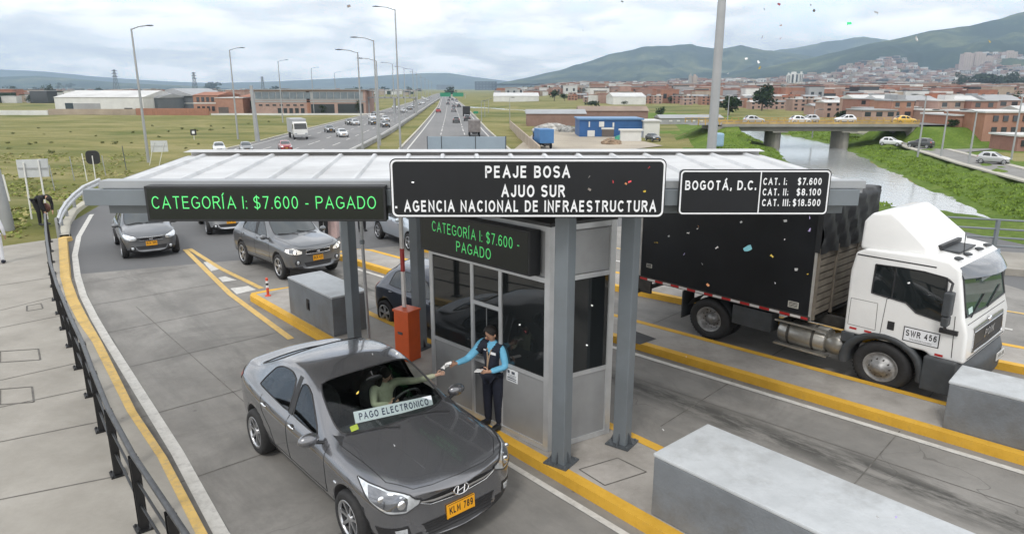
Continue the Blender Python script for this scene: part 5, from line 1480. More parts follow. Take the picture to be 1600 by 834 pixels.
    for k in range(13):
        y = -1.16+2.32*k/12; x = 1.30-.22*abs(y/1.16)**3.5; gp.append([(x-.16, y, .93), (x-.02, y, .92), (x+.02, y, .80), (x+.01, y, .45), (x-.06, y, .36), (x-.4, y, .36)])
    b.grid(gp, 0, True, True); bp = b.build('bumper', DK, root)
    for s in (-1, 1):
        b = MB(); b.grid([[(1.322-.22*abs(y/1.16)**3.5, s*y, z) for z in (.71, .60)] for y in (.66, .78, .9, 1.0)], 0, True, s > 0); b.build('headlight', M_LENS, bp)
        b = MB(); b.grid([[(1.318-.22*abs(y/1.16)**3.5, s*y, z) for z in (.48, .42)] for y in (.72, .82, .92)], 0, True, s > 0); b.build('fog_light', M_LENS, bp)
    plate(root, None, Vector((1.335, .42, .72)), (1, 0, 0), 'SWR 456', mat('plate white', (.62,.62,.60), .45, var=.05), .42, .15)
    b = MB(); sk.patch(b, [(2, -.78, 1.42), (2, 0, 1.42), (2, .78, 1.42)], [(2, -.80, 1.06), (2, 0, 1.04), (2, .80, 1.06)], 0, 8, 4, .010, d=(-1, 0, 0)); gr = b.build('grille', mat('grille black', (.012,.012,.013), .4, var=.2), cab)
    t = MB(); sk.patch(t, [(2, -.80, 1.50), (2, 0, 1.51), (2, .80, 1.50)], [(2, -.79, 1.43), (2, 0, 1.43), (2, .79, 1.43)], 0, 8, 2, .016, d=(-1, 0, 0)); boundary_trim(t, gr, .010)
    for z in (1.10, 1.15): sk.line(t, [(2, -.7, z), (2, .7, z)], .006, 1, d=(-1, 0, 0), off=.012)
    P = sk.shoot((2, 0, 1.5), (-1, 0, 0), .03); t.ball(P, (.02, .10, .05), 0); t.build('grille_trim', [M_CHR, M_BLK], gr)
    P = sk.shoot((2, .05, 1.27), (-1, 0, 0), .018); t = MB(); merge_mb(t, fit_text('POIK', .52, .15, .03, .01), frame(P, (0, 1, 0), (0, 0, 1))); t.build('lettering', M_CHR, gr)
    t = MB(); sk.line(t, [(2, -1.0, 1.60), (2, 1.0, 1.60)], .006, d=(-1, 0, 0)); sk.line(t, [(2, -1.0, .99), (2, 1.0, .99)], .008, d=(-1, 0, 0)); t.build('panel_gap', M_SEAM, cab)
    for a, c in ((-.85, -.1), (.0, .78)):
        t = MB(); pts = [sk.shoot((2, a+(c-a)*q, 1.70+.25*q), (-1, 0, 0), .02) for q in (0, .3, .6, 1)]; t.tube(pts, .012, 6); t.build('wiper', M_BLK, ws)
    # door sign
    Pn = sk.shoot((.55, -2, 1.24), (0, 1, 0), .006); Mx = frame(Pn, (1, 0, 0), (0, 0, 1))
    b = MB(); b.box(-.27, .27, -.135, .135, 0, .004, 0, Mx); b.box(-.255, .255, -.12, .12, .004, .006, 1, Mx); ds = b.build('door_sign', [M_TXT, mat('sign white', (0,0,0))], cab)
    t = MB(); merge_mb(t, fit_text('SWR 456', .46, .115, .035), Mx @ Matrix.Translation((0, .025, .007))); merge_mb(t, fit_text('TRANSPORTADORA', .34, .028, .01), Mx @ Matrix.Translation((0, -.085, .007))); t.build('lettering', M_TXT, ds)
    Pn = sk.shoot((.30, -2, 1.50), (0, 1, 0), .006); t = MB(); merge_mb(t, fit_text('L. RENAULT 280', .30, .022, .01), frame(Pn, (1, 0, 0), (0, 0, 1)))
    # deflector and roof gear
    dp = [(-.64, 2.62), (-.66, 3.14), (-.54, 3.31), (-.24, 3.36), (-.10, 3.27), (.40, 2.83), (.46, 2.66)]
    b = MB(); n = len(dp); vs = []
    for s in (-1, 1): vs += [(x, s*(.98-.14*max(0, (z-2.6)/.8)), z) for x, z in dp]
    b.add(vs, [tuple(range(n-1, -1, -1)), tuple(range(n, 2*n))]+[(i, (i+1) % n, n+(i+1) % n, n+i) for i in range(n)])
    df = b.build('roof_deflector', WH, cab, bevel=.07, seg=4)
    for p in df.data.polygons: p.use_smooth = True
    b = MB(); b.box(.40, .47, -.5, .5, 2.72, 2.80); b.build('deflector_vent', M_BLK, df)
    b = MB(); b.box(.30, .72, -.42, .42, 2.69, 2.725); b.build('roof_hatch', DK, cab, bevel=.02)
    for y in (-.75, -.3, .3, .75): b = MB(); b.ball((.80, y, 2.68), (.07, .07, .03), 0, 12, 6); b.build('roof_lamp', DK, cab)
    b = MB(); b.tube([(.74, -.3, 2.66), (.72, -.3, 3.05)], .007); b.build('aerial', M_BLK, cab)
    b = MB(); b.box(.40, .62, -1.6, -1.0, 0, 0.001); 
    return root
TRUCK = make_truck()

# ================================================================ people
def skin_mesh(name, nodes, edges, m, parent, sub=2):
    me = bpy.data.meshes.new(name); keys = list(nodes); ix = {k: i for i, k in enumerate(keys)}
    me.from_pydata([nodes[k][:3] for k in keys], [(ix[a], ix[c]) for a, c in edges], [])
    o = bpy.data.objects.new(name, me); COL.objects.link(o)
    md = o.modifiers.new('skin', 'SKIN'); md.branch_smoothing = .6; md.use_smooth_shade = True
    for k, v in zip(keys, me.skin_vertices[0].data):
        r = nodes[k][3]; v.radius = (r, r) if not hasattr(r, '__len__') else r
        v.use_root = (k == keys[0])
    s = o.modifiers.new('sub', 'SUBSURF'); s.levels = s.render_levels = sub
    bake(o); o.data.materials.clear(); o.data.materials.append(m)
    for p in o.data.polygons: p.use_smooth = True; p.material_index = 0
    setp(o, parent); return o
def add_to(o, b):
    """merge extra MB geometry into an existing mesh object"""
    bm = bmesh.new(); bm.from_mesh(o.data)
    vs = [bm.verts.new(v) for v in b.v]
    for f in b.f:
        try: q = bm.faces.new([vs[i] for i in f]); q.smooth = True
        except ValueError: pass
    bm.to_mesh(o.data); bm.free()
SKIN_M = mat('skin', (.42,.24,.16), .5, var=.08, scale=9); HAIR = mat('dark hair', (.010,.008,.007), .75, var=.3, scale=40)
def person(label, J, rz, loc, clothes, group=None, skin=None, fingers=True, name='person', pony=False, face=True, hscale=1.0):
    """J: joints in local space, facing +X, left = +Y"""
    root = thing(name, label, 'person', loc, rz, group)
    N = {}; E = []
    def nd_(k, p, r): N[k] = (p[0], p[1], p[2], r)
    g = {k: Vector(v) for k, v in J.items()}
    nd_('pelvis', g['pelvis'], (.135, .105))
    mid = g['pelvis'].lerp(g['chest'], .5)
    nd_('waist', mid, (.115, .09)); nd_('chest', g['chest'], (.145, .105))
    nd_('neck0', g['neck'], (.062, .055)); nd_('neck', g['neck'].lerp(g['head'], .45), .046)
    hd = (g['head']-g['neck']).normalized(); fw = Vector(J.get('look', (1, 0, -.1))); fw = (fw-hd*fw.dot(hd)).normalized()
    nd_('jaw', g['head']-hd*.075+fw*.012, (.058, .062)); nd_('head', g['head']-hd*.0, (.076, .086)); nd_('crown', g['head']+hd*.075-fw*.01, (.062, .07))
    E += [('pelvis', 'waist'), ('waist', 'chest'), ('chest', 'neck0'), ('neck0', 'neck'), ('neck', 'jaw'), ('jaw', 'head'), ('head', 'crown')]
    for s in ('L', 'R'):
        nd_('sh'+s, g['sh'+s], .062); nd_('el'+s, g['el'+s], .042); nd_('wr'+s, g['wr'+s], .028)
        d = (g['ha'+s]-g['wr'+s]).normalized(); palm = g['wr'+s]+d*.055; nd_('pa'+s, palm, (.036, .022))
        E += [('chest', 'sh'+s), ('sh'+s, 'el'+s), ('el'+s, 'wr'+s), ('wr'+s, 'pa'+s)]
        if fingers:
            u = Vector(J.get('up'+s, (0, 0, 1))); side = (u-d*u.dot(d)).normalized(); curl = d.cross(side).normalized()*(1 if s == 'L' else -1)
            for i, (o_, L_) in enumerate(((.027, .062), (.009, .070), (-.010, .065), (-.027, .050))):
                a = palm+side*o_+d*.028; nd_('f%s%d0' % (s, i), a, .0095); nd_('f%s%d1' % (s, i), a+d*L_*.5+curl*.008, .0085); nd_('f%s%d2' % (s, i), a+d*L_*.85+curl*.030, .0075)
                E += [('pa'+s, 'f%s%d0' % (s, i)), ('f%s%d0' % (s, i), 'f%s%d1' % (s, i)), ('f%s%d1' % (s, i), 'f%s%d2' % (s, i))]
            a = palm-d*.02+side*.040; nd_('t%s0' % s, a, .011); nd_('t%s1' % s, a+d*.03+side*.022+curl*.012, .0095); nd_('t%s2' % s, a+d*.055+side*.020+curl*.03, .008)
            E += [('pa'+s, 't%s0' % s), ('t%s0' % s, 't%s1' % s), ('t%s1' % s, 't%s2' % s)]
        else:
            nd_('ft'+s, palm+d*.08, (.026, .014)); E.append(('pa'+s, 'ft'+s))
        nd_('hi'+s, g['hi'+s], .092); nd_('kn'+s, g['kn'+s], .058); nd_('an'+s, g['an'+s], .040); nd_('to'+s, g['to'+s], .034)
        E += [('pelvis', 'hi'+s), ('hi'+s, 'kn'+s), ('kn'+s, 'an'+s), ('an'+s, 'to'+s)]
    body = skin_mesh('body', N, E, skin or SKIN_M, root)
    cm = {k_: m_ for _, k_, m_ in clothes}; up_, lo_ = cm.get('shirt'), cm.get('trousers')
    for m_ in (up_ or skin or SKIN_M, lo_ or skin or SKIN_M): body.data.materials.append(m_)
    NK = [(k_, Vector(v_[:3])) for k_, v_ in N.items()]
    for p_ in body.data.polygons:
        k_ = min(NK, key=lambda q_: (q_[1]-p_.center).length_squared)[0]
        p_.material_index = 1 if k_ in ('chest', 'waist', 'neck0', 'shL', 'shR', 'elL', 'elR') else (2 if k_ in ('pelvis', 'hiL', 'hiR', 'knL', 'knR', 'anL', 'anR') else 0)
    # face
    H = g['head']; lf = hd.cross(fw).normalized()
    if face:
        b = MB(); b.ball(H+fw*.088-hd*.022, (.016, .016, .02), 0, 8, 6)
        for s in (1, -1): b.ball(H+lf*s*.082-hd*.015-fw*.005, (.014, .014, .03), 0, 8, 6)
        add_to(body, b)
        e = MB()
        for s in (1, -1): e.ball(H+fw*.080+lf*s*.028+hd*.006, (.006, .010, .006), 0, 8, 6)
        e.build('eye', mat('eye', (.02,.015,.012), .2, var=0), body)
        e = MB(); e.ball(H+fw*.078-hd*.055, (.010, .022, .007), 0, 8, 6); e.build('mouth', mat('lips', (.28,.09,.08), .5, var=0), body)
    hb = MB()
    Mh = Matrix(((fw.x, lf.x, hd.x, H.x), (fw.y, lf.y, hd.y, H.y), (fw.z, lf.z, hd.z, H.z), (0, 0, 0, 1)))
    rows = []
    for j in range(9):
        t = j/8*R(118); r = []
        for k in range(21):
            a = 2*math.pi*k/20; front = max(0, math.cos(a)); tt = t*(1-.56*front**1.5)
            r.append(Mh @ Vector((-.008+.098*math.sin(tt)*math.cos(a), .092*math.sin(tt)*math.sin(a), .028+.10*math.cos(tt))))
        rows.append(r)
    hb.grid(rows, 0, True)
    if pony == 'bun': hb.ball(Mh @ Vector((-.115, 0, .02)), .045, 0)
    elif pony:
        hb.tube([Mh @ Vector(p) for p in ((-.06, .055, .0), (-.05, .075, -.07), (-.03, .085, -.16), (-.0, .08, -.24))], .04, 8, 0, rs=[.05, .045, .04, .015]); hb.tube([Mh @ Vector(p) for p in ((-.06, -.055, .0), (-.06, -.075, -.07), (-.05, -.08, -.16), (-.03, -.08, -.22))], .04, 8, 0, rs=[.05, .045, .04, .015]); hb.tube([Mh @ Vector(p) for p in ((-.08, 0, .0), (-.09, 0, -.1), (-.09, 0, -.2))], .06, 8, 0, rs=[.06, .06, .03])
    hb.build('hair', HAIR, root)
    def garment(nm, keys, grow, m, extra=None):
        n2 = {}; 
        for k in keys:
            p = N[k]; r = p[3]; r = (r[0]+grow, r[1]+grow) if hasattr(r, '__len__') else r+grow; n2[k] = (p[0], p[1], p[2], r)
        if extra: n2.update(extra)
        e2 = [(a, c) for a, c in E if a in n2 and c in n2]
        if extra:
            for k in extra: e2.append((extra[k][4], k))
            n2 = {k: v[:4] for k, v in n2.items()}
        return skin_mesh(nm, n2, e2, m, root)
    for nm, kind, m in clothes:
        if kind == 'trousers': garment(nm, ['pelvis', 'hiL', 'knL', 'anL', 'hiR', 'knR', 'anR'], .014, m)
        elif kind == 'shirt':
            q = Vector(N['neck0'][:3]).lerp(Vector(N['neck'][:3]), .45); cz = Vector(N['chest'][:3]).lerp(Vector(N['neck0'][:3]), .55)
            garment(nm, ['chest', 'waist', 'pelvis', 'neck0', 'shL', 'elL', 'wrL', 'shR', 'elR', 'wrR'], .012, m, {'col': (q.x, q.y, q.z, .058, 'neck0')})['is_shirt'] = 1
        elif kind == 'vest':
            sh = [o for o in KIDS[root.name] if o.get('is_shirt')][0]; bm = bmesh.new(); bm.from_mesh(sh.data)
            z0, z1 = g['pelvis'].z-.06, g['neck'].z-.005
            tors = Vector(J.get('look', (1, 0, 0)))
            def inside(c):
                k_ = min(NK, key=lambda q_: (q_[1]-c).length_squared)[0]
                if k_ not in ('chest', 'waist', 'pelvis', 'neck0', 'shL', 'shR', 'hiL', 'hiR'): return False
                if abs(c.y) > .172 or c.z > z1 or c.z < z0: return False
                v_ = c.z-(z1-.16)
                return not (c.x > .0 and v_ > 0 and abs(c.y) < .012+v_*.42)
            bmesh.ops.subdivide_edges(bm, edges=bm.edges[:], cuts=1, use_grid_fill=True, smooth=.3)
            bmesh.ops.delete(bm, geom=[f_ for f_ in bm.faces if not inside(f_.calc_center_median())], context='FACES')
            bm.normal_update(); nn = {v_: v_.normal.copy() for v_ in bm.verts}
            for v_ in bm.verts: v_.co += nn[v_]*.016
            me = bpy.data.meshes.new(nm); bm.to_mesh(me); bm.free(); me.materials.append(m)
            for p_ in me.polygons: p_.material_index = 0; p_.use_smooth = True
            o = bpy.data.objects.new(nm, me); COL.objects.link(o); setp(o, root)
            md = o.modifiers.new('so', 'SOLIDIFY'); md.thickness = .012; md.offset = -1; bake(o)
        elif kind == 'shoes':
            for s in ('L', 'R'):
                b = MB(); a, t = g['an'+s], g['to'+s]; d = (t-a); d.z = 0; d.normalize(); z0 = min(a.z, t.z)-.035
                Ms = Matrix.Translation((a.x, a.y, max(z0, .0))) @ Matrix.Rotation(math.atan2(d.y, d.x), 4, 'Z')
                b.ball((.06, 0, .045), (.145, .052, .045), 0, 14, 8, Ms); b.ball((-.02, 0, .07), (.06, .048, .06), 0, 12, 8, Ms); b.build('shoe', m, root)
        elif kind == 'skirt': garment(nm, ['pelvis', 'waist', 'hiL', 'hiR'], .05, m)
    return root, N
def standing(h=1.62, **k):
    s = h/1.62
    J = dict(pelvis=(0, 0, .90), chest=(0, 0, 1.20), neck=(0, 0, 1.365), head=(.02, 0, 1.50), hiL=(0, .085, .84), hiR=(0, -.085, .84), knL=(.015, .095, .46), knR=(.015, -.095, .46),
             anL=(0, .10, .075), anR=(0, -.10, .075), toL=(.14, .12, .035), toR=(.14, -.12, .035), shL=(0, .165, 1.315), shR=(0, -.165, 1.315),
             elL=(-.02, .23, 1.05), elR=(-.02, -.23, 1.05), wrL=(.06, .25, .83), wrR=(.06, -.25, .83), haL=(.08, .25, .70), haR=(.08, -.25, .70))
    J.update(k); return {q: tuple(c*s for c in v) if q not in ('look', 'upL', 'upR') else v for q, v in J.items()}
NAVY = mat('navy cloth', (.010,.013,.026), .8, var=.25, scale=20); BLUE = mat('light blue shirt', (.14,.42,.62), .75, var=.1, scale=14)
BLACKC = mat('black cloth', (.010,.010,.012), .85, var=.3, scale=18); WHITEC = mat('white cloth', (.62,.63,.66), .8, var=.08, scale=8)
CREAM = mat('pale green blouse', (.44,.46,.33), .8, var=.1, scale=14); SHOE = mat('black shoe', (.012,.012,.012), .4, var=.2)

AT = lane(-7.80, 6.43, .16); AROT = math.atan2(-LN.y, -LN.x) + R(8)
att, attN = person('booth attendant in navy vest over light blue shirt, reaching toward the car', standing(1.66,
    look=(.9, -.15, -.22), head=(.045, -.01, 1.495), elR=(.25, -.24, 1.10), wrR=(.48, -.24, 1.10), haR=(.60, -.24, 1.11), upR=(0, 0, 1),
    elL=(.02, .235, 1.04), wrL=(.22, .13, 1.00), haL=(.31, .06, 1.01), upL=(-.4, .2, 1)), AROT, AT,
    [('trousers', 'trousers', NAVY), ('shirt', 'shirt', BLUE), ('vest', 'vest', NAVY), ('shoe', 'shoes', SHOE)], pony='bun')
vest = [o for o in KIDS[att.name] if o.name.startswith('vest')][0]
def on_body(o, y, z, w_, h_, nm, m):
    sk = Skin([o]); b = MB(); sk.patch(b, [(.6, y-w_/2, z+h_/2), (.6, y+w_/2, z+h_/2)], [(.6, y-w_/2, z-h_/2), (.6, y+w_/2, z-h_/2)], 0, 3, 3, .006, d=(-1, 0, 0)); return b.build(nm, m, o)
on_body(vest, .075, 1.25, .085, .04, 'badge', M_SIGNW); on_body(vest, -.075, 1.27, .05, .02, 'badge', M_SIGNW)
sk_ = Skin([vest]); b = MB(); sk_.line(b, [(.6, 0, 1.36), (.6, 0, .92)], .005, d=(-1, 0, 0)); b.build('zip', mat('zip grey', (.25,.25,.26), .4, .6, var=0), vest)
b = MB(); sk_.line(b, [(.6, .05, 1.38), (.6, .01, 1.15), (.6, .0, .98)], .008, d=(-1, 0, 0), off=.006); sk_.line(b, [(.6, -.05, 1.38), (.6, -.01, 1.15), (.6, .0, .98)], .008, d=(-1, 0, 0), off=.006)
q = sk_.shoot((.6, 0, .94), (-1, 0, 0), .01); b.cbox(q, (.008, .05, .075)); b.build('lanyard', mat('tan lanyard', (.40,.28,.18), .7, var=.1), vest)
att.scale = (1.10, 1.16, 1.03)
AM = Matrix.Translation(AT) @ Matrix.Rotation(AROT, 4, 'Z') @ Matrix.Diagonal((1.10, 1.16, 1.03, 1))
hp = AM @ (Vector((.66, -.24, 1.13))*1.66/1.62)
PAPER = mat('receipt paper', (.78,.78,.77), .7, var=.03)
rng = random.Random(3)
b = MB(); g = []
for i in range(6):
    g.append([(-.08+.032*i+rng.uniform(-.008, .008), -.045+.03*k+rng.uniform(-.006, .006), .025*math.sin(i*1.4+k)+rng.uniform(-.012, .012)) for k in range(4)])
b.grid(g, 0, False); g2 = [[(p[0], p[1], p[2]-.003) for p in r] for r in g]; b.grid(g2, 0, False, True)
o = b.build('receipt', PAPER); o.location = hp; o.rotation_euler = (.5, .3, AROT); tag(o, 'crumpled white receipt held between attendant and driver', 'receipt')
b = MB(); b.box(-.085, .085, -.055, .055, -.004, .004); o = b.build('note_pad', PAPER, bevel=.002)
o.location = AM @ (Vector((.345, .045, 1.035))*1.66/1.62); o.rotation_euler = (.1, -.12, AROT+.5); tag(o, 'white note pad in the left hand of the booth attendant', 'note pad')
att2, _ = person('person in light blue shirt and dark trousers behind the booth', standing(1.68, look=(1, .2, -.1)), R(-140), lane(-10.35, 7.45, .16),
    [('trousers', 'trousers', NAVY), ('shirt', 'shirt', mat('pale blue shirt', (.30,.40,.55), .8, var=.12, scale=12)), ('shoe', 'shoes', SHOE)], fingers=False)

# ================================================================ vehicles on the plaza
P_GRAPH = paint('graphite car paint', (.165,.168,.180), .65, .21)
HS = 1.115
hero = make_car('sedan_car', 'dark grey sedan with an electronic payment card behind its windscreen', 'sedan', P_GRAPH, 'KLM 789', 2, clear=True); interior(hero)
HSC = (1.13, 1.26, 1.17); HLOC = lane(-8.28, 4.40); hero.location = HLOC; hero.rotation_euler = (0, 0, LROT); hero.scale = HSC
HM = Matrix.Translation(HLOC) @ Matrix.Rotation(LROT, 4, 'Z') @ Matrix.Diagonal((*HSC, 1))
def in_car(p): return HM @ Vector(p)
# payment card on the dashboard
b = MB(); b.box(-.45, .45, -.066, .066, -.003, .003); o = b.build('windscreen_card', mat('card white', (.72,.75,.80), .5, var=.03)); Mc = HM @ frame((.70, .06, 1.035), (-.10, 1, 0), (.30, .0, 1.0))
Mc = HM @ frame((.700, .03, 1.035), (.13, 1, -.055), (-.62, .0, 1.0)); Mc = Mc @ Matrix.Scale(1, 4)
o.matrix_world = Mc; tag(o, 'white card lettered in dark blue lying under the windscreen of the grey sedan', 'card')
t = MB(); merge_mb(t, fit_text('PAGO ELECTRONICO', .80, .078, .03), Matrix.Translation((0, 0, .005))); t.build('lettering', mat('navy ink', (.02,.03,.09), .6, var=0), o)
b = MB(); b.box(-.045, .045, -.03, .03, -.001, .001); o = b.build('permit_sticker', mat('green sticker', (.33,.42,.05), .6, var=.1)); o.matrix_world = HM @ frame((.80, -.50, 1.030), (-.12, 1, 0), (-.62, 0, 1)); tag(o, 'small yellow green sticker low in the windscreen corner of the grey sedan', 'sticker')
# driver, sitting with her arm out of the window
dj = dict(pelvis=(-.22, 0, .52), chest=(-.29, .02, .84), neck=(-.27, .02, 1.00), head=(-.22, .03, 1.115), hiL=(-.16, .09, .50), hiR=(-.16, -.09, .50), knL=(.22, .12, .58), knR=(.22, -.12, .58),
          anL=(.48, .12, .30), anR=(.50, -.10, .30), toL=(.60, .12, .34), toR=(.62, -.10, .34), shL=(-.28, .185, .955), shR=(-.27, -.15, .955), elL=(-.10, .43, .955), wrL=(.04, .64, 1.02), haL=(.09, .75, 1.05), upL=(0, 0, 1),
          elR=(-.10, -.24, .80), wrR=(.10, -.12, .86), haR=(.18, -.06, .90), look=(.75, .55, -.05))
drv, _ = person('driver in pale blouse with long dark hair, arm out of the car window', {k: (Vector(v) if k in ('look', 'upL') else Vector(v)*1.13) for k, v in dj.items()}, LROT, in_car((.06, .37, .0)),
    [('blouse', 'shirt', CREAM), ('trousers', 'trousers', NAVY)], pony=True, skin=mat('light skin', (.58,.37,.27), .5, var=.06))

P_SUV = paint('slate grey car paint', (.135,.142,.152)); P_DARK = paint('charcoal car paint', (.13,.137,.147)); P_SILV = paint('silver car paint', (.42,.44,.46)); P_BLUEG = paint('pale blue car paint', (.40,.45,.50)); P_NAVY = paint('dark blue car paint', (.035,.042,.062))
def place(car, px, corner, heading, sc=1.0, kind='hatch', z=0):
    """put the ground contact of one wheel (sx front, sy left) at a spot of the road"""
    h = Vector(heading).normalized(); l = V3(-h.y, h.x); sp = SPECS[kind]; g = gz(*px)
    h = h.to_3d(); l = l.to_3d()
    c = g - h*(corner[0]*sp['axle']*sc) - l*(corner[1]*(sp['track']+.05)*sc)
    car.location = (c.x, c.y, z); car.rotation_euler = (0, 0, math.atan2(h.y, h.x)); car.scale = (sc,)*3; return c
suv = make_car('suv_car', 'grey SUV with lit headlamps entering the second toll lane', 'suv', P_SUV, 'BCK 421', 2, lit=True); place(suv, (442, 436), (1, -1), (.70, -.715), .92, 'suv'); suv.scale = (.90, .96, 1.06)
hb1 = make_car('hatchback_car', 'charcoal hatchback under the left end of the canopy', 'hatch', P_DARK, 'RZX 305', 1); place(hb1, (194, 403), (1, -1), (.56, -.83), 1.0)
hb2 = dup(hb1, label='silver hatchback half hidden by the long LED display', paint={'charcoal car paint': P_SILV}); place(hb2, (325, 366), (1, -1), (.50, -.86), 1.0)
hb3 = dup(hb1, label='pale blue silver hatchback seen between the steel columns', paint={'charcoal car paint': P_BLUEG}); place(hb3, (640, 392), (1, -1), (.58, -.81), 1.0)
hb4 = dup(hb1, label='dark blue hatchback waiting in the lane beside the booth', paint={'charcoal car paint': P_NAVY}); place(hb4, (604, 508), (-1, -1), U2, 1.0)
# ================================================================ background
rng = random.Random(11)
def zat(py, Y, px=800): return ap(px, py, Y).z
M_BRK = [pmat('brick facade %d' % i, (lambda c: (lambda k: bricks(k, c)))(c)) if False else None for i, c in enumerate(())]
def bricks(k, c):
    t = k.n.new('ShaderNodeTexCoord'); br = k.n.new('ShaderNodeTexBrick'); br.inputs['Scale'].default_value = 3.0
    k.l.new(t.outputs['Object'], br.inputs['Vector'])
    br.inputs['Color1'].default_value = (*c, 1); br.inputs['Color2'].default_value = (c[0]*.8, c[1]*.8, c[2]*.8, 1); br.inputs['Mortar'].default_value = (c[0]*.9+.05, c[1]*.9+.05, c[2]*.9+.05, 1)
    base = k.mix(k.math('MULTIPLY', k.ramp(k.noise(.5, 6, .7), [(.4, 0), (.7, 1)]), .45), br.outputs[0], (c[0]*.55, c[1]*.55, c[2]*.55))
    k.l.new(base, k.p.inputs['Base Color']); k.p.inputs['Roughness'].default_value = .9
BRICK = [pmat('brick facade ' + n, (lambda c: (lambda k: bricks(k, c)))(c)) for n, c in (('orange', (.34,.165,.105)), ('red', (.27,.125,.092)), ('pink', (.37,.24,.195)), ('brown', (.22,.125,.095)))]
W_WHT = mat('white wall', (.60,.60,.58), .8, var=.08, scale=.3, dirt=.2); W_GRY = mat('grey wall', (.30,.305,.31), .8, var=.1, scale=.3, dirt=.2)
W_DGR = mat('slate grey wall', (.12,.135,.15), .7, var=.1, scale=.3); W_TAN = mat('tan wall', (.34,.28,.22), .9, var=.15, scale=.3, dirt=.2)
R_LT = mat('pale roof sheet', (.52,.52,.51), .6, var=.12, scale=.15); R_GR = mat('grey roof sheet', (.30,.31,.32), .6, var=.12, scale=.15); R_DK = mat('dark roof', (.12,.10,.09), .8, var=.2, scale=.2)
R_TER = mat('terracotta roof', (.30,.13,.08), .85, var=.2, scale=.4)
G_WIN = mat('dark window glass', (.03,.036,.042), .12, var=0, spec=.6); G_BLU = mat('blue grey glazing', (.13,.16,.185), .2, var=.2, scale=.6, spec=.6)
B_BLU = mat('blue metal wall', (.018,.085,.24), .5, var=.12, scale=.5); LEAFS = [mat('leaf ' + n, c, .7, var=.45, scale=1.2, spec=.2) for n, c in (('dark', (.018,.035,.014)), ('mid', (.035,.06,.02)), ('olive', (.06,.075,.025)))]
BARK = mat('bark', (.10,.075,.055), .9, var=.3, scale=3)

def bldg(name, label, px0, px1, ytop, ybase, depth, wall, roof=R_LT, shape='flat', wins=(), rise=0, over=.25, cat='building', group=None, yoff=0):
    a, c = at(px0, ybase), at(px1, ybase); Y = (a.y+c.y)/2+yoff; a = ap(px0, ybase, Y); c = ap(px1, ybase, Y)
    w_ = c.x-a.x; z0 = base_h(0, Y); h = zat(ytop, Y, (px0+px1)/2)-z0
    root = thing(name, label, cat, ((a.x+c.x)/2, Y, z0), 0, group)
    b = MB(); b.box(-w_/2, w_/2, 0, depth, -.5, h-.15); b.build('wall', wall, root)
    b = MB()
    if shape == 'gable':
        for s in (0, 1): pass
        b.add([(-w_/2-over, -over, h-.15), (w_/2+over, -over, h-.15), (w_/2+over, depth+over, h-.15), (-w_/2-over, depth+over, h-.15), (-w_/2-over, depth/2, h+rise), (w_/2+over, depth/2, h+rise)],
              [(0, 1, 5, 4), (2, 3, 4, 5), (0, 4, 3), (1, 2, 5), (0, 3, 2, 1)])
    elif shape == 'front':
        b.add([(-w_/2-over, -over, h-.15), (w_/2+over, -over, h-.15), (w_/2+over, depth, h-.15), (-w_/2-over, depth, h-.15), (0, -over, h+rise), (0, depth, h+rise)],
              [(0, 4, 5, 3), (1, 2, 5, 4), (0, 1, 4), (2, 3, 5), (0, 3, 2, 1)])
    else: b.box(-w_/2-over, w_/2+over, -over, depth+over, h-.15, h+.1)
    b.build('roof', roof, root)
    for nm, u0, u1, v0, v1, m in wins:
        b = MB(); b.box(-w_/2+u0*w_, -w_/2+u1*w_, -.10 if nm != 'window' else -.16, .1, v0*h, v1*h); b.build(nm, m, root)
    return root, w_, h
def wins_grid(n, rows, u0, u1, m=G_WIN, fw=.55, fh=.5, v0=.0, v1=1.0):
    r = []
    for j in range(rows):
        for i in range(n):
            du = (u1-u0)/n; dv = (v1-v0)/rows
            r.append(('window', u0+du*(i+.5-fw/2), u0+du*(i+.5+fw/2), v0+dv*(j+.5-fh/2), v0+dv*(j+.5+fh/2), m))
    return r
# --- left: industry and the long station hall
bldg('warehouse', 'long white warehouse with a dark doorway beyond the meadow', 88, 226, 151.5, 177, 28, W_WHT, R_LT, 'gable', [('door', .115, .205, .0, .62, mat('dark door', (.03,.045,.055), .6, var=.1)), ('panel', .21, .51, .02, .60, W_GRY), ('window', .78, .87, .18, .32, G_WIN)], 2.2)
bldg('warehouse', 'low slate grey warehouse joined to the white one', 195, 248, 153, 175, 24, W_DGR, R_GR, 'gable', (), 1.5, yoff=-6)
bldg('warehouse', 'slate grey warehouse with a wide gable front and dark openings', 243, 305, 149.5, 173, 34, W_DGR, R_GR, 'front', [('opening', .05, .62, .12, .42, mat('dark opening', (.02,.022,.025), .8, var=.1)), ('fascia', .02, .98, .46, .52, R_LT)], 2.8, .6)
bldg('brick_building', 'unfinished brick building with pale bands beside the grey gable', 304, 342, 148.5, 177, 22, BRICK[0], R_TER, 'gable', wins_grid(4, 2, .1, .9)+[('band', 0, 1, .52, .58, W_WHT)], 1.0)
bldg('brick_building', 'plain orange brick hall with white heap along its roof', 339, 381, 153, 178, 24, BRICK[0], R_LT, 'flat', [('door', .08, .45, 0, .42, R_DK)])
bldg('brick_building', 'low brown brick building between the hall and the long station', 376, 404, 151, 177, 26, BRICK[1], R_TER, 'gable', wins_grid(2, 1, .1, .9), 1.0)
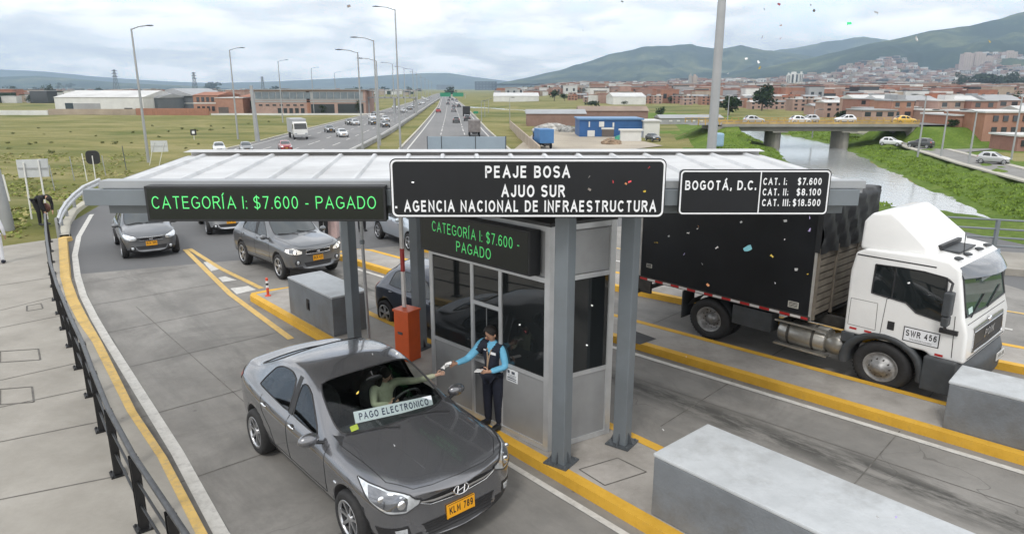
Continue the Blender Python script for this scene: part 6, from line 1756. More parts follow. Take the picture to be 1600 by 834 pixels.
for lb, x0, x1, y0, y1, m in (('tan boundary wall in front of the white warehouse', 76, 212, 170.5, 179, W_TAN), ('orange brick boundary wall in front of the grey warehouses', 213, 327, 169.5, 179.5, BRICK[0]), ('low white wall at the far left of the meadow', -40, 75, 172.5, 179, W_WHT), ('pale kerb wall at the foot of the brick station', 330, 600, 177.3, 179.4, W_WHT)):
    a, c = at(x0, y1), at(x1, y1); Y = a.y; z0 = base_h(0, Y); h = zat(y0, Y)-z0; b = MB(); b.box(a.x, ap(x1, y1, Y).x, Y, Y+.4, z0-.4, z0+h); o = b.build('boundary_wall', m); tag(o, lb, 'wall')
st, sw, sh = bldg('station_building', 'long station with a glazed upper gallery over a brick ground floor', 398, 572, 140, 178, 16, BRICK[2], R_GR, 'flat',
    [('gallery', .0, .98, .56, .92, W_GRY)]+[('window', .02+.062*i+(.02 if i > 7 else 0), .02+.062*i+.056+(.02 if i > 7 else 0), .62, .88, G_BLU) for i in range(15)]+
    [('parapet', 0, 1, .47, .535, W_GRY), ('pier', .475, .505, 0, .92, BRICK[0]), ('shopfront', .51, .72, 0, .40, G_WIN), ('shopfront', .75, .98, 0, .42, G_WIN)]+wins_grid(7, 1, .03, .46, G_WIN, .5, .4, .28, .44)+wins_grid(5, 1, .2, .46, G_WIN, .6, .8, .0, .26), over=.8)
b = MB(); Y = at(600, 178).y+4; x0, x1 = ap(572, 150, Y).x, ap(650, 150, Y).x; z1, z2 = zat(141, Y), zat(154, Y)
fb = thing('footbridge', 'grey covered footbridge crossing the highway beyond the station', 'bridge', (x0, Y, base_h(0, Y)))
O = fb.location.copy(); b.box(0, x1-x0, 0, 3, z2-O.z, z2-O.z+.5); b.build('deck', W_GRY, fb); b = MB(); b.box(0, x1-x0, -.3, 3.3, z1-O.z-.3, z1-O.z); b.build('roof', R_GR, fb)
for i in range(9):
    b = MB(); u = (x1-x0)*i/8; b.box(u-.15, u+.15, 0, .3, z2-O.z, z1-O.z-.3); b.build('post', W_GRY, fb)
for u in (0.3, (x1-x0)*.55, x1-x0-.3):
    b = MB(); b.box(u-.3, u+.3, .5, 2.5, 0, z2-O.z); b.build('pier', W_GRY, fb)
# --- right: yard with the blue workshop
yp = [at(*p) for p in ((797,240),(836,208),(880,203),(905,205),(1000,222),(1035,226),(1000,236),(1045,242))]
b = MB(); b.add([(p.x, p.y, base_h(p.x, p.y)+.03) for p in (at(790,244), at(838,206), at(905,204), at(1010,222), at(1036,228), at(985,234), at(940,246))], [(0, 1, 2, 3, 4, 5, 6)])
structure(b.build('yard', mat('sandy yard', (.36,.315,.25), .95, var=.14, scale=.12, dirt=.2)), 'pale sandy yard in front of the blue workshop', 'yard')
bldg('workshop', 'bright blue workshop with a white door and canopy in the yard', 905, 1003, 186, 214, 9, B_BLU, mat('blue roof edge', (.09,.20,.36), .5, var=.1), 'flat',
     [('door', .13, .245, .02, .36, W_WHT), ('opening', .36, .55, .02, .42, R_DK), ('awning', .35, .55, .42, .52, W_WHT), ('window', .31, .39, .56, .85, W_WHT), ('window', .145, .165, .55, .85, W_WHT), ('window', .525, .55, .55, .8, W_WHT)])
bldg('shed', 'white shed wall leaning on the right corner of the blue workshop', 970, 1002, 203, 221, 1.2, W_WHT, W_WHT, 'flat', (), cat='shed'); bldg('shed', 'pale rendered shed to the right of the blue workshop', 1006, 1030, 189, 215, 6, W_WHT, R_LT, 'flat', (), cat='shed')
bldg('barrack', 'long low brown barrack with a flat grey roof behind the workshop', 823, 915, 177, 196, 10, BRICK[3], R_GR, 'gable', (), .8); bldg('barrack', 'brown barrack half hidden behind the blue roof', 905, 1012, 172.5, 192, 8, BRICK[3], mat('brown roof', (.25,.19,.15), .8, var=.15, scale=.2), 'gable', (), 1.0)
bldg('grey_house', 'long grey house with a row of small white windows by the green slope', 1032, 1130, 184, 194, 8, W_GRY, R_GR, 'gable', wins_grid(7, 1, .1, .95, W_WHT, .4, .4, .2, .8), .6)
bldg('warehouse', 'white warehouse standing in the green fields', 958, 1009, 151, 163.5, 30, W_WHT, R_LT, 'gable', (), 2.0); bldg('warehouse', 'long low white warehouse right of the far highway', 771, 842, 150, 158.5, 40, W_WHT, R_LT, 'gable', (), 2.0)
bldg('warehouse', 'small white warehouse among trees before the brick estate', 1053, 1075, 154, 161, 20, W_WHT, R_LT, 'gable', (), 1.0)
a, c = at(843, 246), at(797, 199)
bw = MB(); n_ = 14
for i in range(n_):
    p, q = a.lerp(c, i/n_), a.lerp(c, (i+1)/n_); zz_ = [base_h(p.x, p.y), base_h(q.x, q.y)]
    s = (q-p).normalized(); s = V3(-s.y, s.x)*.12; h = 1.5
    bw.add([(p.x-s.x, p.y-s.y, zz_[0]-.3), (q.x-s.x, q.y-s.y, zz_[1]-.3), (q.x+s.x, q.y+s.y, zz_[1]-.3), (p.x+s.x, p.y+s.y, zz_[0]-.3), (p.x-s.x, p.y-s.y, zz_[0]+h), (q.x-s.x, q.y-s.y, zz_[1]+h), (q.x+s.x, q.y+s.y, zz_[1]+h), (p.x+s.x, p.y+s.y, zz_[0]+h)], [(4, 5, 6, 7), (0, 1, 5, 4), (2, 3, 7, 6), (1, 2, 6, 5), (3, 0, 4, 7)])
tag(bw.build('boundary_wall', W_TAN), 'brown wall running along the left side of the sandy yard', 'wall')
bldg('dark_block', 'big dark blue office block far beyond the highway gantry', 742, 776, 127.5, 141, 60, mat('dark blue block', (.03,.04,.055), .6, var=.15, scale=.05), R_DK, 'flat', wins_grid(6, 3, .05, .95, G_BLU, .6, .5))
bldg('dark_block', 'low dark block far left of the blue office block', 682, 708, 133, 140.5, 60, W_DGR, R_DK, 'flat', ())

# --- trees
def crown(b, c, r, n, q, rg, m=0, jit=.35):
    """leaf clumps through an uneven ellipsoid"""
    lobes = [(Vector((rg.uniform(-.55, .55)*r[0], rg.uniform(-.55, .55)*r[1], rg.uniform(-.6, .65)*r[2])), rg.uniform(.34, .62)) for _ in range(9)]
    for i in range(n):
        o, k = rg.choice(lobes); d = Vector((rg.gauss(0, 1), rg.gauss(0, 1), rg.gauss(0, 1))).normalized()*(rg.random()**.45)*k
        p = Vector(c)+o+Vector((d.x*r[0], d.y*r[1], d.z*r[2]))
        u = Vector((rg.gauss(0, 1), rg.gauss(0, 1), rg.gauss(0, .7))).normalized(); v = u.cross(Vector((rg.gauss(0, 1), rg.gauss(0, 1), rg.gauss(0, 1)))).normalized()
        s = q*rg.uniform(.5, 1.25); u *= s; v *= s*rg.uniform(.5, .9)
        b.add([p-u, p+v*.9, p+u, p-v], [(0, 1, 2, 3)], m if rg.random() > .3 else m+1)
def tree_at(px, ytop, ybase, wpx, kind, label, group=None, n=420, name='leafy_tree', Y=None):
    g = at(px, ybase) if Y is None else ap(px, ybase, Y); z0 = ground(g.x, g.y) if g.y < 400 else base_h(g.x, g.y)
    Y = g.y; h = zat(ytop, Y, px)-z0; w_ = wpx*Y/FPX/math.cos(PITCH)
    root = thing(name, label, 'tree', (g.x, Y, z0), rng.uniform(0, 6.28), group); rg = random.Random(int(px*7+ytop))
    t = MB(); t.tube([(0, 0, -.3), (rg.uniform(-.02, .02)*h, 0, h*.35), (rg.uniform(-.04, .04)*h, 0, h*.75)], .03*h, 7, 0, rs=[.035*h, .025*h, .01*h])
    for k in range(5):
        a = k*1.3; t.tube([(0, 0, h*(.25+.08*k)), (w_*.3*math.cos(a), w_*.3*math.sin(a), h*(.45+.09*k))], .01*h, 5, 0, rs=[.014*h, .005*h])
    t.build('trunk', BARK, root)
    b = MB(); zc = {'round': .58, 'low': .52, 'tall': .55}.get(kind, .56)
    crown(b, (0, 0, h*zc), (w_*.56, w_*.56, h*(1-zc)*1.02), n, max(w_, h*.6)*.075, rg); b.build('crown', [LEAFS[0 if kind != 'olive' else 2], LEAFS[1]], root)
    return root
TL = [(1190,131,173,34,'tall','big dark tree with a ragged crown before the brick estate',1100),(1139,151,180,34,'round','wide dark tree left of the tall ragged tree',800),(866,139,158,17,'round','round dark tree in the fields left of the white warehouse',420),(882,146,158,14,'round','smaller tree beside the round dark tree in the fields',300),
 (1224,133,152,12,'tall','slim dark tree in front of the twin white towers',300),(1238,132,142,14,'round','low dark tree right of the slim one by the towers',240),(1158,132,144,17,'round','dark pointed tree on the skyline left of the ragged tree',300),(1578,142,173,20,'round','dark tree rising between the grey flats at the right',520),
 (1316,172,190,21,'round','dark rounded tree beyond the bridge railing',420),(1033,164,181,17,'round','dark bushy tree behind the right end of the workshop',380),(1048,150,162,13,'round','dark tree behind the small white warehouse',260),(1484,187,222,19,'low','dark tall shrub at the corner of the brick flats',420),(1478,181,200,16,'round','dark tree behind the parked van at the bridge end',300),
 (77,131,155,14,'round','dark tree left of the white warehouse',380),(92,128.5,142,11,'round','dark rounded tree on the left skyline',240),(107,130,141,16,'round','spreading tree right of the rounded skyline one',240),(48,147,161,12,'round','bushy tree by the low white wall at far left',300),(331,128.5,142,22,'round','round dark tree on the skyline above the brick hall',380),(155,137,146,13,'round','dark tree behind the white warehouse roof',220),
 (975,158,165,10,'round','small round tree before the white field warehouse',180),(926,158,167,22,'low','low dark thicket left of the white field warehouse',260),(1113,165,186,12,'tall','narrow dark tree left of the wide dark tree',220),(703,136.5,148,22,'low','dark clump of trees at the vanishing end of the highway',300),(1268,134,143,10,'round','small dark tree in front of the far hillside estate',160),(560,156,178,14,'low','dark shrub below the covered footbridge',240),(505,163,178,13,'low','dark shrub in front of the station shopfront',240),(1446,184,197,16,'low','dark hedge tree before the white flats by the bridge',240)]
for (px, y0, y1, w_, kd, lb, n) in TL: tree_at(px, y0, y1, w_, kd, lb, n=n)
for i, px in enumerate((820,836,855,900,930,960,985,1010,1050,1085,640,600,560,20,60,430,1330,1400,1460)):
    tree_at(px, rng.uniform(133.5, 136.5), rng.uniform(142.5, 147), rng.uniform(9, 20), 'round', 'small dark tree in the hazy distance among roofs', 'far trees among roofs', n=130)
rg0 = random.Random(4)
for i in range(34):
    px = rg0.uniform(860, 1600); yb = rg0.uniform(144, 168) if px > 1120 else rg0.uniform(142, 156)
    tree_at(px, yb-rg0.uniform(6, 11), yb, rg0.uniform(6, 13), 'round', 'small dark tree between the brick houses of the estate', 'trees between the estate houses', n=110)
# eucalyptus belt on the right
for i, (px, w_) in enumerate(((1496,13),(1512,14),(1528,22),(1546,26),(1562,22),(1578,18),(1596,24),(1612,22))):
    tree_at(px, 113+6*abs(math.sin(i*1.9)), 139, w_*1.3, 'round', 'tall dark tree of the belt before the hillside towers', 'tree belt before the hillside towers', n=520)
# meadow shrubs
for i, (px, py, w_) in enumerate(((78,238,14),(57,223,9),(80,222,8),(46,225,10),(12,223,9),(180,224,13),(160,222,8),(208,206,8),(249,213,8),(70,210,7),(20,208,8),(14,232,10),(306,204,11),(330,203,10),(285,201,8),(262,205,7),(350,200,6),(110,206,6),(150,212,6),(310,224,7),(60,200,6),(330,197,7),(205,223,7),(388,193,6),(420,190,6),(238,196,6),(100,229,6),(290,231,8))):
    g = at(px, py); s = w_*g.y/FPX/2; rg = random.Random(i)
    b = MB(); crown(b, (0, 0, s*.40), (s*.85, s*.75, s*.5), 150, s*.15, rg); o = b.build('shrub', [mat('dry leaf', (.17,.18,.07), .8, var=.4, scale=1, spec=.15), mat('dull leaf', (.10,.12,.045), .8, var=.4, scale=1, spec=.15)]); o.location = (g.x, g.y, g.z-.25)
    tag(o, 'small dark shrub growing in the dry meadow', 'shrub', 'shrubs in the dry meadow')

# --- grass tufts
def tufts(name, pts, m, label, hgt, n=3):
    b = MB(); rg = random.Random(5)
    for (x, y, z, s) in pts:
        for k in range(n):
            a = rg.uniform(0, 6.28); u = Vector((math.cos(a), math.sin(a), 0))*s*rg.uniform(.2, .5); t = Vector((rg.uniform(-.4, .4)*s, rg.uniform(-.4, .4)*s, hgt*s*rg.uniform(.6, 1.3)))
            p = Vector((x+rg.uniform(-.3, .3)*s, y+rg.uniform(-.3, .3)*s, z-.03)); b.add([p-u, p+u, p+t], [(0, 1, 2)], 0 if rg.random() < .6 else 1)
    o = b.build(name, m); tag(o, label, 'grass', kind='stuff')
GR1 = [mat('grass blades', (.19,.22,.06), .9, var=.4, scale=.5, spec=.15), mat('dry grass blades', (.30,.27,.12), .9, var=.3, scale=.5, spec=.15)]
GR2 = [mat('lush blades', (.20,.29,.05), .9, var=.4, scale=.5, spec=.15), mat('dark lush blades', (.13,.20,.035), .9, var=.4, scale=.5, spec=.15)]
pts = []
for i in range(5200):
    y = 24+rng.random()**1.6*75; t = rng.uniform(-.80, -.40); x = t*y*1.0
    g2 = gz(133, 312); lim = -15.5-(y-22)*.55 if y < 30 else (-20-(y-30)*.30 if y < 46 else -25.5-(y-46)*.47)
    if x > lim-1.2 or (y < 25.5 and x > -30): continue
    if noise.noise(Vector((x*.15, y*.15, 0))) < -.12: continue
    pts.append((x, y, ground(x, y)-.07, rng.uniform(.25, .6)))
tufts('meadow_grass', pts, GR1, 'tufts of dry and green grass beside the plaza', .26)
pts = []
for i in range(24000):
    y = rng.uniform(34, 175); a, c = xat(rl, y), xat(rr, y)
    side = rng.random() < .75; x = (max(a, c)+2.2+rng.random()**1.2*15) if side else (min(a, c)-1.5-rng.random()*10)
    if abs(x) > y*.82: continue
    d, s = river_d(x, y)
    if side:
        sx = xat(SL, y)
        if sx is not None and x > sx-2.0: continue
    if 116 < y < 131: continue
    pts.append((x, y, ground(x, y)-.05, rng.uniform(.12, .34)))
tufts('bank_grass', pts, GR2, 'thick green grass on the river banks', .6, 4)

# --- bridge over the river
YB = 119.0; bx0, bx1 = ap(1128, 196, YB).x, ap(1436, 196, YB).x; zd = zat(195.5, YB)
br = thing('road_bridge', 'concrete road bridge with yellow railings over the river', 'bridge', ((bx0+bx1)/2, YB, zd)); O = br.location.copy(); hw = (bx1-bx0)/2
CB = mat('bridge concrete', (.25,.24,.215), .9, var=.15, scale=.3, dirt=.3)
b = MB(); b.box(-hw, hw, 0, 9, -.25, 0); b.box(-hw, hw, -.15, .15, -.30, .18); b.box(-hw, hw, 8.85, 9.15, -.30, .18); b.build('deck', CB, br)
b = MB()
for y in (.6, 3, 5.5, 8): b.box(-hw+.3, hw-.3, y, y+.5, -1.05, -.252)
b.build('girder', mat('girder concrete', (.17,.165,.15), .9, var=.15, scale=.3, dirt=.3), br)
for px in (1210, 1316):
    x = ap(px, 215, YB+3).x-O.x; b = MB(); b.prism([(x+1.0*math.cos(t)*1.1, 4+2.6*math.sin(t)) for t in [2*math.pi*k/16 for k in range(16)]], ZW-1-O.z, -1.3); b.box(x-1.3, x+1.3, .4, 8.6, -1.3, -1.06); b.build('pier', CB, br)
YR = mat('railing yellow', (.42,.28,.09), .7, var=.25, scale=.6, dirt=.4)
for y in (0, 9):
    b = MB(); b.box(-hw-4, hw, y-.04, y+.04, .75, .85); b.box(-hw-4, hw, y-.03, y+.03, .42, .50); k = -hw-4
    while k < hw: b.box(k-.09, k+.09, y-.06, y+.06, .18 if k > -hw else 0, .85); k += 1.2
    b.box(-hw, hw, y-.05, y+.05, .182, .40); b.build('railing', YR, br)
for s, xx in ((-1, -hw-1.0), (1, hw-1)):
    b = MB(); b.box(xx, xx+2, .05, 8.95, -4, -.26); b.build('abutment', CB, br)
rd = MB(); rd.grid([[(O.x-hw-5, YB+.4, zd-.05), (O.x-hw-5, YB+8.6, zd-.05)], [(O.x-hw, YB+.4, zd+.012), (O.x-hw, YB+8.6, zd+.012)], [(O.x+hw, YB+.4, zd+.012), (O.x+hw, YB+8.6, zd+.012)], [(O.x+hw+50, YB+.4, zd-.05), (O.x+hw+50, YB+8.6, zd-.05)]], 0, False); structure(rd.build('bridge_road', A_HWY), 'asphalt road crossing the bridge', 'road')
bldg('retaining_wall', 'sloping concrete retaining wall under the right end of the bridge', 1424, 1441, 201, 221, 3, CB, CB, 'flat', (), cat='wall')

# --- street lamps
LG = mat('lamp post grey', (.33,.34,.345), .5, .4, var=.08, scale=1.0)
def lamp(label, base, H_, arm, alen, r=.11, group='street lamps along the highway', lean=(0, 0)):
    root = thing('street_lamp', label, 'street lamp', base, 0, group)
    top = Vector((lean[0]*H_, lean[1]*H_, H_)); ad = V3(*arm).normalized()
    b = MB(); b.tube([(0, 0, -.2), (0, 0, .3), top], r, 10, 0, rs=[r*1.35, r*1.3, r*.75]); b.build('pole', LG, root)
    e = top+ad*alen+V3(0, 0, alen*.16); b = MB(); b.tube([top-V3(0, 0, .1), top+ad*alen*.5+V3(0, 0, alen*.11), e], r*.5, 8); b.build('arm', LG, root)
    b = MB(); Mx = frame(e+ad*.35, ad, V3(-ad.y, ad.x)); b.ball((0, 0, 0), (.55, .17, .09), 0, 10, 6, Mx); b.build('lamp_head', M_STEELD, root)
    return root
def lamp_px(label, top, base, arm, alen, r=.11, Y=None, **k):
    g = at(*base) if Y is None else ap(base[0], base[1], Y)
    if Y is not None: g.z = base_h(g.x, g.y)
    return lamp(label, g, ap(top[0], top[1], g.y).z-g.z, arm, alen, r, **k)
for i, (tp, bs) in enumerate((((212,45),(232,252)), ((365,78),(372,217)), ((440,96),(442,191)), ((490,107),(491,178)), ((524,114),(526,171)))):
    lamp_px(('nearest tall lamp left of the incoming road beside a sign back', 'tall lamp left of the road with a small black sign at its foot', 'tall lamp in front of the station glazing', 'lamp rising behind the right half of the station', 'far lamp beside the covered footbridge')[i], tp, bs, (1, -.1), 2.0+.012*i, .14 if i == 0 else .13)
for tp, bs, lb in (((618,15),(626,236),'tallest median lamp, its arm pointing left, near the canopy'), ((586,63),(592,240),'second tall median lamp left of the tallest one'), ((562,82),(567,236),'median lamp furthest to the left over the incoming road'), ((590,95),(594,226),'shorter lamp just right of the second median lamp'), ((614,100),(617,192),'lamp seen close beside the tallest median lamp')):
    lamp_px(lb, tp, bs, (-1, -.1), 2.2, .12)
for tp, bs in (((630,106),(634,184)), ((643,109),(647,177)), ((650,114),(653,172)), ((656,118),(659,167)), ((662,122),(665,163)), ((668,125),(670,159)), ((673,128),(675,156))):
    lamp_px('one of the small lamps dwindling along the far median', tp, bs, (-1, -.1), 2.0, .11, group='small lamps along the far median')
for px, y0, y1 in ((752,158,190),(763,155,176),(757,157,182),(796,153,192)): lamp_px('thin pale pole in the grass right of the outgoing road', (px, y0), (px+.5, y1), (1, 0), .5, .08, group='thin poles right of the outgoing road')
lamp('thick grey lamp post rising above the frame behind the canopy', V3(6.85, 24, 0), 15, (-1, 0), 2.5, .135, group=None)
lamp('thick grey lamp post cut off by the left edge', gz(12, 357), 12, (1, .2), 2.5, .19, group=None, lean=(-.06, 0))
for px, y0, y1, tx in ((1434,150,243,1427),(1470,174,245,1479),(1513,174,257,1527),(1580,150,249,1592)):
    lamp_px('slim pole beside the service road across the river', (tx, y0), (px, y1), (-1, 0), 1.2, .10, group='poles beside the service road')
lamp_px('slim lamp on the left end of the bridge', (1136,150), (1136,196), (1, 0), .8, .09, group='lamps near the bridge', Y=126); lamp_px('slim lamp behind the bridge car queue', (1271,172), (1271,196), (1, 0), .8, .09, group='lamps near the bridge', Y=132)
# gantry post and small signs on the left verge
g = at(403, 222); b = MB(); H_ = ap(399, 134, g.y).z-g.z; b.tube([(0, 0, -.3), (-.3, 0, H_)], .36, 10, 0, rs=[.42, .26]); o = b.build('gantry_post', LG); o.location = g; tag(o, 'thick grey post at the kerb in front of the station', 'post')
def sign_back(label, quad, Y, posts, m, pm, name='sign_board', base=None):
    P = [ap(x, y, Y) for x, y in quad]; c = sum(P, Vector((0, 0, 0)))/4; root = thing(name, label, 'sign', (c.x, Y, base_h(c.x, Y)))
    O = root.location.copy(); b = MB(); L = [p-O for p in P]
    b.add([(p.x, -.02, p.z) for p in L]+[(p.x, .02, p.z) for p in L], [(0, 1, 2, 3), (7, 6, 5, 4), (0, 4, 5, 1), (1, 5, 6, 2), (2, 6, 7, 3), (3, 7, 4, 0)])
    zc = (L[0].z+L[2].z)/2; b.box(min(p.x for p in L)+.05, max(p.x for p in L)-.05, -.05, -.021, zc-.03, zc+.03, 1); b.build('panel', [m, M_GALV], root)
    for (xt, yt, xb) in posts:
        t = ap(xt, yt, Y)-O; q = ap(xb, 330, Y)-O; b = MB(); b.tube([(q.x, -.06, -.3), (t.x, -.06, t.z)], .035, 8); b.build('post', pm, root)
    return root
PALE = mat('pale sign back', (.50,.52,.53), .6, .2, var=.07, scale=1.5); PW = mat('white post', (.66,.66,.63), .5, var=.05)
sign_back('pale back of a wide road sign on two white posts, far left', ((25,250),(74,248),(77,276),(30,278)), 29.5, ((38,254,49), (61,250,74)), PALE, PW)
sign_back('pale back of a road sign on two posts beside the nearest lamp', ((235,220),(261,220),(263,237),(236,238)), 84, ((241,222,243), (257,222,258)), PALE, PW)
g = at(151, 288); rs = thing('round_sign', 'black back of a rounded sign on one white post in the meadow', 'sign', g); zc = ap(145, 246, g.y).z-g.z; r_ = 11*g.y/FPX
xc = ap(145, 246, g.y).x-g.x
b = MB(); b.prism([(xc+x, y+zc) for x, y in rrect(r_*2, r_*1.9, r_*.6)], -.02, .02, 0, FR); b.build('panel', M_BLK, rs); b = MB(); b.tube([(0, -.06, -.3), (xc*1.05, -.06, zc+.15)], .05, 8); b.build('post', PW, rs)
for px, y0, py, m in ((136,240,281,PW), (116,245,280,M_GALV), (197,228,262,M_STEELD), (85,258,295,M_GALV), (165,243,272,M_GALV), (15,273,312,PW)):
    g = at(px, py); b = MB(); b.tube([(0, 0, -.3), (-.12, 0, ap(px, y0, g.y).z-g.z)], .045, 7); o = b.build('fence_post', m); o.location = g; tag(o, 'lone thin post standing in the meadow grass', 'post', 'thin posts in the meadow')
g = at(372, 208); sg = thing('small_sign', 'small black square sign at the foot of the second left lamp', 'sign', V3(g.x-1.2, at(372,217).y-1.5, base_h(0, 120))); zc = ap(372, 207, sg.location.y).z-sg.location.z
b = MB(); b.prism(rrect(1.05, 1.0, .12), -.03, .03, 0, Matrix.Translation((.3, 0, zc)) @ FR); b.build('panel', M_BLK, sg); b = MB(); b.prism(rrect(.5, .5, .1), .031, .035, 0, Matrix.Translation((.3, 0, zc)) @ FR); b.build('symbol', M_SIGNW, sg); b = MB(); b.tube([(.3, .06, -.2), (.3, .06, zc)], .05, 7); b.build('post', PW, sg)
# blue grey panel behind the canopy
root = thing('roadside_board', 'pale blue grey three part panel standing behind the canopy roof', 'panel', V3(0, 40, base_h(0, 40)))
O = root.location.copy(); xs_ = [ap(x, 225, 40).x for x in (668, 690, 743, 790)]; z0, z1 = zat(241, 40), zat(213.5, 40)
for a, c in zip(xs_, xs_[1:]):
    b = MB(); b.box(a+.02, c-.02, -.03, .03, z0-O.z, z1-O.z); b.build('panel', mat('blue grey panel', (.26,.32,.37), .45, .2, var=.07, scale=.6), root, bevel=.01)
for a in xs_:
    b = MB(); b.box(a-.04, a+.04, .04, .14, -.3, z1-O.z+.02); b.build('post', M_STEELD, root)
# green gantry far away
g0, g1 = at(687, 154), at(725, 154); Y = g0.y; root = thing('road_gantry', 'green direction signs on a gantry across the far outgoing road', 'gantry', V3((g0.x+g1.x)/2, Y, base_h(0, Y))); O = root.location.copy(); w_ = ap(725, 150, Y).x-ap(687, 150, Y).x
GRN = mat('sign green', (.01,.20,.10), .5, var=.05)
for a, c in ((-.48, -.04), (.04, .48)):
    b = MB(); b.box(a*w_, c*w_, -.1, .1, zat(151.2, Y)-O.z, zat(145, Y)-O.z); b.build('sign_panel', GRN, root)
b = MB(); b.box(-w_*.55, w_*.55, .15, .4, zat(148, Y)-O.z-.2, zat(148, Y)-O.z+.2); b.build('beam', LG, root)
for s in (-1, 1): b = MB(); b.box(s*w_*.55-.25, s*w_*.55+.25, .1, .6, -.3, zat(146, Y)-O.z); b.build('post', LG, root)
root = thing('direction_sign', 'small green direction sign at the right verge of the outgoing road', 'sign', at(743.5, 183)); Y = root.location.y
b = MB(); k = Y/FPX; b.box(-3.6*k, 3.6*k, -.05, .05, 5*k, 8.5*k); b.build('panel', GRN, root); b = MB(); b.tube([(0, .1, -.2), (0, .1, 8*k)], .1); b.build('post', LG, root)
# pylons
def pylon(label, px, y0, y1, Y):
    g = ap(px, y1, Y); z0 = base_h(0, Y); H_ = zat(y0, Y)-z0; root = thing('power_pylon', label, 'pylon', V3(g.x, Y, z0)); b = MB(); wb_ = H_*.09
    def lv(t): w_ = wb_*(1-t)**1.1+.6; return [(s1*w_, s2*w_, H_*t) for s1, s2 in ((1, 1), (1, -1), (-1, -1), (-1, 1))]
    T = [0, .2, .38, .54, .68, .8, .9, 1]
    for a, c in zip(T, T[1:]):
        A, C_ = lv(a), lv(c)
        for k in range(4): b.tube([A[k], C_[k]], .28, 4); b.tube([A[k], C_[(k+1) % 4]], .18, 4)
    for t in (.72, .84, .95): b.tube([(-H_*.12, 0, H_*t), (H_*.12, 0, H_*t)], .3, 4); b.tube([(-H_*.12, 0, H_*t), (0, 0, H_*(t+.05))], .2, 4); b.tube([(H_*.12, 0, H_*t), (0, 0, H_*(t+.05))], .2, 4)
    b.build('lattice', M_STEELD, root)
pylon('faint lattice pylon above the white warehouse', 182, 109, 139, 1000); pylon('faint lattice pylon left of the round skyline tree', 305, 113, 139, 1000); pylon('small far pylon above the station roof', 411, 120, 139, 1300)

# --- traffic
FC = make_car('parked_car', 'white small car in the middle of the incoming road', 'hatch', paint('far white paint', (.62,.63,.64), .2, .35), 'X', 0)
for o in list(KIDS[FC.name]):
    if o.name.startswith('body'): fbody = o
sk = Skin([fbody])
for s in (1, -1):
    b = MB(); sk.patch(b, [(1.72, s*.40, .70), (1.52, s*.66, .80), (1.36, s*.75, .825)], [(1.74, s*.42, .63), (1.57, s*.70, .655), (1.38, s*.77, .75)], 0, 3, 2, .008); b.build('headlight', M_LENS, FC)
    b = MB(); sk.patch(b, [(-1.74, s*.58, 1.05), (-1.56, s*.74, 1.02)], [(-1.82, s*.60, .78), (-1.64, s*.8, .80)], 0, 3, 2, .008); b.build('tail_light', M_RED, FC)
b = MB(); sk.patch(b, [(2, -.34, .70), (2, .34, .70)], [(2, -.3, .60), (2, .3, .60)], 0, 4, 2, .008, d=(-1, 0, 0)); sk.patch(b, [(2, -.45, .42), (2, .45, .42)], [(2, -.4, .30), (2, .4, .30)], 0, 4, 2, .008, d=(-1, 0, 0)); b.build('grille', M_BLK, FC)
b = MB(); sk.patch(b, [(2, -.17, .56), (2, .17, .56)], [(2, -.17, .47), (2, .17, .47)], 0, 2, 1, .012, d=(-1, 0, 0)); b.build('number_plate', M_YPL, FC)
FC.name = 'road_car'
for o in list(KIDS.get('parked_car', [])): pass
KIDS[FC.name] = KIDS.pop('parked_car')
FP = {n: paint('far %s paint' % n, c, .3, .35) for n, c in dict(red=(.30,.02,.02), black=(.018,.02,.022), grey=(.16,.165,.17), silver=(.42,.43,.44), blue=(.05,.10,.2), dark=(.05,.052,.055), yellow=(.65,.40,.04), white=(.62,.63,.64)).items()}
DA = (AR[2]-AR[-4]).normalized()*-1; DB = (BL[0]-BL[-2]).normalized()
first = [True]
def far_car(px, py, col, label, head, sc=1.0, group=None, z=None):
    g = at(px, py); g.z += .025
    if z is not None: g = z
    c = FC if first[0] else dup(FC, label=label, paint={'far white paint': FP[col]})
    if first[0]: FC['label'] = label; first[0] = False
    c.location = g; c.rotation_euler = (0, 0, math.atan2(head[1], head[0])); c.scale = (sc,)*3
    if group: c['group'] = group
    return c
dA = (.42, -.9); dB = tuple(DB[:2])
far_car(535, 214, 'white', 'white small car alone in the middle of the incoming road', dA)
for px, py, col, lb in ((446,236,'red','red car in front of the white box truck'), (343,239,'white','white van shaped car at the kerb beside the canopy edge'), (385,238.5,'grey','grey car following the white one at the kerb'), (515,207,'dark','dark car just right of the white box truck'), (555,196,'silver','silver car in the outer lane of the incoming road'), (546,195,'black','black car beside the silver one in the incoming road')):
    far_car(px, py, col, lb, dA, 1.0)
for px, py, col in ((583,195,'black'),(582,187,'white'),(601,199,'dark'),(602,190,'silver'),(586,182,'dark'),(631,176,'white'),(645,168,'silver'),(654,164,'dark'),(660,163,'white'),(617,170,'white'),(640,172,'dark'),(650,160,'white'),(668,158,'silver'),(664,156,'white'),(672,154,'dark'),(661,154,'white')):
    far_car(px, py, col, 'small %s car far up the incoming road' % col, dA, 1.05, 'cars far up the incoming road')
for px, py, col in ((713,192,'dark'),(730,189,'black'),(709,175,'grey'),(709,169,'dark'),(717,168,'black'),(700,164,'dark'),(708,162,'silver'),(714,163,'white'),(701,158,'dark'),(713,158,'grey'),(703,154,'black'),(707,157,'dark'),(685,176,'red')):
    far_car(px, py, col, 'small %s car driving away on the outgoing road' % col, dB, 1.1, 'cars driving away on the outgoing road')
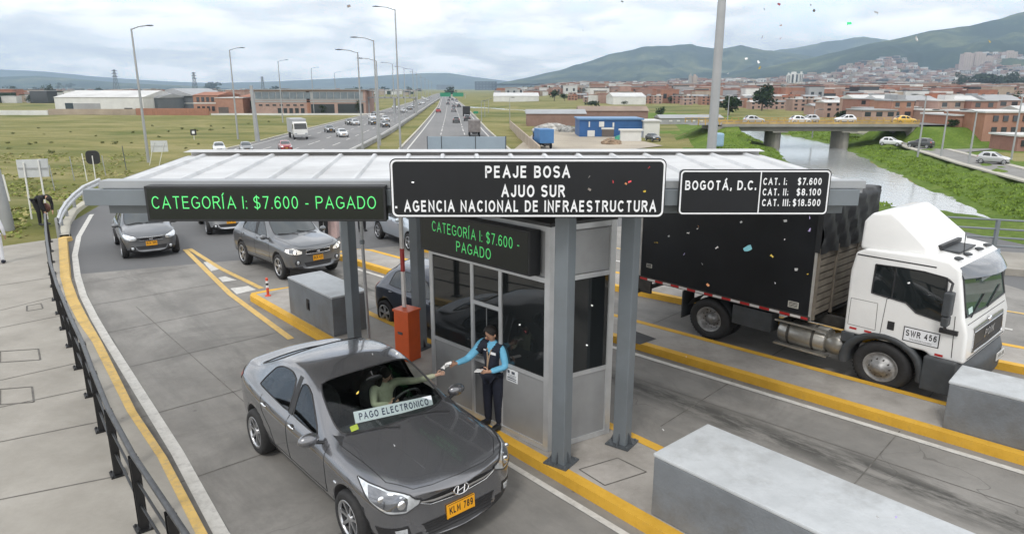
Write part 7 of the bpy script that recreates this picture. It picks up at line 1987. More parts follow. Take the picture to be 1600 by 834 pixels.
def box_lorry(label, loc, head, sc, cabm, boxm, L_=5.2, rear=False):
    root = thing('box_truck', label, 'truck', loc, math.atan2(head[1], head[0])); root.scale = (sc,)*3
    b = MB(); b.box(-L_+1.0, 1.0, -1.15, 1.15, .95, 3.15); b.build('cargo_box', boxm, root, bevel=.03)
    b = MB(); pr = [(1.1, .6), (1.1, 2.4), (1.3, 2.75), (2.3, 2.6), (2.75, 1.6), (2.8, .6)]; n = len(pr)
    b.add([(x, -1.05, z) for x, z in pr]+[(x, 1.05, z) for x, z in pr], [tuple(range(n)), tuple(range(2*n-1, n-1, -1))]+[((i+1) % n, i, n+i, n+(i+1) % n) for i in range(n)]); cb = b.build('cab', cabm, root, bevel=.06)
    b = MB(); b.add([(2.35, -.92, 2.5), (2.35, .92, 2.5), (2.77, .95, 1.65), (2.77, -.95, 1.65)], [(3, 2, 1, 0)]); b.build('windscreen', M_DGL, cb)
    for s in (1, -1):
        b = MB(); b.box(1.45, 2.3, s*1.06-.01, s*1.06+.01, 1.65, 2.35); b.build('side_window', M_DGL, cb); b = MB(); b.box(2.8, 2.83, s*.8-.2, s*.8+.2, .85, 1.05); b.build('headlight', M_LENS, cb)
        for x in (2.0, -L_+2.2):
            b = MB(); b.lathe([(.001, -.14), (.42, -.14), (.47, -.08), (.47, .08), (.42, .14), (.22, .14), (.2, .08), (.001, .08)], 18, 0, Matrix.Translation((x, s*.95, .47)) @ Matrix.Rotation(-math.pi/2*s, 4, 'X')); b.build('wheel', M_TYRE, root)
    b = MB(); b.box(-L_+1.0, 2.6, -.5, .5, .55, .95); b.build('chassis', M_BLK, root); b = MB(); b.box(2.78, 2.86, -1.05, 1.05, .45, .8); b.build('bumper', M_GALV, cb); return root
T_W = mat('lorry white', (.62,.62,.60), .4, var=.06, scale=.8); T_G = mat('lorry grey', (.33,.34,.35), .6, var=.1, scale=.5)
box_lorry('white cab box truck with grey box in the incoming road', at(467, 217)+V3(0, 0, .02), dA, 1.12, T_W, T_G)
box_lorry('pale truck seen from behind on the outgoing road', at(740, 213)+V3(0, 1.5, .02), dB, .95, T_W, mat('lorry dark load', (.17,.155,.15), .8, var=.3, scale=1.5)); box_lorry('black truck seen from behind far up the outgoing road', at(728, 182)+V3(0, 2, .02), dB, 1.0, M_BLK, M_BLK)
box_lorry('small blue truck parked at the yard entrance by the brown wall', at(848, 233)+V3(0, 2, .03), (-.2, 1), .92, B_BLU, mat('blue truck box', (.05,.16,.36), .5, var=.1, scale=.5), 4.2)
# vehicles by the bridge and service road
zr = zd+.02
for px, col, lb, yy, dr in ((1178,'silver','silver car near the left end of the bridge',2.5,1),(1250,'white','white car in the middle of the bridge',2.5,1),(1263,'silver','silver car right behind the white one on the bridge',6.2,-1),(1320,'white','white car on the bridge near the dark rounded tree',6.2,-1),(1414,'yellow','yellow taxi at the right end of the bridge',2.5,1)):
    far_car(0, 0, col, lb, (dr, 0), 1.0, z=V3(ap(px, 190, YB+yy).x, YB+yy, zr))
far_car(1551, 256, 'silver', 'silver car driving on the service road before the brick flats', (.75, -.66), .95); far_car(1438, 231, 'dark', 'dark car on the service road close to the bridge', (-.6, .8), 1.0); far_car(1392, 228, 'white', 'white car under the right end of the bridge', (.7, -.7), .9); far_car(1020, 220.5, 'dark', 'dark car parked beside the pale shed in the yard', (.3, -.95), .9)
far_car(1456, 193, 'white', 'white car parked at the foot of the white flats', (.4, -.9), 1.0)
# bus under the bridge
g = at(1364, 214.5); bus = thing('city_bus', 'cream bus passing under the right span of the bridge', 'bus', g+V3(0, 4, 0), math.atan2(-.5, .9))
b = MB(); b.box(-4.2, 4.2, -1.2, 1.2, .4, 2.9); b.build('body', mat('bus cream', (.50,.48,.40), .5, var=.06), bus, bevel=.12)
for s in (1, -1):
    b = MB(); b.box(-4.0, 3.7, s*1.21-.01, s*1.21+.01, 1.5, 2.4); b.build('window_band', M_DGL, bus)
    for x in (-2.6, 2.6): b = MB(); b.lathe([(.001, -.12), (.45, -.12), (.48, 0), (.45, .12), (.001, .12)], 16, 0, Matrix.Translation((x, s*1.1, .48)) @ Matrix.Rotation(math.pi/2, 4, 'X')); b.build('wheel', M_TYRE, bus)
# heaps in the yard
rg = random.Random(2)
def heap(label, px, py, w_, h_, m, d_=1.5):
    g = at(px, py); k = g.y/FPX; b = MB(); rows = []
    for j in range(7):
        t = j/6*math.pi/2; rows.append([(w_*k/2*math.cos(t)*math.cos(a)*rg.uniform(.85, 1.1), d_*math.cos(t)*math.sin(a)*rg.uniform(.85, 1.1), h_*k*math.sin(t)*rg.uniform(.85, 1.1)) for a in [2*math.pi*q/14 for q in range(14)]]); rows[-1].append(rows[-1][0])
    b.grid(rows, 0, False); o = b.build('scrap_heap', m); o.location = g-V3(0, 0, .15); tag(o, label, 'heap')
heap('brown scrap heap in front of the blue workshop', 955, 225, 34, 10, mat('scrap brown', (.20,.14,.09), .9, var=.6, scale=1.5), 2); heap('green tarpaulin heap beside the brown scrap', 970, 219, 22, 9, mat('green tarp', (.02,.22,.13), .6, var=.2, scale=1)); heap('pale rubble heap behind the yard near the brown barrack', 862, 203, 60, 11, mat('rubble pale', (.33,.32,.30), .9, var=.6, scale=1.2), 3); heap('grey white rubble heap left of the blue workshop', 888, 206, 36, 10, mat('rubble grey', (.22,.22,.21), .9, var=.7, scale=1.5), 2.5)
g = at(1118, 232); b = MB(); b.box(-1.0, 1.0, -.8, .8, .6, 2.6); o = b.build('water_tank', mat('pale blue tank', (.25,.38,.52), .5, var=.1), bevel=.3, seg=3); o.location = g-V3(0, 0, .3); tag(o, 'pale blue tank on the slope behind the thick lamp post', 'tank')

# --- brick estate
def house_proto(i, parts=True):
    rg = random.Random(100+i); w_, d_, fl = rg.choice((6, 7, 8, 9)), 9, rg.choice((2, 2, 3, 3)); h = 2.55*fl
    wall = rg.choice([BRICK[0], BRICK[1], BRICK[2], BRICK[2], BRICK[3], BRICK[2], W_WHT if i % 3 == 0 else W_TAN]); roof = rg.choice([R_LT, R_LT, R_TER, R_GR, R_GR])
    return w_, d_, fl, h, wall, roof
def house(name, i, label, group, loc, rz, parts, sc=1.0):
    w_, d_, fl, h, wall, roof = house_proto(i); rg = random.Random(i)
    wb_ = MB(); wb_.box(-w_/2, w_/2, 0, d_, -1, h); rb_ = MB()
    if i % 3 == 0: rb_.add([(-w_/2-.2, -.4, h), (w_/2+.2, -.4, h), (w_/2+.2, d_+.3, h), (-w_/2-.2, d_+.3, h), (-w_/2-.2, d_*.5, h+1.3), (w_/2+.2, d_*.5, h+1.3)], [(0, 1, 5, 4), (2, 3, 4, 5), (0, 4, 3), (1, 2, 5), (0, 3, 2, 1)])
    else: rb_.box(-w_/2-.15, w_/2+.15, -.3, d_+.2, h, h+.3); rb_.box(w_*.05, w_*.4, d_*.4, d_*.8, h+.3, h+1.7) if i % 2 else None
    wl = []
    n = 2 if w_ < 8 else 3
    for f in range(fl):
        for k in range(n):
            u = -w_/2+w_*(k+.5)/n; s = .55+.25*((i*7+k*3+f) % 3)/2; z = f*2.55+.9
            if f == 0 and k == i % n: wl.append((u-.5, u+.5, 0.05, 2.1, 'door'))
            else: wl.append((u-s, u+s, z, z+1.25, 'window'))
    if parts:
        root = thing(name, label, 'house', loc, rz, group); root.scale = (.85, .85, .78); wb_.build('wall', wall, root); rb_.build('roof', roof, root)
        for u0, u1, z0, z1, nm in wl:
            b = MB(); b.box(u0, u1, -.05, .05, z0, z1); o = b.build(nm, G_WIN if nm == 'window' else R_DK, root)
            if nm == 'window' and i % 2: b = MB(); b.box(u0-.1, u1+.1, -.12, .0, z0-.14, z0-.01); b.build('sill', W_WHT, o)
        if i % 3 != 1: b = MB(); b.box(-w_/2+.1, w_/2-.1, -.9, 0, 2.5, 2.65); b.build('balcony', W_GRY, root)
        return root
    b = MB(); b.add(wb_.v, wb_.f, 0); b.add(rb_.v, rb_.f, 1)
    for u0, u1, z0, z1, nm in wl: b.box(u0, u1, -.05, .05, z0, z1, 2)
    o = b.build(name, [wall, roof, G_WIN]); o.location = loc; o.rotation_euler = (0, 0, rz); o.scale = (.8, .8, .58); return tag(o, label, 'house', group)
near_p, far_p = {}, {}
cnt = [0]
def left_lim(py):
    L_ = [(260, 1300), (190, 1296), (181, 1245), (174, 1228), (170, 1110), (163, 1040), (160, 880), (152, 850), (138, 800)]
    for (a, x), (c, x2) in zip(L_, L_[1:]):
        if a >= py >= c: return x+(x2-x)*(a-py)/(a-c)
    return 800
rows_y = []; y_ = 158.0
while y_ < 620: rows_y.append(y_); y_ *= 1.072; y_ += 3
HN = 0
for ri, Y in enumerate(rows_y):
    d = Vector((0, Y, -3.4-CAM_H)); py = 417-FPX*math.tan(math.atan(d.z/d.y)+PITCH)
    x0 = (left_lim(py)-800)/FPX*Y*1.03; x = x0+rng.uniform(0, 4)
    while x < Y*.79:
        i = rng.randrange(14); w_ = house_proto(i)[0]*(.85 if Y < 215 else .8); c = x+w_/2; x += w_+rng.choice((0, .1, .1, .15, 4.5))
        if HN >= 285: break
        if Y > 300 and rng.random() < .28: continue
        d_, s_ = river_d(c, Y)
        if d_ < 14: continue
        loc = (c, Y+rng.uniform(-2.5, 2.5), base_h(c, Y)); rz = rng.choice((0, 0, 0, -.08, .06)); HN += 1
        near = Y < 215
        lb = 'brick terraced house in the front rows beyond the bridge' if near else 'small brick house deep in the estate beyond the bridge'; gp = 'front rows of the brick estate' if near else 'far rows of the brick estate'
        tab = near_p if near else far_p
        if i not in tab: tab[i] = house('brick_house', i, lb, gp, loc, rz, near)
        else: dup(tab[i], loc, rz, lb, gp)
# flats right by the service road
bldg('brick_flats', 'brick flats with a projecting glazed bay beside the dark shrub', 1488, 1534, 180, 222, 10, BRICK[0], R_LT, 'flat', [('bay', .30, .55, .30, .92, W_GRY), ('window', .33, .52, .64, .86, G_WIN), ('window', .33, .52, .36, .56, G_WIN), ('window', .65, .9, .55, .9, G_WIN), ('window', .65, .9, .2, .45, G_WIN), ('panel', .02, .98, -.02, .25, mat('ground floor render', (.33,.23,.18), .9, var=.15, scale=.4))])
bldg('brick_flats', 'wide brick flats with dark windows at the right edge of the photo', 1532, 1622, 175, 226, 11, BRICK[0], R_LT, 'flat', wins_grid(5, 1, .1, .95, G_WIN, .5, .5, .62, .98)+wins_grid(5, 1, .1, .95, G_WIN, .5, .5, .30, .62)+[('awning', .15, .55, .27, .30, W_WHT), ('door', .17, .27, .0, .24, G_WIN), ('garage_door', .3, .5, .0, .24, W_WHT)])
bldg('brick_flats', 'brick garage block cut by the right edge beside a pole', 1588, 1640, 212, 236, 6, BRICK[1], R_LT, 'flat', [('window', .1, .3, .3, .7, G_WIN)])
bldg('white_flats', 'white house with two dark windows left of the brick flats', 1436, 1454, 168, 198, 8, W_WHT, R_LT, 'flat', wins_grid(2, 2, .1, .9, G_WIN, .5, .5, .3, 1.0)); bldg('grey_flats', 'grey flats with ribbon windows behind the white house', 1466, 1498, 163, 196, 9, W_GRY, R_LT, 'flat', wins_grid(3, 3, .03, .97, G_WIN, .8, .5, .2, 1.0)); bldg('grey_flats', 'long grey flats with ribbon windows behind the brick flats', 1513, 1572, 159, 190, 9, W_GRY, R_GR, 'flat', wins_grid(5, 3, .03, .97, G_WIN, .8, .45, .3, 1.0)); bldg('brick_flats', 'tall narrow brick house between white and grey flats', 1452, 1468, 156, 197, 9, BRICK[0], R_LT, 'flat', wins_grid(1, 3, .2, .8, G_WIN, .5, .4, .1, 1.0))
# --- distant city: rows of roofs too many to count
def city(name, label, pts, cols):
    b = MB()
    for (x, y, z, s) in pts:
        w_, d_, h = s*rng.uniform(.7, 1.6), s*rng.uniform(.7, 1.4), s*rng.uniform(.5, 1.05); m = rng.randrange(len(cols))
        b.box(x-w_/2, x+w_/2, y, y+d_, z-2, z+h, m)
        b.box(x-w_/2-.2, x+w_/2+.2, y-.2, y+d_+.2, z+h, z+h+.35, rng.randrange(len(cols)))
        for k in range(2 if s > 9 else 0): u = x-w_/2+w_*(k+.5)/2; b.box(u-s*.1, u+s*.1, y-.06, y+.05, z+h*.35, z+h*.7, len(cols)-1)
    o = b.build(name, cols); tag(o, label, 'city', kind='stuff')
CC = [BRICK[0], BRICK[2], BRICK[2], BRICK[1], W_WHT, W_TAN, R_LT, R_TER, R_GR, G_WIN]
pts = []
for i in range(4200):
    Y = 420*math.exp(rng.random()*1.9); X = rng.uniform(-.02, .82)*Y
    if X < .12*Y and Y < 700: continue
    pts.append((X, Y, base_h(X, Y), rng.uniform(6, 10)))
city('distant_city', 'sea of small brick and white roofs stretching to the hills', pts, CC)
pts = []
for i in range(1100):
    Y = 420*math.exp(rng.random()*1.9); X = rng.uniform(-.82, -.08)*Y
    if abs(X+.0945*Y) < 30+.02*Y or (X > -.2*Y and Y < 900): continue
    pts.append((X, Y, -3.4, rng.uniform(5, 8)))
city('distant_suburb', 'low pale roofs along the left horizon', pts, [W_WHT, R_LT, W_TAN, BRICK[2], R_TER, R_GR, LEAFS[0], G_WIN])
# --- hills
def hill(name, label, ridge, D, foot, m, back=.6, zf=-6, seed=0, rough=.20, nv=40):
    """a ridge traced at its own distance, with a slope running down toward the plain; returns a height sampler"""
    P = [ap(x, y, D) for x, y in ridge]; rows = []
    xs_ = []; K = 150
    def top(x):
        for a, c in zip(P, P[1:]):
            if a.x <= x <= c.x: return a.z+(c.z-a.z)*(x-a.x)/(c.x-a.x)
        return P[0].z if x < P[0].x else P[-1].z
    def surf(x, v):                                   # v: 0 at the foot, 1 on the crest, above 1 behind it
        zt = top(x)
        if v <= 1:
            y = D-foot*(1-v); f = v**1.25*(.75+.25*v)
            n_ = noise.fractal(Vector((x/foot*5, y/foot*4, seed)), 1.0, 2.1, 5)*rough*zt*4*v*(1.08-v)+noise.noise(Vector((x/foot*9, v*1.2, seed+9)))*rough*zt*2.4*v*(1.05-v)
            return (x*(1-(1-v)*foot/D*.75), y, zf+(zt-zf)*f+n_)
        return (x, D+(v-1)*foot*back, zf+(zt-zf)*max(0, 1-(v-1))**1.2)
    for k in range(K+1):
        x = P[0].x+(P[-1].x-P[0].x)*k/K; rows.append([surf(x, v) for v in [i/nv*1.0 for i in range(nv+1)]+[1.3, 1.7, 2.0]])
    b = MB(); b.grid(rows, 0, True, True); o = b.build(name, m); tag(o, label, 'hill', kind='structure'); return surf, P
def m_hill(k):
    a = k.noise(.0032, 9, .7); c = k.noise(.012, 8, .75)
    base = k.ramp(a, [(.36, (.008,.022,.018)), (.49, (.018,.038,.026)), (.57, (.085,.105,.05)), (.68, (.19,.19,.10))])
    base = k.mix(k.math('MULTIPLY', k.ramp(c, [(.40, 1), (.60, 0)]), .55), base, (.018,.035,.018)); k.l.new(base, k.p.inputs['Base Color']); k.p.inputs['Roughness'].default_value = .95; k.p.inputs['Specular IOR Level'].default_value = .1
HM_ = pmat('wooded hill', m_hill)
s1_, P1 = hill('hills', 'wooded mountain side rising at the right', [(1010,139),(1080,131),(1130,121),(1200,106),(1260,93),(1330,76),(1400,60),(1450,49),(1500,40),(1550,33),(1600,22),(1700,2),(1850,-15)], 3300, 1400, HM_, seed=1, zf=16)
hill('hills', 'long flat topped mountain behind the city', [(770,135),(800,126),(840,117),(880,108),(920,97),(960,83),(1000,76),(1040,73),(1080,70),(1120,76),(1160,72),(1200,80),(1260,88),(1330,95),(1420,110)], 4700, 1400, HM_, seed=2, zf=25)
hill('hills', 'blue ridge between the two nearer mountains', [(1120,100),(1200,81),(1250,73),(1300,64),(1350,60),(1400,59),(1460,62),(1530,66)], 6000, 1500, HM_, seed=3, zf=30)
hill('hills', 'faint blue hills on the left horizon', [(-300,104),(-100,106),(0,109),(70,112),(150,120),(250,127),(330,130),(420,128),(480,125),(560,121),(650,115),(700,114),(745,121),(800,128),(850,132)], 7900, 1500, HM_, seed=4, rough=.06)
hill('hills', 'low grey hills behind the left suburb', [(-300,124),(-60,122),(20,120),(60,119),(120,124),(190,130),(260,133),(330,136)], 4600, 900, HM_, seed=5, rough=.08)
# hillside quarters
pts = []
while len(pts) < 2600:
    px = rng.uniform(1010, 1720); v = rng.random()**1.3*.62; X = (px-800)/FPX*3300
    lim = .20+.36*sstep(1050, 1350, px)
    if v > lim*(1+.35*noise.noise(Vector((px*.012, 0, 3)))): continue
    x, y, z = s1_(X, v)
    if noise.noise(Vector((x*.004, y*.004, 8))) < -.22: continue
    pts.append((x, y, z, rng.uniform(9, 17)))
city('hillside_quarters', 'pink and white houses climbing the foot of the mountain', pts, [BRICK[2], BRICK[2], W_TAN, BRICK[0], W_WHT, R_LT, BRICK[2], R_GR, G_WIN])
PINK = mat('pale tower', (.42,.33,.29), .8, var=.08, scale=.05)
def tower(label, px0, px1, y0, y1, Y, m, n=4, group=None):
    a, c = ap(px0, y1, Y), ap(px1, y1, Y); w_ = c.x-a.x; z0 = a.z; h = zat(y0, Y, px0)-z0; root = thing('tower_block', label, 'tower block', V3((a.x+c.x)/2, Y, z0), 0, group)
    b = MB(); b.box(-w_/2, w_/2, 0, w_*.8, -40, h); b.build('wall', m, root); b = MB(); b.box(-w_*.25, w_*.25, w_*.2, w_*.6, h, h+4); b.build('roof_house', m, root)
    for k in range(n): u = -w_/2+w_*(k+.5)/n; b = MB(); b.box(u-w_/n*.22, u+w_/n*.22, -.3, .2, h*.05, h*.95); b.build('window_strip', W_TAN if m is not W_WHT else G_WIN, root)
for lb, a, c, y0, y1 in (('first pale tower block from the left on the hillside', 1504.5, 1519.5, 84, 107), ('second and widest pale tower block on the hillside', 1521, 1537.5, 83, 108), ('lower pinkish tower block right of the widest tower', 1537.5, 1551, 89, 109), ('slim pale tower block standing alone at the right of the hillside', 1571, 1587, 81, 104), ('low long pale block between the pink and slim towers', 1552, 1569, 94, 107)): tower(lb, a, c, y0, y1, 2450, PINK)
for lb, a, c, y0, y1 in (('left twin white tower over the brick estate', 1228.5, 1233, 117, 137), ('dark slab between the twin white towers', 1234, 1247, 115.5, 136), ('right twin white tower over the brick estate', 1248, 1253, 115, 137)): tower(lb, a, c, y0, y1, 1500, W_WHT if 'white' in lb else W_GRY, 2)
for lb, a, c, y0, y1 in (('grey tower block below the long mountain', 1076, 1081, 118, 133), ('pale tower block beside the grey one below the mountain', 1082, 1089, 119, 133)): tower(lb, a, c, y0, y1, 1700, W_GRY if 'grey tower' in lb else PINK, 2)
# --- the air
b = MB(); b.box(-8500, 8500, -60, 8300, -7.5, 520); hz = b.build('haze', mat('haze air', (1, 1, 1)))
m = MATS['haze air']; n_, l_ = m.node_tree.nodes, m.node_tree.links; n_.clear(); o_ = n_.new('ShaderNodeOutputMaterial'); pv = n_.new('ShaderNodeVolumePrincipled'); pv.inputs['Color'].default_value = (.60, .79, 1.0, 1); pv.inputs['Density'].default_value = 1.5e-4; pv.inputs['Anisotropy'].default_value = .2
l_.new(pv.outputs[0], o_.inputs['Volume']); tag(hz, 'pale haze in the air over the plain', 'haze', kind='stuff')
# ================================================================ small things on the plaza
# railing on the left
RB_ = [gz(*p, .15) for p in [(225,824),(185,740),(160,671),(142,617),(124,574),(111.5,540),(101,513),(94,489),(88,468),(85,447),(82,428),(80,410),(78.5,393),(77.5,378)]]
RB_ = [RB_[0]+LU*3.1, RB_[0]+LU*1.5] + RB_
rail = thing('railing', 'black metal railing curving along the left sidewalk', 'railing', RB_[6]); O = rail.location.copy()
RBK = mat('railing black', (.010,.010,.011), .4, var=.2, scale=6, spec=.5); RGR = mat('worn rail top', (.06,.062,.066), .38, .4, var=.3, scale=8)
def rail_h(i): return 1.0
for i, p in enumerate(RB_):
    t = (RB_[min(i+1, len(RB_)-1)]-RB_[max(i-1, 0)]).normalized(); a = math.atan2(t.y, t.x); Mx = Matrix.Translation(p-O) @ Matrix.Rotation(a, 4, 'Z')
    b = MB(); b.box(-.045, .045, -.018, .018, 0, .98, 0, Mx); b.box(-.055, -.045, -.05, .05, 0, .98, 0, Mx); b.box(.045, .055, -.05, .05, 0, .98, 0, Mx); po = b.build('post', RBK, rail)
    b = MB(); b.box(-.11, .11, -.10, .10, .001, .02, 0, Mx)
    for s in (1, -1):
        for s2 in (1, -1): b.lathe([(.014, .02), (.014, .04), (.001, .042)], 6, 0, Mx @ Matrix.Translation((s*.085, s2*.075, 0)))
    b.build('base_plate', RBK, po)
for h, r, m in ((1.0, .036, RGR), (.66, .017, RBK), (.34, .017, RBK)):
    b = MB(); b.tube([p-O+V3(0, 0, h) for p in RB_], r, 8); b.build('top_rail' if r > .03 else 'cross_rail', m, rail)
# crash barrier by the bend
gp = [gz(*p) for p in [(94,372),(98,358),(106,343),(118,328),(133,314),(158,301)]]; gr = thing('crash_barrier', 'galvanised crash barrier on the outside of the left bend', 'crash barrier', gp[2]); O = gr.location.copy(); b = MB(); rows = []
for i, p in enumerate(gp):
    t = (gp[min(i+1, len(gp)-1)]-gp[max(i-1, 0)]).normalized(); s = V3(t.y, -t.x); rows.append([tuple(p-O+s*d+V3(0, 0, z)) for d, z in ((.0, .78), (.07, .74), (.07, .66), (.0, .60), (.07, .54), (.07, .46), (.0, .42))])
b.grid(rows, 0, False); b.grid([[(p[0]-.004, p[1]-.004, p[2]) for p in r] for r in rows], 0, False, True); b.build('beam', mat('bright galvanised', (.55,.56,.57), .4, .4, var=.1, scale=2), gr)
for p in gp: b = MB(); b.cbox(p-O+V3(-.06, .06, .36), (.1, .1, .78)); b.build('post', M_GALV, gr)
kb = MB(); kp = [gz(*p) for p in [(101,372),(104,352),(114,333),(133,315),(152,305),(175,296)]]; kerb_wall(kb, kp, .3, .13); structure(kb.build('kerb', mat('pale kerb', (0,0,0))), 'pale kerb along the left bend', 'kerb')
# river railing
b0, b1 = RA, RB; rr_ = thing('railing', 'grey railing on the footway along the river', 'railing', b0.lerp(b1, .5)+V3(0, 0, .2)); O = rr_.location.copy(); L_ = (b1-b0).length; n_ = int(L_/1.7)
for i in range(n_+1):
    p = b0.lerp(b1, i/n_)-O; b = MB(); b.box(p.x-.05, p.x+.05, p.y-.05, p.y+.05, p.z+.2, p.z+1.32); b.build('post', M_STEEL, rr_)
for z in (1.30, 1.0, .72, .45): b = MB(); b.tube([b0-O+V3(0, 0, z), b1-O+V3(0, 0, z)], .032, 8); b.build('cross_rail', M_STEEL, rr_)
b = MB(); b.box(-1, 1, -.5, .5, 0, .45)
# barrier gate
p = lane(-11.15, 6.98, .156); bg_ = thing('barrier_gate', 'orange barrier cabinet with its red and white arm raised', 'barrier', p, LROT+.25)
ORG = mat('barrier orange', (.62,.10,.02), .45, var=.08, scale=3, dirt=.15)
b = MB(); b.box(-.19, .19, -.17, .17, 0, 1.0); b.build('cabinet', ORG, bg_, bevel=.015); b = MB(); b.box(-.21, .21, -.19, .19, 1.0, 1.05); b.build('lid', ORG, bg_, bevel=.012)
b = MB(); b.box(-.09, .03, -.182, -.17, .55, .60); b.build('lock', M_STEELD, bg_)
b = MB(); z = 1.06; k = 0
for h, m_ in ((.72, 0), (.46, 1), (.75, 0)): b.box(-.115, -.045, .0, .05, z, z+h, m_); z += h+.0005
b.build('arm', [mat('arm white', (.62,.60,.58), .5, var=.08), mat('arm red', (.36,.03,.03), .5, var=.1)], bg_)
# thin sensor pole
g = lane(-12.05, 6.62, .156); sp_ = thing('sensor_pole', 'thin grey pole with a collar behind the first steel column', 'pole', g); b = MB(); b.tube([(0, 0, 0), (-.05, .02, 3.4)], .032, 10); b.build('pole', M_GALV, sp_); b = MB(); b.tube([(-.035, .0, 2.25), (-.036, .0, 2.33)], .05, 10); b.build('collar', M_STEEL, sp_); b = MB(); b.lathe([(.10, 0), (.10, .02), (.001, .02)], 14); b.build('foot', M_STEEL, sp_)
# bollard
p = gz(419, 462, .156); fl = thing('flexible_bollard', 'orange bollard with white bands on the tip of the island', 'bollard', p); b = MB(); z = 0
b.lathe([(.11, 0), (.11, .03), (.05, .045)], 16, 0)
for h, m_ in ((.30, 0), (.10, 1), (.09, 2), (.09, 1), (.10, 0)):
    b.lathe([(.048, z+.04), (.048, z+.04+h)], 16, m_); z += h
b.lathe([(.048, z+.04), (.03, z+.06), (.001, z+.062)], 16, 0); b.v = [(x*.7, y*.7, z*.66) for x, y, z in b.v]; b.build('post', [mat('bollard orange', (.60,.07,.03), .5, var=.1), M_SIGNW, M_BLK], fl)
# people around the plaza
J = standing(1.68, pelvis=(-.12, 0, .88), chest=(.17, 0, 1.02), neck=(.33, 0, 1.02), head=(.45, 0, .95), look=(.3, 0, -1), hiL=(-.12, .085, .84), hiR=(-.12, -.085, .84), shL=(.26, .17, .98), shR=(.26, -.17, .98), elL=(.30, .2, .72), elR=(.30, -.2, .72), wrL=(.36, .14, .5), wrR=(.36, -.14, .5), haL=(.40, .1, .38), haR=(.40, -.1, .38))
p1, _ = person('person in a black jacket bending over beside the end of the railing', J, R(-20), gz(68, 352), [('trousers', 'trousers', BLACKC), ('jacket', 'shirt', BLACKC), ('coat', 'vest', BLACKC), ('shoe', 'shoes', SHOE)], fingers=False)
p1.scale = (1.15,)*3
b = MB(); b.ball((0, 0, .32), (.17, .13, .20), 0, 14, 10); o = b.build('shoulder_bag', mat('brown leather', (.16,.07,.05), .6, var=.2, scale=6)); o.location = gz(77, 349)+V3(.05, -.1, .35); tag(o, 'brown bag hanging beside the bending person', 'bag')
b.tube([(0, 0, 0), (0, 0, 0.01)], .01)
p2, _ = person('person in a white jacket mostly cut off by the left edge', standing(1.66, look=(1, 0, -.2)), R(120), gz(-1, 412, .15)+V3(0, 0, .0), [('trousers', 'trousers', WHITEC), ('jacket', 'shirt', WHITEC), ('poncho', 'vest', WHITEC), ('shoe', 'shoes', NAVY)], fingers=False)
p3, _ = person('person in dark clothes standing on the asphalt behind the display', standing(1.7, look=(1, .2, 0)), R(-60), gz(566, 361), [('trousers', 'trousers', BLACKC), ('shirt', 'shirt', BLACKC), ('shoe', 'shoes', SHOE)], fingers=False)
p4, _ = person('person in a red jacket standing behind the grey SUV', standing(1.68, look=(1, .2, 0)), R(-100), gz(507, 374), [('trousers', 'trousers', BLACKC), ('jacket', 'shirt', mat('red cloth', (.35,.03,.03), .8, var=.15)), ('shoe', 'shoes', SHOE)], fingers=False)
b = MB(); b.box(-.22, .22, -.2, .2, 0, 1.15); o = b.build('vending_cart', mat('pale cart', (.55,.40,.38), .6, var=.1), bevel=.03); o.location = gz(520, 371); tag(o, 'pale pink cart beside the person in red', 'cart')
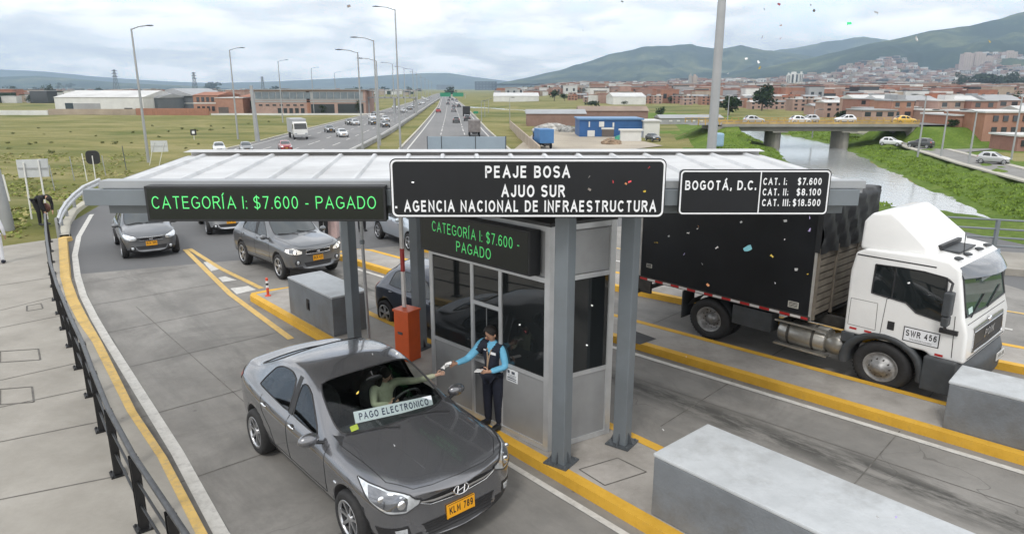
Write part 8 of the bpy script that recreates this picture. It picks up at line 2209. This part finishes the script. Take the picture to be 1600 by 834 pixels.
# confetti drifting in the air
CF = {n: mat('confetti '+n, c, .5, var=0) for n, c in dict(white=(.75,.75,.75), red=(.6,.05,.06), green=(.02,.55,.2), yellow=(.7,.5,.06), lilac=(.5,.42,.72), blue=(.25,.6,.68), grey=(.25,.22,.2), orange=(.62,.28,.12)).items()}
conf = [(1025,379,4.5,'yellow'),(1045,369,3,'white'),(1075,364,4,'white'),(1090,357,4,'white'),(1091,353,3,'orange'),(1069,397,4,'lilac'),(1097,412,3,'white'),(1120,387,4,'white'),(1158,347,3,'white'),(1168,388,10,'blue'),(1206,400,4.5,'yellow'),(1227,345,4,'white'),(1226,374,2.5,'white'),(1244,421,5,'white'),(1262,428,2.5,'yellow'),(1265,359,5.5,'lilac'),(1265,340,4,'lilac'),(1106,445,4,'orange'),(1211,442,2.5,'white'),(1108,498,0,'white'),
 (645,285,3,'white'),(1014,262,3.5,'red'),(958,284,4,'red'),(984,284,4,'red'),(978,287,3,'orange'),(1007,299,3.5,'yellow'),(921,276,4,'grey'),(921,296,4,'grey'),
 (545,10,4,'grey'),(911,48,3,'grey'),(1217,7,4,'red'),(1194,15,3.5,'grey'),(1191,58,4,'grey'),(1220,40,2.5,'orange'),(1220,60,3.5,'orange'),(1267,8,3.5,'grey'),(1272,17,4,'grey'),(1327,37,5,'green'),(1369,20,5,'white'),(1432,61,7,'white'),(1546,65,5,'yellow'),(1166,92,3,'white'),(1185,97,5,'white'),(1187,106,4,'yellow'),(1138,115,3.5,'white'),(972,3,3,'grey'),
 (559,613,5,'yellow'),(616,695,4,'white'),(582,553,3.5,'white'),(620,552,3.5,'white'),(812,507,3,'white'),(821,518,3,'red'),(917,539,2.5,'white'),(1036,671,3,'white'),(925,477,2.5,'white'),(1371,807,4,'white'),(1400,807,4.5,'lilac'),(1072,557,2.5,'white'),(1420,442,3,'white')]
for i, (px, py, s, c) in enumerate(conf):
    if s == 0: continue
    D = 6.0 if py > 120 else 7.5
    if 240 < py < 340 and 600 < px < 1050: D = 7.8
    if px > 1000 and 340 < py < 460: D = 9.5
    if py > 480: D = 5.0 if px > 800 else 4.6
    d = ray(px, py); p = Vector((0, 0, CAM_H))+d*(D/d.y); k = s*D/FPX*.62
    b = MB(); g = [[(-k+2*k*u/3, -k*.7+1.4*k*v/2, k*.35*math.sin(u*1.1+v)) for u in range(4)] for v in range(3)]; b.grid(g, 0, True)
    o = b.build('confetti_piece', CF[c]); o.location = p; o.rotation_euler = (rng.uniform(.6, 2.2), rng.uniform(-.6, .6), rng.uniform(0, 6)); tag(o, 'small %s paper flake of confetti drifting in the air' % c, 'confetti', '%s confetti drifting in the air' % c)
